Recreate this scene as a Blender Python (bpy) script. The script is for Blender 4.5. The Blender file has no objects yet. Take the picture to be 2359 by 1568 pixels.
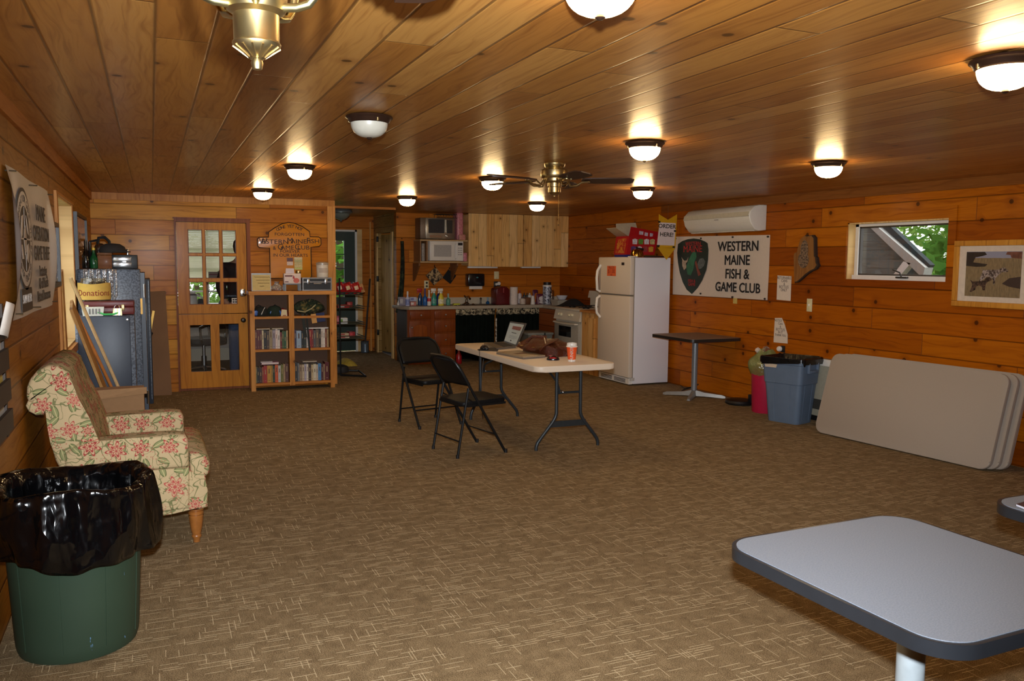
import bpy, bmesh, math, random
from mathutils import Vector, Matrix, Euler

SC = bpy.context.scene
COL = SC.collection
rnd = random.Random(11)
PI = math.pi

# ------------------------------------------------------------------ camera
IMW, IMH, FPX = 2359, 1568, 1930.0
EYE = 1.55
YAW, PITCH, ROLL = math.radians(23.2566), math.radians(5.387), math.radians(0.3998)
FWD = Vector((math.sin(YAW) * math.cos(PITCH), math.cos(YAW) * math.cos(PITCH), -math.sin(PITCH)))
_r0 = Vector((math.cos(YAW), -math.sin(YAW), 0))
_u0 = _r0.cross(FWD)
RIGHT = math.cos(ROLL) * _r0 + math.sin(ROLL) * _u0
UP = -math.sin(ROLL) * _r0 + math.cos(ROLL) * _u0
CAMP = Vector((0, 0, EYE))
cd = bpy.data.cameras.new('camera')
cd.sensor_fit = 'HORIZONTAL'
cd.sensor_width = 36
cd.lens = FPX * 36 / IMW
cd.clip_start = .02
cd.clip_end = 200
cam = bpy.data.objects.new('camera', cd)
COL.objects.link(cam)
cam.matrix_world = Matrix(((RIGHT.x, UP.x, -FWD.x, 0), (RIGHT.y, UP.y, -FWD.y, 0),
                           (RIGHT.z, UP.z, -FWD.z, EYE), (0, 0, 0, 1)))
SC.camera = cam

# ------------------------------------------------------------------ light
vs = SC.view_settings
vs.view_transform = 'Standard'
vs.look = 'None'
vs.gamma = 1
vs.exposure = 0.0
vs.use_curve_mapping = False
LAMP_E = 46.0        # glass bowls of the lit ceiling lights
FLASH_W = 1020.0      # the photographer's flash
SKY_E = 3.6
SUN_E = 3.2
world = bpy.data.worlds.new('sky')
SC.world = world
world.use_nodes = True
wn = world.node_tree
bg = wn.nodes['Background']
sky = wn.nodes.new('ShaderNodeTexSky')
sky.sky_type = 'HOSEK_WILKIE'
sky.turbidity = 6
sky.sun_direction = Vector((.25, -.3, .9)).normalized()
mixs = wn.nodes.new('ShaderNodeMix')
mixs.data_type = 'RGBA'
mixs.inputs['Factor'].default_value = .75
wn.links.new(sky.outputs[0], mixs.inputs['A'])
mixs.inputs['B'].default_value = (.96, .98, 1, 1)
wn.links.new(mixs.outputs['Result'], bg.inputs['Color'])
bg.inputs['Strength'].default_value = SKY_E
sl = bpy.data.lights.new('sun', 'SUN')
sl.energy = SUN_E
sl.angle = .2
sl.color = (1, .95, .86)
so = bpy.data.objects.new('sun', sl)
COL.objects.link(so)
so.rotation_euler = (math.radians(14), math.radians(16), 0)
fd = bpy.data.lights.new('camera_flash', 'SPOT')
fd.energy = FLASH_W
fd.color = (.88, .94, 1)
fd.shadow_soft_size = .025
fd.spot_size = math.radians(90)
fd.spot_blend = .8
fo = bpy.data.objects.new('camera_flash', fd)
COL.objects.link(fo)
_m = cam.matrix_world.copy()
_m.translation = CAMP + UP * .13 - FWD * .03
fo.matrix_world = _m

# ------------------------------------------------------------------ placing helpers
def ray(px, py):
    return RIGHT * ((px - IMW / 2) / FPX) - UP * ((py - IMH / 2) / FPX) + FWD
def at(px, py, X=None, Y=None, Z=None):
    """The point of the room on that line of sight, on the plane X=, Y= or Z=."""
    d = ray(px, py)
    t = X / d.x if X is not None else Y / d.y if Y is not None else (Z - EYE) / d.z
    return CAMP + d * t
XL, XR, YB, YK, YH, XH, XP = -.605, 6.11, 10.5, 12.6, 14.15, 3.5, 2.1
def cz(x, y):
    return 2.285 + (x + .6) / 6.71 * (-.038 + .0054 * (y - 4.4))

# ------------------------------------------------------------------ objects
def link(name, data):
    o = bpy.data.objects.new(name, data)
    COL.objects.link(o)
    return o
def tag(o, label=None, cat=None, group=None, kind=None):
    if label: o['label'] = label
    if cat: o['category'] = cat
    if group: o['group'] = group
    if kind: o['kind'] = kind
    return o
def thing(name, label, cat, loc=(0, 0, 0), rz=0, group=None):
    o = link(name, None)
    o.empty_display_size = .1
    o.location = loc
    o.rotation_euler = (0, 0, rz)
    return tag(o, label, cat, group)
def adopt(o, p, world=False):
    o.parent = p
    if world:
        o.matrix_parent_inverse = p.matrix_basis.inverted()
    return o
def dup(o, parent=None):
    c = o.copy()
    COL.objects.link(c)
    if parent: c.parent = parent
    for ch in list(o.children): dup(ch, c)
    return c

class MB:
    def __init__(s):
        s.bm = bmesh.new()
        s.mi = 0
        s.M = Matrix.Identity(4)
    def _v(s, p):
        return s.bm.verts.new(s.M @ Vector(p))
    def face(s, vs):
        try:
            f = s.bm.faces.new(vs)
            f.material_index = s.mi
            return f
        except ValueError:
            return None
    def quad(s, *p):
        return s.face([s._v(q) for q in p])
    def box(s, a, b, m=None):
        if m is not None: s.mi = m
        x0, y0, z0 = [min(a[i], b[i]) for i in range(3)]
        x1, y1, z1 = [max(a[i], b[i]) for i in range(3)]
        v = [s._v(p) for p in ((x0, y0, z0), (x1, y0, z0), (x1, y1, z0), (x0, y1, z0),
                               (x0, y0, z1), (x1, y0, z1), (x1, y1, z1), (x0, y1, z1))]
        return [s.face([v[i] for i in q]) for q in ((3, 2, 1, 0), (4, 5, 6, 7), (0, 1, 5, 4), (1, 2, 6, 5), (2, 3, 7, 6), (3, 0, 4, 7))]
    def rbox(s, a, b, r=.01, seg=2, m=None):
        fs = s.box(a, b, m)
        es = list({e for f in fs for e in f.edges})
        k = bmesh.ops.bevel(s.bm, geom=es, offset=r, segments=seg, profile=.5, affect='EDGES')
        for f in k['faces']: f.material_index = s.mi
        return s
    def hexa(s, p8, m=None):
        """eight corners: bottom four counter-clockwise, then the top four"""
        if m is not None: s.mi = m
        v = [s._v(p) for p in p8]
        for q in ((3, 2, 1, 0), (4, 5, 6, 7), (0, 1, 5, 4), (1, 2, 6, 5), (2, 3, 7, 6), (3, 0, 4, 7)): s.face([v[i] for i in q])
        return s
    def beam(s, p, q, w, h, up=(0, 0, 1), m=None):
        if m is not None: s.mi = m
        p, q, up = Vector(p), Vector(q), Vector(up)
        d = (q - p).normalized()
        x = d.cross(up).normalized() * w / 2
        y = x.cross(d).normalized() * h / 2
        return s.hexa([p - x - y, p + x - y, q + x - y, q - x - y, p - x + y, p + x + y, q + x + y, q - x + y])
    def tube(s, pts, r, n=8, m=None, cap=True, closed=False):
        if m is not None: s.mi = m
        pts = [Vector(p) for p in pts]
        N = len(pts)
        rings = []
        ref = None
        for i, p in enumerate(pts):
            if closed: d = pts[(i + 1) % N] - pts[i - 1]
            else: d = pts[min(i + 1, N - 1)] - pts[max(i - 1, 0)]
            d.normalize()
            if ref is None:
                ref = Vector((0, 0, 1)) if abs(d.z) < .9 else Vector((1, 0, 0))
            x = d.cross(ref).normalized()
            ref = x.cross(d).normalized()
            rr = r[i] if isinstance(r, (list, tuple)) else r
            rings.append([s._v(p + x * math.cos(2 * PI * k / n) * rr + ref * math.sin(2 * PI * k / n) * rr) for k in range(n)])
        for i in range(N if closed else N - 1):
            a, b = rings[i], rings[(i + 1) % N]
            for k in range(n): s.face([a[k], a[(k + 1) % n], b[(k + 1) % n], b[k]])
        if cap and not closed:
            s.face(rings[0][::-1])
            s.face(rings[-1])
        return s
    def lathe(s, prof, c=(0, 0, 0), n=24, m=None, ax='z', sx=1, sy=1):
        if m is not None: s.mi = m
        c = Vector(c)
        rings = []
        for r, z in prof:
            if r < 1e-6:
                q = (0, 0, z)
                rings.append([s._v(c + Vector({'z': q, 'y': (0, z, 0), 'x': (z, 0, 0)}[ax]))])
            else:
                L = []
                for k in range(n):
                    a = 2 * PI * k / n
                    u, v = r * math.cos(a) * sx, r * math.sin(a) * sy
                    L.append(s._v(c + Vector({'z': (u, v, z), 'y': (v, z, u), 'x': (z, u, v)}[ax])))
                rings.append(L)
        for a, b in zip(rings, rings[1:]):
            if len(a) == 1 and len(b) == 1: continue
            for k in range(n):
                if len(a) == 1: s.face([a[0], b[(k + 1) % n], b[k]][::-1] if False else [a[0], b[k], b[(k + 1) % n]][::-1])
                elif len(b) == 1: s.face([a[k], a[(k + 1) % n], b[0]])
                else: s.face([a[k], a[(k + 1) % n], b[(k + 1) % n], b[k]])
        return s
    def prism(s, pts, h0, h1, m=None, ax='z', bev=0):
        """outline (u, v) pulled from h0 to h1 along z, y (u=x, v=z) or x (u=y, v=z)"""
        if m is not None: s.mi = m
        f3 = {'z': lambda u, v, h: (u, v, h), 'y': lambda u, v, h: (u, h, v), 'x': lambda u, v, h: (h, u, v)}[ax]
        A = [s._v(f3(u, v, h0)) for u, v in pts]
        B = [s._v(f3(u, v, h1)) for u, v in pts]
        fs = [s.face(A[::-1]), s.face(B)]
        n = len(pts)
        for i in range(n): fs.append(s.face([A[i], A[(i + 1) % n], B[(i + 1) % n], B[i]]))
        if bev:
            es = [e for f in fs[:2] for e in f.edges]
            k = bmesh.ops.bevel(s.bm, geom=es, offset=bev, segments=3, profile=.5, affect='EDGES')
            for f in k['faces']: f.material_index = s.mi
        return s
    def grid(s, fn, nu, nv, m=None, cu=False):
        if m is not None: s.mi = m
        V = [[s._v(fn(i / nu, j / nv)) for j in range(nv + 1)] for i in range(nu if cu else nu + 1)]
        k = len(V)
        for i in range(nu):
            for j in range(nv): s.face([V[i][j], V[(i + 1) % k][j], V[(i + 1) % k][j + 1], V[i][j + 1]])
        return s
    def build(s, name, mats, parent=None, world=True, smooth=40, uv=False, label=None):
        bmesh.ops.recalc_face_normals(s.bm, faces=s.bm.faces)
        me = bpy.data.meshes.new(name)
        if uv:
            L = s.bm.loops.layers.uv.new('box')
            for f in s.bm.faces:
                n = f.normal
                a = max(range(3), key=lambda i: abs(n[i]))
                for l in f.loops:
                    p = l.vert.co
                    l[L].uv = (p.y, p.z) if a == 0 else (p.x, p.z + 3.3) if a == 1 else (p.x + 5.1, p.y)
        s.bm.to_mesh(me)
        s.bm.free()
        for mm in (mats if isinstance(mats, (list, tuple)) else [mats]): me.materials.append(mm)
        if smooth:
            me.polygons.foreach_set('use_smooth', [True] * len(me.polygons))
            me.set_sharp_from_angle(angle=math.radians(smooth))
        o = link(name, me)
        if parent: adopt(o, parent, world)
        if label: o['label'] = label
        return o

def rrect(x0, y0, x1, y1, r, n=6):
    P = []
    for cx, cy, a0 in ((x1 - r, y1 - r, 0), (x0 + r, y1 - r, 90), (x0 + r, y0 + r, 180), (x1 - r, y0 + r, 270)):
        for k in range(n + 1):
            a = math.radians(a0 + 90 * k / n)
            P.append((cx + r * math.cos(a), cy + r * math.sin(a)))
    return P
def arc(cx, cy, r, a0, a1, n):
    return [(cx + r * math.cos(math.radians(a0 + (a1 - a0) * k / n)), cy + r * math.sin(math.radians(a0 + (a1 - a0) * k / n))) for k in range(n + 1)]
def S(r, g, b):
    return tuple(((c / 255) / 12.92 if c / 255 <= .04045 else ((c / 255 + .055) / 1.055) ** 2.4) for c in (r, g, b)) + (1,)

def text(s, size, m, parent, origin, right=(1, 0, 0), up=(0, 0, 1), ext=.001, sx=1, align='CENTER', name='lettering', bold=0):
    cu = bpy.data.curves.new(name, 'FONT')
    cu.body = s
    cu.size = size
    cu.extrude = ext
    cu.bevel_depth = bold
    cu.bevel_resolution = 0
    cu.align_x = align
    cu.align_y = 'CENTER'
    cu.resolution_u = 3
    tmp = bpy.data.objects.new(name, cu)
    COL.objects.link(tmp)
    me = bpy.data.meshes.new_from_object(tmp.evaluated_get(bpy.context.evaluated_depsgraph_get()))
    bpy.data.objects.remove(tmp)
    r, u = Vector(right).normalized(), Vector(up).normalized()
    n = r.cross(u)
    M = Matrix(((r.x * sx, u.x, n.x, origin[0]), (r.y * sx, u.y, n.y, origin[1]), (r.z * sx, u.z, n.z, origin[2]), (0, 0, 0, 1)))
    me.transform(M)
    me.materials.clear()
    me.materials.append(m)
    o = link(name, me)
    if parent: adopt(o, parent, True)
    return o

# ------------------------------------------------------------------ materials
class NT:
    def __init__(s, name):
        s.m = bpy.data.materials.new(name)
        s.m.use_nodes = True
        s.t = s.m.node_tree
        s.b = s.t.nodes['Principled BSDF']
        s.out = s.t.nodes['Material Output']
    def n(s, typ, ins=None, **kw):
        nd = s.t.nodes.new('ShaderNode' + typ)
        for k, v in kw.items(): setattr(nd, k, v)
        for k, v in (ins or {}).items(): s.set(nd.inputs[k], v)
        return nd
    def set(s, sock, v):
        if isinstance(v, bpy.types.NodeSocket): s.t.links.new(v, sock)
        elif isinstance(v, bpy.types.Node): s.t.links.new(v.outputs[0], sock)
        else: sock.default_value = v
    def ma(s, op, a, b=0, c=0):
        return s.n('Math', {0: a, 1: b, 2: c}, operation=op).outputs[0]
    def comb(s, x, y, z=0):
        return s.n('CombineXYZ', {0: x, 1: y, 2: z}).outputs[0]
    def obj(s):
        sp = s.n('SeparateXYZ', {0: s.n('TexCoord').outputs['Object']})
        return sp.outputs
    def noise(s, v, scale=1, det=2, rough=.5, dist=0):
        return s.n('TexNoise', {'Vector': v, 'Scale': scale, 'Detail': det, 'Roughness': rough, 'Distortion': dist}).outputs[0]
    def wn(s, v):
        return s.n('TexWhiteNoise', {'Vector': v}, noise_dimensions='3D').outputs[0]
    def sm(s, v, a, b, lo=0, hi=1):
        return s.n('MapRange', {0: v, 1: a, 2: b, 3: lo, 4: hi}, interpolation_type='SMOOTHSTEP').outputs[0]
    def lin(s, v, a, b, lo=0, hi=1):
        return s.n('MapRange', {0: v, 1: a, 2: b, 3: lo, 4: hi}).outputs[0]
    def mix(s, f, a, b, mode='MIX'):
        nd = s.n('Mix', data_type='RGBA', blend_type=mode)
        s.set(nd.inputs['Factor'], f)
        s.set(nd.inputs['A'], a)
        s.set(nd.inputs['B'], b)
        return nd.outputs['Result']
    def ramp(s, v, cols):
        nd = s.n('ValToRGB', {0: v})
        e = nd.color_ramp.elements
        while len(e) < len(cols): e.new(.5)
        for i, c in enumerate(cols):
            e[i].position = c[0]
            e[i].color = c[1]
        return nd.outputs[0]
    def bump(s, h, st=.3, d=.01):
        s.set(s.b.inputs['Normal'], s.n('Bump', {'Strength': st, 'Distance': d, 'Height': h}).outputs[0])
    def p(s, **kw):
        for k, v in kw.items(): s.set(s.b.inputs[k.replace('_', ' ')], v)
        return s

_mc = {}
def mat(col, rough=.5, metal=0, var=.06, vs=30, bump=0, coat=0, trans=0, emit=0, ecol=None, spec=.5, key=''):
    """plain procedural material: a colour (0-255) with slight mottling"""
    k = (tuple(col), rough, metal, var, vs, bump, coat, trans, emit, ecol, spec, key)
    if k in _mc: return _mc[k]
    t = NT('plain_%d_%d_%d' % tuple(col[:3]))
    c = S(*col)
    v = t.n('TexCoord').outputs['Object']
    nz = t.noise(v, vs, 3)
    t.p(Base_Color=t.mix(t.lin(nz, .3, .7), tuple(x * (1 - var) for x in c[:3]) + (1,), tuple(min(1, x * (1 + var)) for x in c[:3]) + (1,)),
        Roughness=rough, Metallic=metal, Coat_Weight=coat, Transmission_Weight=trans, Specular_IOR_Level=spec)
    if bump: t.bump(nz, bump, .004)
    if emit: t.p(Emission_Color=S(*(ecol or col)), Emission_Strength=emit)
    _mc[k] = t.m
    return t.m

def boards(name, cols, long='x', across='z', bw=.172, off=0, plank=2.2, knots=.5, rough=.44, groove=1, coat=.04, gdark=.35, kscale=3.2, gb=.5, spec=.16):
    """tongue-and-groove pine boards; cols: three colours the planks are drawn from"""
    t = NT(name)
    o = t.obj()
    ix = {'x': 0, 'y': 1, 'z': 2}
    L, A = o[ix[long]], o[ix[across]]
    q = t.ma('DIVIDE', t.ma('SUBTRACT', A, off), bw)
    row, fr = t.ma('FLOOR', q), t.ma('FRACT', q)
    rr = t.wn(t.comb(row, 3.3, 7.7))
    lp = t.ma('ADD', t.ma('DIVIDE', L, plank), t.ma('MULTIPLY', rr, 7.31))
    seg, lf = t.ma('FLOOR', lp), t.ma('FRACT', lp)
    pid = t.wn(t.comb(row, seg, 1.7))
    pid2 = t.wn(t.comb(seg, row, 9.1))
    sh = t.ma('MULTIPLY', pid, 40)
    warp = t.noise(t.comb(t.ma('MULTIPLY', L, 1.1), t.ma('MULTIPLY', A, 5), sh), 1.6, 2)
    g1 = t.noise(t.comb(t.ma('MULTIPLY', L, 1.4), t.ma('ADD', t.ma('MULTIPLY', A, 38), t.ma('MULTIPLY', warp, 6)), sh), 1.5, 4, .6)
    rings = t.ma('SINE', t.ma('MULTIPLY', t.noise(t.comb(t.ma('MULTIPLY', L, .55), t.ma('MULTIPLY', A, 5.5), sh), 1.0, 1), 46))
    c = t.ramp(pid, [(0, S(*cols[0])), (.5, S(*cols[1])), (1, S(*cols[2]))])
    dk = t.mix(1, c, (.50, .36, .25, 1), 'MULTIPLY')
    c = t.mix(t.sm(g1, .46, .75, 0, .65), c, dk)
    c = t.mix(t.ma('MULTIPLY', t.lin(rings, .3, 1), .22), c, dk)
    if knots:
        vo = t.n('TexVoronoi', {'Vector': t.comb(L, t.ma('ADD', A, t.ma('MULTIPLY', rr, 3)), sh), 'Scale': kscale, 'Randomness': 1}, voronoi_dimensions='2D')
        has = t.ma('LESS_THAN', t.n('SeparateColor', {0: vo.outputs['Color']}).outputs[0], knots)
        d = t.ma('ADD', vo.outputs['Distance'], t.ma('MULTIPLY', t.ma('SUBTRACT', g1, .5), .03))
        kn = t.ma('MULTIPLY', t.sm(d, .075, .045), has)
        halo = t.ma('MULTIPLY', t.sm(d, .26, .05), has)
        c = t.mix(t.ma('MULTIPLY', halo, .45), c, dk)
        c = t.mix(t.ma('MULTIPLY', kn, .85), c, tuple(x * .17 for x in S(*cols[0])[:3]) + (1,))
    h = t.ma('MULTIPLY', g1, .05)
    if groove:
        e = t.ma('MINIMUM', fr, t.ma('SUBTRACT', 1, fr))
        gm = t.sm(e, .05, .012)
        je = t.ma('MINIMUM', lf, t.ma('SUBTRACT', 1, lf))
        jm = t.sm(je, .0022, .0008)
        gj = t.ma('MAXIMUM', t.ma('MULTIPLY', gm, t.sm(e, .035, .015)), jm)
        c = t.mix(t.ma('MULTIPLY', gj, 1 - gdark), c, tuple(x * .18 for x in S(*cols[0])[:3]) + (1,))
        h = t.ma('SUBTRACT', h, t.ma('MAXIMUM', gm, jm))
    t.p(Base_Color=c, Roughness=t.lin(g1, 0, 1, rough - .06, rough + .12), Coat_Weight=coat, Coat_Roughness=.18, Specular_IOR_Level=spec)
    t.bump(h, gb, .006)
    return t.m

def carpet():
    t = NT('carpet_weave')
    o = t.obj()
    X, Y = o[0], o[1]
    def dashes(a, b, rw, ln, dens, salt, w=.17):
        """thin dashes along a, rows across b"""
        q = t.ma('DIVIDE', b, rw)
        row, fr = t.ma('FLOOR', q), t.ma('FRACT', q)
        r1 = t.wn(t.comb(row, salt, 1.1))
        lq = t.ma('ADD', t.ma('DIVIDE', a, ln), t.ma('MULTIPLY', r1, 91.7))
        sg = t.ma('FLOOR', lq)
        r2 = t.wn(t.comb(row, sg, salt + 2.2))
        r3 = t.wn(t.comb(sg, row, salt + 5.5))
        lf = t.ma('FRACT', lq)
        on = t.ma('MULTIPLY', t.ma('LESS_THAN', r2, dens), t.ma('LESS_THAN', lf, t.lin(r3, 0, 1, .45, 1)))
        return t.ma('MULTIPLY', on, t.sm(t.ma('ABSOLUTE', t.ma('SUBTRACT', fr, .5)), w, w * .45))
    d1 = dashes(X, Y, .017, .125, .34, 1.0)
    d2 = dashes(Y, X, .012, .11, .10, 4.0)
    d3 = dashes(Y, X, .0052, .05, .5, 8.0, .4)
    fine = t.noise(t.comb(t.ma('MULTIPLY', X, 1), t.ma('MULTIPLY', Y, 1), 0), 260, 2, .7)
    mid = t.noise(t.comb(X, Y, 0), 16, 3)
    c = t.ramp(t.ma('ADD', t.ma('MULTIPLY', fine, .8), t.ma('MULTIPLY', mid, .2)), [(.34, S(66, 52, 35)), (.5, S(134, 112, 81)), (.68, S(176, 154, 118))])
    c = t.mix(t.ma('MULTIPLY', d3, .30), c, S(96, 78, 54))
    c = t.mix(t.ma('MULTIPLY', d2, .6), c, S(222, 200, 160))
    c = t.mix(t.ma('MULTIPLY', d1, .66), c, S(214, 192, 154))
    t.p(Base_Color=c, Roughness=.95, Specular_IOR_Level=.1)
    t.bump(t.ma('ADD', fine, t.ma('MULTIPLY', d1, .8)), .5, .004)
    return t.m

def floral():
    t = NT('floral_fabric')
    sp = t.n('SeparateXYZ', {0: t.n('TexCoord').outputs['UV']}).outputs
    U, V = sp[0], sp[1]
    uv = t.comb(U, V, 0)
    c = t.mix(t.lin(t.noise(uv, 420, 2), .3, .7), S(180, 156, 116), S(198, 174, 134))
    wob = t.noise(uv, 11, 2)
    vine = t.sm(t.ma('ABSOLUTE', t.ma('SUBTRACT', t.noise(uv, 8.5, 1, .5, .6), .5)), .016, .007)
    vine2 = t.sm(t.ma('ABSOLUTE', t.ma('SUBTRACT', t.noise(t.comb(V, U, 4.4), 11, 1, .5, 1.2), .47)), .014, .006)
    c = t.mix(t.ma('MULTIPLY', t.ma('MAXIMUM', vine, vine2), .85), c, S(98, 104, 62))
    def motif(scale, salt):
        vo = t.n('TexVoronoi', {'Vector': t.comb(t.ma('ADD', U, salt), V, 0), 'Scale': scale, 'Randomness': .75}, voronoi_dimensions='2D')
        po = t.n('SeparateXYZ', {0: vo.outputs['Position']}).outputs
        dx = t.ma('SUBTRACT', t.ma('ADD', U, salt), po[0])
        dy = t.ma('SUBTRACT', V, po[1])
        rc = t.n('SeparateColor', {0: vo.outputs['Color']}).outputs
        return vo, dx, dy, rc
    # leaves: tilted ellipses with a pale vein
    vo, dx, dy, rc = motif(13, 3.1)
    a = t.ma('MULTIPLY', rc[0], 6.28)
    ca, sa = t.ma('COSINE', a), t.ma('SINE', a)
    lx = t.ma('ADD', t.ma('MULTIPLY', dx, ca), t.ma('MULTIPLY', dy, sa))
    ly = t.ma('SUBTRACT', t.ma('MULTIPLY', dy, ca), t.ma('MULTIPLY', dx, sa))
    e = t.ma('SQRT', t.ma('ADD', t.ma('POWER', t.ma('DIVIDE', lx, .034), 2), t.ma('POWER', t.ma('DIVIDE', ly, .016), 2)))
    leaf = t.ma('MULTIPLY', t.sm(e, 1.05, .95), t.ma('LESS_THAN', rc[1], .7))
    vein = t.sm(t.ma('ABSOLUTE', t.ma('DIVIDE', ly, .016)), .10, .2)
    c = t.mix(leaf, c, t.mix(vein, S(186, 172, 122), t.mix(t.sm(e, .6, .95), S(140, 140, 94), S(92, 98, 58))))
    # flowers: petals from the angle round each centre
    vo, dx, dy, rc = motif(8.6, 0)
    r = t.ma('SQRT', t.ma('ADD', t.ma('POWER', dx, 2), t.ma('POWER', dy, 2)))
    th = t.ma('ARCTAN2', dy, dx)
    pet = t.ma('COSINE', t.ma('ADD', t.ma('MULTIPLY', th, 7), t.ma('MULTIPLY', rc[0], 6.3)))
    R = t.ma('MULTIPLY', t.ma('ADD', .036, t.ma('MULTIPLY', pet, .012)), t.lin(rc[2], 0, 1, .65, 1.25))
    q = t.ma('DIVIDE', t.ma('ADD', r, t.ma('MULTIPLY', t.ma('SUBTRACT', wob, .5), .018)), R)
    fl = t.ma('MULTIPLY', t.sm(q, 1.04, .94), t.ma('LESS_THAN', rc[1], .72))
    band = t.ma('SINE', t.ma('MULTIPLY', q, 15))
    fc = t.mix(t.sm(band, -.5, .3), S(196, 160, 124), t.mix(rc[0], S(142, 38, 40), S(178, 82, 74)))
    c = t.mix(fl, c, fc)
    # dotted sprays
    vo, dx, dy, rc = motif(75, 7)
    near = t.sm(t.noise(uv, 7, 1), .52, .6)
    dot = t.ma('MULTIPLY', t.ma('MULTIPLY', t.sm(vo.outputs['Distance'], .30, .2), t.ma('LESS_THAN', rc[1], .55)), near)
    c = t.mix(t.ma('MULTIPLY', dot, .7), c, S(176, 92, 78))
    t.p(Base_Color=c, Roughness=.85, Specular_IOR_Level=.2)
    t.bump(t.noise(uv, 500, 2), .15, .002)
    return t.m

def pane_mat(name, tint=(1, 1, 1, 1), fac=.07):
    t = NT(name)
    tr = t.n('BsdfTransparent', {0: tint})
    gl = t.n('BsdfGlossy', {'Color': (1, 1, 1, 1), 'Roughness': .02})
    fc = t.n('LayerWeight', {0: .5}).outputs['Facing']
    fr = t.ma('ADD', fac * .6, t.ma('MULTIPLY', t.ma('POWER', fc, 5), .7))
    mx = t.n('MixShader', {0: fr, 1: tr, 2: gl})
    t.set(t.out.inputs[0], mx)
    return t.m
def thin_mat(name, col, trans=.5, gloss=.12, rough=.2, bump=0, bs=30, tl=.5):
    """thin film or sheet: lets light through, catches highlights"""
    t = NT(name)
    tr = t.n('BsdfTransparent', {0: (1, 1, 1, 1)})
    df = t.n('BsdfTranslucent', {0: S(*col)})
    d2 = t.n('BsdfDiffuse', {0: S(*col)})
    gl = t.n('BsdfGlossy', {'Roughness': rough})
    a = t.n('MixShader', {0: tl, 1: d2, 2: df})
    b = t.n('MixShader', {0: trans, 1: a, 2: tr})
    g = t.n('MixShader', {0: gloss, 1: b, 2: gl})
    if bump:
        bn = t.n('Bump', {'Strength': bump, 'Distance': .02, 'Height': t.noise(t.n('TexCoord').outputs['Object'], bs, 2)})
        t.set(gl.inputs['Normal'], bn)
    t.set(t.out.inputs[0], g)
    return t.m
def speckle(name, c1, c2, scale, rough=.5, coat=0, thr=.5, w=.1):
    t = NT(name)
    v = t.n('TexCoord').outputs['Object']
    t.p(Base_Color=t.mix(t.sm(t.noise(v, scale, 3, .7), thr - w, thr + w), S(*c1), S(*c2)), Roughness=rough, Coat_Weight=coat)
    return t.m
def camo(name, cols, scale):
    t = NT(name)
    v = t.n('TexCoord').outputs['Object']
    n1, n2 = t.noise(v, scale, 3, .6, 1), t.noise(v, scale * 1.7, 3, .6, .5)
    c = t.mix(t.sm(n1, .48, .52), S(*cols[0]), S(*cols[1]))
    t.p(Base_Color=t.mix(t.sm(n2, .55, .58), c, S(*cols[2])), Roughness=.9)
    return t.m

M_WALL = boards('pine_wall_back', [(176, 102, 14), (196, 120, 18), (210, 144, 36)], 'x', 'z', .172, .101, 1.9, .55)
M_WALLR = boards('pine_wall_side', [(134, 60, 0), (174, 90, 2), (188, 104, 6)], 'y', 'z', .19, .005, 1.7, .46)
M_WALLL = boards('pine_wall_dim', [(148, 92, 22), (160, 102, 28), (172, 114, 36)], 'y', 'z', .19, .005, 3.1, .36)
M_WALLK = boards('pine_wall_kitchen', [(176, 98, 22), (192, 110, 28), (206, 126, 40)], 'x', 'z', .19, .005, 1.6, .42)
M_CEIL = boards('pine_ceiling', [(168, 110, 46), (182, 124, 54), (200, 146, 76)], 'y', 'x', .174, .034, 2.6, .30, rough=.36, coat=.14, spec=.4)
M_TRIM = boards('pine_trim', [(190, 126, 58), (200, 136, 66), (214, 154, 84)], 'z', 'x', .3, 0, 9, .1, groove=0)
M_TRIMX = boards('pine_trim_level', [(176, 108, 46), (184, 116, 50), (192, 124, 58)], 'y', 'z', .3, .1, 9, .1, groove=0)
M_PALE = boards('pale_pine', [(222, 182, 118), (230, 190, 126), (236, 200, 140)], 'z', 'y', .3, 0, 9, .2, groove=0)
M_DOOR = boards('fir_door', [(190, 118, 22), (198, 126, 26), (204, 134, 32)], 'z', 'x', .4, 0, 9, 0, groove=0, coat=.1)
M_DTRIM = boards('dark_trim', [(128, 68, 34), (136, 74, 38), (144, 80, 42)], 'z', 'x', .4, 0, 9, 0, groove=0)
M_CASE = boards('bookcase_pine', [(196, 132, 62), (204, 140, 70), (214, 152, 82)], 'z', 'x', .5, 0, 9, .15, groove=0)
M_CAB = boards('plank_cabinet', [(226, 170, 96), (238, 188, 114), (246, 206, 144)], 'z', 'x', .13, .02, 5, .75, coat=.2, gdark=.6, kscale=4.6)
M_CABY = boards('plank_cabinet_side', [(206, 148, 78), (222, 168, 96), (234, 188, 122)], 'z', 'y', .13, .02, 5, .75, coat=.2, gdark=.6, kscale=4.6)
M_OAK = boards('oak_base', [(122, 56, 14), (130, 62, 16), (138, 68, 20)], 'z', 'x', .5, 0, 9, 0, groove=0, coat=.3)
M_RAWLOG = boards('hall_boards', [(150, 116, 62), (162, 126, 70), (176, 140, 84)], 'y', 'z', .172, .03, 2.0, .3)
M_PLANKY = boards('lumber', [(176, 128, 70), (190, 142, 80), (202, 156, 96)], 'z', 'y', .5, 0, 9, .4, groove=0, coat=0, rough=.6)
M_CARPET = carpet()
M_FLORAL = floral()
M_GLASS = pane_mat('window_glass')
M_BLACK = mat((20, 20, 22), .45)
M_BLKMET = mat((17, 18, 19), .4, 0, spec=.3)
M_WHITE = mat((232, 226, 216), .4, var=.02)
M_PAPER = mat((226, 216, 204), .8, var=.03)
M_STEEL = mat((190, 190, 190), .25, 1)
M_INK = mat((26, 20, 18), .8, key='ink')
M_BRASS = mat((180, 158, 112), .34, 1)
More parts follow.
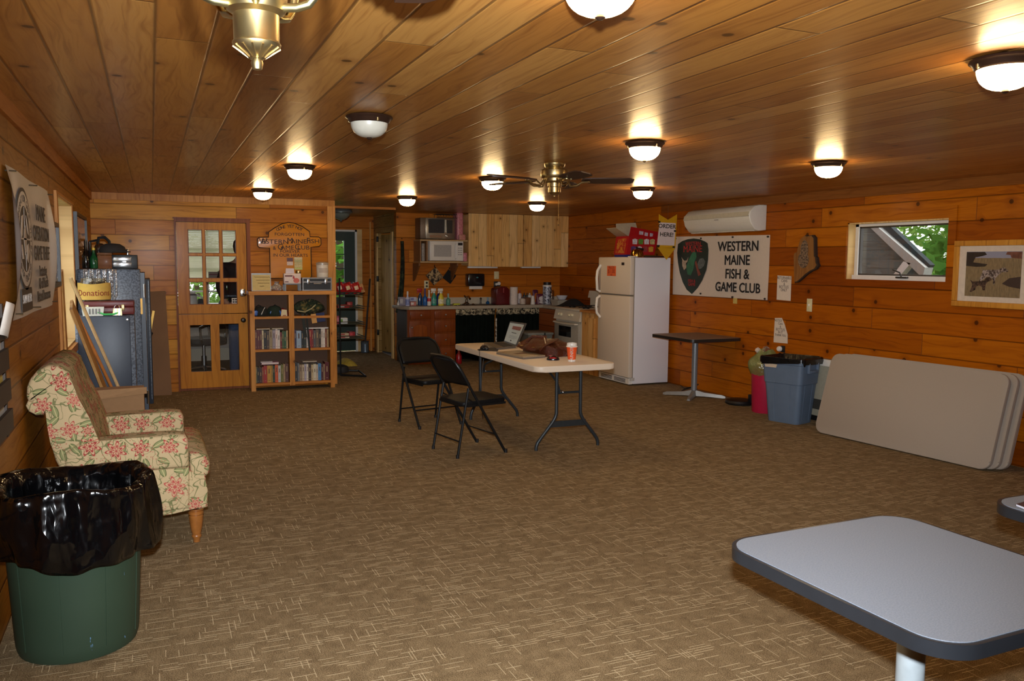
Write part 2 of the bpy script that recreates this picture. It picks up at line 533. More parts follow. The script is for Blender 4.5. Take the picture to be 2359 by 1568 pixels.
M_BRONZE = mat((66, 46, 36), .35, .6)
M_IVORY = mat((220, 206, 160), .45)
M_CARD = mat((150, 112, 74), .85, var=.05)
M_SILV = mat((170, 170, 172), .3, .9)
M_GREYP = mat((120, 124, 128), .35, .3)

# ================================================================== THE SETTING
def struct(o, label=None):
    o['kind'] = 'structure'
    if label: o['label'] = label
    return o
def wall_x(mb, x0, x1, ya, yb, z0, z1, holes=()):
    """slab between x0 and x1 running along y, with rectangular holes (y0, y1, z0, z1)"""
    cuts = sorted({ya, yb, *[h[0] for h in holes], *[h[1] for h in holes]})
    for a, b in zip(cuts, cuts[1:]):
        hs = [h for h in holes if h[0] <= a and h[1] >= b]
        if not hs: mb.box((x0, a, z0), (x1, b, z1))
        for h in hs:
            if h[2] > z0: mb.box((x0, a, z0), (x1, b, h[2]))
            if h[3] < z1: mb.box((x0, a, h[3]), (x1, b, z1))
def wall_y(mb, y0, y1, xa, xb, z0, z1, holes=()):
    cuts = sorted({xa, xb, *[h[0] for h in holes], *[h[1] for h in holes]})
    for a, b in zip(cuts, cuts[1:]):
        hs = [h for h in holes if h[0] <= a and h[1] >= b]
        if not hs: mb.box((a, y0, z0), (b, y1, z1))
        for h in hs:
            if h[2] > z0: mb.box((a, y0, z0), (b, y1, h[2]))
            if h[3] < z1: mb.box((a, y0, h[3]), (b, y1, z1))

ZT = 2.42
mb = MB(); mb.box((XL - .2, -2.2, -.1), (XP, 13.7, 0)); mb.box((XP, -2.2, -.1), (XH + .06, 14.3, 0)); mb.box((XH + .06, -2.2, -.1), (6.4, 12.7, 0))
struct(mb.build('floor', M_CARPET), 'brown carpet woven with short tan dashes')
mb = MB(); mb.box((XH + .06, 12.72, -.1), (5.2, 14.3, .005))
struct(mb.build('floor_1', mat((176, 178, 184), .4)), 'pale smooth floor beyond the plank door')
mb = MB()
mb.grid(lambda u, v: (XL - .2 + u * 7.1, -2.2 + v * 16.6, cz(XL - .2 + u * 7.1, -2.2 + v * 16.6)), 8, 16)
for f in list(mb.bm.faces): f.normal_flip()
mb.box((XL - .2, -2.2, ZT), (6.5, 14.4, ZT + .1))
struct(mb.build('ceiling', M_CEIL, smooth=0), 'ceiling of varnished pine boards')

WL = (6.72, 8.06, .86, 2.0)     # left window hole
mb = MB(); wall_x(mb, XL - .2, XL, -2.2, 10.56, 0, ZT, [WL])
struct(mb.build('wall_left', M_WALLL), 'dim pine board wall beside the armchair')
WR = (5.02, 6.13, 1.405, 1.935)
mb = MB(); wall_x(mb, XR, XR + .18, -2.2, 9.3, 0, ZT, [WR])
mb.hexa([(XR, 9.3, 0), (XR + .3, 9.3, 0), (6.6, 12.75, 0), (6.285, 12.75, 0), (XR, 9.3, ZT), (XR + .3, 9.3, ZT), (6.6, 12.75, ZT), (6.285, 12.75, ZT)])
struct(mb.build('wall_right', M_WALLR), 'orange pine board wall with the club banner')
DR = (at(410, 700, Y=YB).x, at(571, 700, Y=YB).x, 0, at(490, 512, Y=YB).z)
mb = MB(); wall_y(mb, YB, YB + .12, XL, XP, 0, ZT, [DR])
struct(mb.build('wall_back', M_WALL), 'pine board wall around the half door')
mb = MB(); wall_y(mb, YK, YK + .12, XH - .03, 6.4, 0, ZT)
struct(mb.build('wall_kitchen', M_WALLK), 'pine board wall behind the kitchen counter')
mb = MB(); mb.box((XP - .1, YB + .12, 0), (XP, YH, ZT))
struct(mb.build('wall_hall_side', M_RAWLOG))
GD = (2.2, at(817, 600, Y=YH).x + .04, 0, 2.06)
mb = MB(); wall_y(mb, YH, YH + .12, XP, 5.2, 0, ZT, [GD])
struct(mb.build('wall_hall', M_WALLK), 'board wall around the dark green outside door')
BD = (12.98, 13.86, 0, 2.0)
mb = MB(); wall_x(mb, XH, XH + .06, YK + .02, YH, 0, ZT, [BD])
struct(mb.build('wall_hall_right', M_RAWLOG), 'unlit board wall with a plank door beside the kitchen')
mb = MB(); mb.box((5.2, YK + .12, 0), (5.3, YH + .1, ZT))
struct(mb.build('wall_washroom', mat((120, 100, 76), .8)))
OW = (-.05, 1.62, .80, 2.02)    # office window hole
YO = 13.6
mb = MB(); wall_y(mb, YO, YO + .14, XL - .1, XP, 0, ZT, [OW]); mb.box((XL - .2, YB + .06, 0), (XL, YO + .1, ZT))
struct(mb.build('wall_office', mat((196, 186, 164), .8, var=.02)), 'plain office wall seen through the half door')
mb = MB(); mb.box((XL - .2, -2.3, 0), (6.4, -2.2, ZT))
struct(mb.build('wall_front', M_WALL))

# trims
mb = MB(); mb.hexa([(XL, -2.2, 2.20), (XL + .022, -2.2, 2.20), (XL + .022, YB, 2.20), (XL, YB, 2.20), (XL, -2.2, 2.30), (XL + .022, -2.2, 2.30), (XL + .022, YB, 2.30), (XL, YB, 2.30)])
struct(mb.build('trim_1', M_TRIMX))
mb = MB()
for a, b in ((-2.2, 4), (4, 9.3)):
    za, zb = cz(XR, a), cz(XR, b)
    mb.hexa([(XR - .02, a, za - .085), (XR, a, za - .085), (XR, b, zb - .085), (XR - .02, b, zb - .085), (XR - .02, a, za + .02), (XR, a, za + .02), (XR, b, zb + .02), (XR - .02, b, zb + .02)])
struct(mb.build('trim_2', boards('dark_crown', [(120, 66, 22), (128, 72, 26), (136, 80, 30)], 'y', 'z', .4, 0, 6, 0, groove=0)))
mb = MB(); mb.box((XL + .022, YB - .018, 2.21), (XP, YB, 2.32))
struct(mb.build('trim_3', M_TRIM))
mb = MB(); mb.box((XP - .085, YB - .02, 0), (XP + .012, YB, 2.21)); mb.box((XP, YB, 0), (XP + .012, YB + .14, 2.3))
struct(mb.build('trim_4', M_CASE), 'upright pine corner board at the hall opening')
p, q = at(776, 476.5, Z=2.27), at(917, 479, Z=2.27)
mb = MB(); mb.box((XP + .01, p.y, 2.255), (q.x + .02, p.y + .05, 2.30))
struct(mb.build('trim_5', M_TRIMX))
mb = MB(); mb.box((XH - .02, YK - .02, 0), (XH + .07, YK + .03, 1.02)); 
struct(mb.build('trim_6', M_PALE), 'pale board edge at the end of the kitchen wall')
mb = MB(); mb.box((XH - .075, YH - .02, 0), (XH - .05, YH, 2.2))
struct(mb.build('trim_7', M_TRIM))

# ---- window in the side wall (window_1), awning type with crank
w = MB()
y0, y1, z0, z1 = WR
for a, b in (((XR - .016, y0 - .075, z1), (XR, y1 + .07, z1 + .10)), ((XR - .016, y0 - .075, z0 - .07), (XR, y1 + .07, z0)),
             ((XR - .016, y0 - .075, z0), (XR, y0, z1)), ((XR - .016, y1, z0), (XR, y1 + .07, z1))): w.box(a, b)
win = struct(w.build('window_1', M_WALLR), 'small awning window in the side wall with greenery outside')
w = MB()
for a, b in (((XR, y0, z0), (XR + .10, y0 + .012, z1)), ((XR, y1 - .012, z0), (XR + .10, y1, z1)), ((XR, y0, z1 - .012), (XR + .10, y1, z1))): w.box(a, b)
w.build('jamb_liner', M_PALE, win)
w = MB()
for a, b in (((XR + .06, y0 + .012, z0), (XR + .14, y1 - .012, z0 + .04)), ((XR + .085, y0 + .012, z1 - .035), (XR + .14, y1 - .012, z1 - .012)),
             ((XR + .085, y0 + .012, z0), (XR + .14, y0 + .03, z1 - .012)), ((XR + .085, y1 - .05, z0), (XR + .14, y1 - .012, z1 - .012))): w.box(a, b)
w.build('window_frame', M_WHITE, win)
w = MB()
iy0, iy1, iz0, iz1 = y0 + .03, y1 - .05, z0 + .04, z1 - .035
for a, b in (((XR + .10, iy0, iz0), (XR + .13, iy1, iz0 + .014)), ((XR + .10, iy0, iz1 - .014), (XR + .13, iy1, iz1)),
             ((XR + .10, iy0, iz0), (XR + .13, iy0 + .012, iz1)), ((XR + .10, iy1 - .012, iz0), (XR + .13, iy1, iz1))): w.box(a, b)
w.build('sash', mat((54, 44, 36), .5), win)
w = MB(); w.box((XR + .114, iy0 + .01, iz0 + .01), (XR + .118, iy1 - .01, iz1 - .01)); w.build('glass', M_GLASS, win)
cy = at(2078, 637, X=XR + .06).y
w = MB(); w.rbox((XR + .03, cy - .07, z0 + .018), (XR + .075, cy + .05, z0 + .036), .006)
w.tube([(XR + .05, cy, z0 + .034), (XR + .04, cy + .01, z0 + .07), (XR + .03, cy + .08, z0 + .095)], .007); w.build('crank', mat((70, 66, 60), .4, .5), win)

# ---- window in the armchair wall (window_2)
y0, y1, z0, z1 = WL
w = MB()
for a, b in (((XL, y0 - .07, z1), (XL + .016, y1 + .02, z1 + .02)), ((XL, y0 - .09, z0 - .06), (XL + .03, y1 + .07, z0)),
             ((XL, y0 - .075, z0 - .14), (XL + .018, y0, z1)), ((XL, y1 - .002, z0), (XL + .006, y1 + .02, z1))): w.box(a, b)
win = struct(w.build('window_2', M_TRIM), 'tall daylit window in the wall behind the armchair')
w = MB()
for a, b in (((XL - .19, y0, z0), (XL, y0 + .012, z1)), ((XL - .19, y1 - .012, z0), (XL, y1, z1)), ((XL - .19, y0, z1 - .012), (XL, y1, z1)), ((XL - .19, y0, z0), (XL, y1, z0 + .012))): w.box(a, b)
w.build('jamb_liner', M_PALE, win)
w = MB(); w.box((XL - .15, y0 + .012, z0 + .012), (XL - .145, y1 - .012, z1 - .012)); w.build('glass', M_GLASS, win)
w = MB()
for a, b in (((XL - .18, y0 + .012, z0 + .012), (XL - .13, y0 + .06, z1 - .012)), ((XL - .18, y1 - .06, z0 + .012), (XL - .13, y1 - .012, z1 - .012)), ((XL - .18, y0 + .06, z0 + .012), (XL - .13, y1 - .06, z0 + .06)),
             ((XL - .18, y0 + .06, z1 - .06), (XL - .13, y1 - .06, z1 - .012)), ((XL - .18, y0 + .06, 1.4), (XL - .13, y1 - .06, 1.45))): w.box(a, b)
w.build('window_frame', M_WHITE, win)

# ---- office window (window_3) with blind
x0, x1, z0, z1 = OW
w = MB()
for a, b in (((x0 - .06, YO - .015, z0 - .06), (x1 + .06, YO, z0)), ((x0 - .06, YO - .015, z1), (x1 + .06, YO, z1 + .06)), ((x0 - .06, YO - .015, z0), (x0, YO, z1)), ((x1, YO - .015, z0), (x1 + .06, YO, z1))): w.box(a, b)
win = struct(w.build('window_3', M_WHITE), 'bright office window seen through the half door')
w = MB()
for x in (x0, x0 + .42, x0 + .83, x0 + 1.25, x1 - .03): w.box((x, YO + .05, z0), (x + .028, YO + .08, z1))
for z in (z0, z0 + .25, z0 + .6, z0 + .9, z1 - .03): w.box((x0, YO + .05, z), (x1, YO + .08, z + .024))
w.build('window_frame', M_WHITE, win)
w = MB(); w.box((x0, YO + .063, z0), (x1, YO + .067, z1)); w.build('glass', M_GLASS, win)
zb = at(490, 643, Y=YO).z
bl = MB()
k = 0
z = z1 - .02
while z > zb + .02:
    bl.hexa([(x0 + .01, YO - .02, z - .012), (x1 - .01, YO - .02, z - .012), (x1 - .01, YO - .018, z - .0125), (x0 + .01, YO - .018, z - .0125),
             (x0 + .01, YO - .004, z + .012), (x1 - .01, YO - .004, z + .012), (x1 - .01, YO - .002, z + .0115), (x0 + .01, YO - .002, z + .0115)])
    z -= .025
bl.box((x0 + .01, YO - .024, zb), (x1 - .01, YO + .0, zb + .022)); bl.box((x0, YO - .03, z1 - .02), (x1, YO, z1 + .03))
tag(bl.build('window_blind', thin_mat('blind_slat', (244, 240, 226), 0, .03, .4, tl=.86), smooth=0), 'white slatted blind lowered over the office window', 'blind')

# ---- half door (door_1): nine-light upper leaf over a lower leaf
x0, x1 = DR[0], DR[1]
zh = DR[3]
cas = MB()
xc0, xc1, zc = at(403, 600, Y=YB).x, at(577, 600, Y=YB).x, at(488, 502, Y=YB).z
cas.box((xc0, YB - .02, 0), (x0, YB + .03, zh)); cas.box((x1, YB - .02, 0), (xc1, YB + .03, zh)); cas.box((xc0, YB - .02, zh), (xc1, YB + .03, zc - .012))
cas.box((xc0 - .012, YB - .032, zc - .016), (xc1 + .008, YB, zc)); cas.box((x0, YB + .03, 0), (x1, YB + .1, .025))
d1 = struct(cas.build('door_1', M_DTRIM), 'half door of fir with nine small panes above and two below')
zm = at(490, 722.5, Y=YB).z
def leaf(mbx, xa, xb, za, zb, holes, ya, yb):
    wall_y(mbx, ya, yb, xa, xb, za, zb, holes)
def hz(px0, px1, py0, py1):
    a, b = at(px0, py1, Y=YB), at(px1, py0, Y=YB)
    return (a.x, b.x, a.z, b.z)
cols = [(434.5, 467.5), (473.5, 507), (513, 545.5)]
rows = [(529, 583.5), (589, 641), (648.5, 701)]
xs = [(at(c[0], 615, Y=YB).x, at(c[1], 615, Y=YB).x) for c in cols]
zs = [(at(490, r[1], Y=YB).z, at(490, r[0], Y=YB).z) for r in rows]
up = MB()
ya, yb = YB + .005, YB + .05
cx = sorted({x0 + .004, x1 - .004, *[v for c in xs for v in c]})
cZ = sorted({zm + .004, zh - .004, *[v for c in zs for v in c]})
for a, b in zip(cx, cx[1:]):
    for c, d in zip(cZ, cZ[1:]):
        if any(abs(a - u[0]) < 1e-4 for u in xs) and any(abs(c - u[0]) < 1e-4 for u in zs): continue
        up.box((a, ya, c), (b, yb, d))
ul = up.build('upper_leaf', M_DOOR, d1)
for i, u in enumerate(xs):
    for j, v in enumerate(zs):
        g = MB(); g.box((u[0], YB + .024, v[0]), (u[1], YB + .027, v[1])); g.build('pane', M_GLASS, ul)
        mu = MB()
        e = .007
        for a, b in (((u[0], YB + .001, v[0]), (u[0] + e, YB + .02, v[1])), ((u[1] - e, YB + .001, v[0]), (u[1], YB + .02, v[1])), ((u[0], YB + .001, v[0]), (u[1], YB + .02, v[0] + e)), ((u[0], YB + .001, v[1] - e), (u[1], YB + .02, v[1]))): mu.box(a, b)
        mu.build('pane_bead', M_DTRIM, ul)
lows = [hz(441, 485, 748, 857), hz(508, 550, 745, 854)]
lw = MB(); wall_y(lw, ya, yb, x0 + .004, x1 - .004, .03, zm - .004, lows)
ll = lw.build('lower_leaf', M_DOOR, d1)
for h in lows:
    g = MB(); g.box((h[0], YB + .024, h[2]), (h[1], YB + .027, h[3])); g.build('pane', M_GLASS, ll)
p = at(559, 673, Y=YB)
k = MB(); k.rbox((p.x - .03, YB - .012, p.z - .05), (p.x + .03, YB + .006, p.z + .04), .008); k.tube([(p.x + .005, YB - .012, p.z - .02), (p.x + .03, YB - .05, p.z - .03), (p.x + .01, YB - .055, p.z - .035)], .012)
k.build('door_latch', M_STEEL, ul)
p = at(560.5, 737, Y=YB)
k = MB(); k.lathe([(0, -.06), (.022, -.055), (.028, -.035), (.02, -.02), (.012, -.012), (.03, -.004), (.03, .006)], (p.x, YB, p.z), 16, ax='y'); k.build('door_knob', mat((40, 34, 30), .3, .7), ll)
p0, p1 = at(534.5, 699, Y=YB), at(547.5, 686.5, Y=YB)
k = MB(); k.box((p0.x, YB + .02, p0.z), (p1.x, YB + .0235, p1.z)); st = k.build('door_sticker', M_PAPER, ul)
k = MB()
for i in range(2):
    for j in range(2):
        c = Vector((p0.x + (p1.x - p0.x) * (.3 + .42 * i), 0, p0.z + (p1.z - p0.z) * (.28 + .42 * j)))
        k.box((c.x - .011, YB + .019, c.z - .008), (c.x + .011, YB + .0202, c.z + .008))
k.build('printed_symbols', M_INK, ul)

# ---- green outside door (door_2) at the end of the hall
x0, x1, zh = GD[0], GD[1], GD[3]
f = MB()
f.box((x1 - .035, YH - .02, 0), (x1, YH + .06, zh)); f.box((x0, YH - .02, zh - .03), (x1, YH + .06, zh))
d2 = struct(f.build('door_2', M_WHITE), 'dark green outside door with a glazed window at the end of the hall')
f = MB(); xw = at(793.5, 600, Y=YH).x
GR = mat((14, 44, 34), .45)
hx0, hx1, hz0, hz1 = x0 + .12, xw, .93, at(790, 554, Y=YH).z
wall_y(f, YH + .01, YH + .05, x0, x1 - .035, .02, zh - .03, [(hx0, hx1, hz0, hz1)])
f.build('door_panel', GR, d2)
f = MB(); f.box((hx0, YH + .028, hz0), (hx1, YH + .032, hz1)); f.build('pane', M_GLASS, d2)
f = MB()
for i in (1, 2, 3): f.box((hx0, YH + .02, hz0 + (hz1 - hz0) * i / 4), (hx1, YH + .04, hz0 + (hz1 - hz0) * i / 4 + .015))
f.box(((hx0 + hx1) / 2 - .01, YH + .02, hz0), ((hx0 + hx1) / 2 + .01, YH + .04, hz1))
f.build('muntin', GR, d2)
a = MB(); p = at(829, 700, Y=YH); a.box((x1, YH - .018, 0), (x1 + .085, YH, zh + .01)); a.build('side_casing', M_PALE, d2)

# ---- plank door to the washroom (door_3), ajar
f = MB()
f.box((XH - .018, BD[0] - .09, 0), (XH, BD[0], BD[3])); f.box((XH - .018, BD[1], 0), (XH, BD[1] + .09, BD[3]))
d3 = struct(f.build('door_3', M_PALE), 'plank door standing ajar in the hall beside the kitchen')
f = MB()
L = .82
an = math.radians(12)
dx, dy = math.sin(an), -math.cos(an)
h0 = Vector((XH + .05, BD[1] - .02, 0))
f.hexa([h0 + Vector((0, 0, .03)), h0 + Vector((.035, .01, .03)), h0 + Vector((.035 + dx * L, dy * L, .03)), h0 + Vector((dx * L, dy * L, .03)),
        h0 + Vector((0, 0, 1.98)), h0 + Vector((.035, .01, 1.98)), h0 + Vector((.035 + dx * L, dy * L, 1.98)), h0 + Vector((dx * L, dy * L, 1.98))])
f.build('door_panel', boards('plank_door', [(160, 124, 66), (172, 134, 74), (182, 144, 84)], 'z', 'y', .14, 0, 5, .3), d3)
for z in (.3, 1.2, 1.86):
    f = MB(); f.rbox((XH - .03, BD[1] - .05, z), (XH + .0, BD[1] + .01, z + .09), .004); f.build('hinge', M_BLKMET, d3)

# ================================================================== OUTSIDE
LEAFC = [(76, 118, 46), (56, 92, 38), (104, 136, 66)]
def leaf_mat(i):
    t = NT('leaf_%d' % i)
    o = t.n('ObjectInfo')
    v = t.n('TexCoord').outputs['Object']
    c = t.mix(t.noise(v, 3, 2), S(*[x * .8 for x in LEAFC[i]]), S(*[min(255, x * 1.25) for x in LEAFC[i]]))
    d, tl = t.n('BsdfDiffuse', {0: c}), t.n('BsdfTranslucent', {0: c})
    t.set(t.out.inputs[0], t.n('MixShader', {0: .45, 1: d, 2: tl}))
    return t.m
LM = [leaf_mat(i) for i in range(3)]
BARK = mat((84, 70, 54), .9, var=.2)
def tree(loc, rx, rz, zc, n, i, label, name='tree', lf=.16, trunk=True, group=None):
    t = thing(name, label, 'tree' if name == 'tree' else 'bush', loc, 0, group)
    r = random.Random(int(loc[0] * 100 + loc[1] * 7))
    m = MB()
    for _ in range(n):
        while True:
            q = Vector((r.uniform(-1, 1), r.uniform(-1, 1), r.uniform(-1, 1)))
            if .3 < q.length < 1: break
        b = math.sin(q.x * 5 + loc[0]) * math.sin(q.z * 6) * .12
        c = Vector((q.x * rx * (1 + b), q.y * rx * (1 + b), zc + q.z * rz * (1 + b)))
        a = Vector((r.gauss(0, 1), r.gauss(0, 1), r.gauss(0, .6))).normalized()
        b2 = a.cross(Vector((r.gauss(0, 1), r.gauss(0, 1), r.gauss(0, 1)))).normalized()
        s_ = lf * r.uniform(.6, 1.3)
        m.quad(c - a * s_, c + b2 * s_ * .45, c + a * s_, c - b2 * s_ * .45)
    m.build('foliage', LM[i], t, world=False, smooth=0)
    if trunk:
        m = MB(); m.tube([(0, 0, 0), (.05, 0, zc * .6), (0, .05, zc + rz * .4)], [.12, .1, .04]); m.build('trunk', BARK, t, world=False)
    return t
mb = MB(); mb.grid(lambda u, v: (-30 + 70 * u, -15 + 60 * v, -.35), 4, 4)
struct(mb.build('ground', speckle('grass_ground', (60, 82, 40), (84, 104, 56), 3)))
tree((11.6, 6.2, -.35), 1.9, 2.3, 2.4, 9000, 0, 'bright green tree outside the side window, beyond the porch rake', lf=.075)
tree((13.8, 8.8, -.35), 2.2, 2.6, 2.6, 9000, 0, 'bright green tree outside the side window, close behind the porch siding', lf=.075)
tree((12.0, 9.0, -.35), 1.9, 1.5, 1.2, 1600, 1, 'low darker bush outside the side window', 'bush', trunk=False)
tree((14.5, 11.6, -.35), 2.4, 3, 3, 6000, 2, 'pale green tree farthest back outside the side window', lf=.1)
for k, (x, y) in enumerate(((-2.0, 23), (1.0, 22.2), (4.0, 23.5))):
    tree((x, y, -.35), 2.1, 1.7, .9, 5000, (1, 2, 1)[k], ['dusky green tree outside the office window, nearest the armchair wall', 'pale tree outside the middle of the office window', 'dusky green tree outside the office window, nearest the hall'][k], lf=.09)
tree((3.6, 17.6, -.35), 1.3, 2.4, 2.2, 1600, 0, 'sunlit green tree outside the hall door')
tree((5.6, 20, -.35), 1.8, 2.6, 2.6, 1300, 2, 'pale green tree behind the one at the hall door')
tree((-5.5, 7.4, -.35), 1.8, 2.4, 2.4, 900, 0, 'green tree outside the armchair wall')

# porch gable seen through the side window
PX = 7.35
g = thing('porch_gable', 'grey porch gable with a pale rake board outside the side window', 'porch', (PX, 6.6, -.35))
def pp(x, y, X=PX):
    v = at(x, y, X=X)
    return (v.y, v.z)
SID = mat((92, 100, 104), .8)
m = MB(); m.prism([pp(1955, 490), pp(2004, 512), pp(2142, 660), pp(1955, 660)], PX + .1, PX + .14, ax='x'); m.build('siding', boards('porch_siding', [(84, 94, 94), (88, 98, 98), (92, 102, 102)], 'y', 'z', .1, 0, 8, 0, groove=1, coat=0, gdark=.6), g)
m = MB(); m.prism([pp(1988, 505), pp(2004, 505), pp(2134, 616), pp(2128, 640)], PX - .02, PX + .1, ax='x'); m.build('rake_board', mat((132, 134, 130), .7), g)
m = MB(); m.prism([pp(2001, 498), pp(2022, 498), pp(2138, 610), pp(2134, 616)], PX + .03, PX + .1, ax='x'); m.build('roof_edge', mat((44, 52, 54), .9, spec=.1), g)
m = MB(); m.prism([pp(2084, 602), pp(2101, 606), pp(2072, 640), pp(2055, 640)], PX - .02, PX + .06, ax='x'); m.build('knee_brace', mat((176, 178, 176), .7), g)
m = MB(); m.prism([pp(1978, 500), pp(1988, 500), pp(1984, 660), pp(1974, 660)], PX - .1, PX + .0, ax='x'); m.build('corner_post', mat((206, 214, 214), .7), g)
m = MB(); m.box((PX + .1, pp(2100, 640)[0], -.35), (PX + .14, pp(1955, 640)[0] + .2, pp(1985, 640)[1])); m.build('lower_siding', SID, g)

# ================================================================== CEILING LIGHTS AND FANS
def lit(name, e):
    t = NT(name)
    lw = t.n('LayerWeight', {0: .3}).outputs['Facing']
    c = t.mix(lw, (1, .70, .34, 1), (1, .64, .27, 1))
    t.p(Base_Color=S(240, 225, 190), Roughness=.3, Emission_Color=c, Emission_Strength=e)
    return t.m
M_BOWL = lit('lit_glass_bowl', LAMP_E)
M_BOWL0 = mat((196, 192, 178), .35, var=.03)
def ceiling_light(x, y, label, on=True, m_pan=None, hall=False):
    z = cz(x, y)
    t = thing('ceiling_light', label, 'light', (x, y, z), 0, 'dome ceiling lights')
    m = MB()
    if hall:
        m.lathe([(0, 0), (.15, 0), (.165, -.02), (.165, -.045), (.14, -.055), (.12, -.05), (0, -.04)], n=32)
        m.build('pan', m_pan, t, False)
        m = MB(); m.lathe([(.135, -.05), (.12, -.09), (.08, -.125), (.03, -.15), (0, -.152)], n=32); m.build('glass_bowl', mat((120, 126, 116), .2, var=.03), t, False)
        m = MB(); m.lathe([(0, -.15), (.014, -.152), (.018, -.165), (0, -.178)], n=12); m.build('finial', M_SILV, t, False)
        return t
    m.lathe([(0, 0), (.100, 0), (.116, -.006), (.119, -.014), (.107, -.022), (.102, -.034), (.094, -.040), (.085, -.036), (0, -.03)], n=36)
    m.build('pan', m_pan or M_BRONZE, t, False)
    m = MB()
    prof = [(.094, -.032)] + [(.093 * math.cos(a) ** .75, -.038 - .072 * math.sin(a)) for a in [PI / 2 * k / 8 for k in range(8)]] + [(0, -.110)]
    m.lathe(prof, n=36)
    m.build('glass_bowl', M_BOWL if on else M_BOWL0, t, False)
    m = MB(); m.lathe([(0, -.108), (.012, -.109), (.014, -.115), (.006, -.121), (0, -.122)], n=12); m.build('finial', M_BRONZE, t, False)
    for a in (40, 160, 280):
        m = MB(); m.lathe([(0, -.012), (.006, -.008), (.006, .004), (0, .006)], (.103 * math.cos(math.radians(a)), .103 * math.sin(math.radians(a)), -.028), 10); m.build('thumb_screw', M_BRASS, t, False)
    return t
lights = [(1.05, 1.90, 'lit dome light at the top edge of the photo', 1), (2.727, 2.05, 'lit dome light cut off by the edge of the photo, above the near pedestal table', 1),
          (1.03, 4.235, 'unlit dome ceiling light with a dull white glass bowl', 0), (2.727, 4.36, 'lit dome light second from the side window, in front of the far ceiling fan', 1),
          (4.37, 4.59, 'lit dome light nearest the side window', 1), (1.08, 6.70, 'lit dome light between the unlit one and the half door', 1),
          (1.094, 9.163, 'lit dome light above the half door and bookcase', 1), (2.735, 6.82, 'lit dome light partly behind the blade of the far ceiling fan', 1),
          (2.704, 9.346, 'lit dome light nearest the hall opening', 1), (4.381, 9.448, 'lit dome light nearest the kitchen wall cabinets', 1), (4.388, 7.035, 'lit dome light above the fridge and hanging arrow', 1)]
for x, y, l, on in lights: ceiling_light(x, y, l, bool(on))
p = at(792, 484, Z=2.27)
ceiling_light(p.x, 12.4, 'unlit pewter ceiling light with a pointed bowl in the hall', False, mat((120, 126, 124), .35, .5), True)

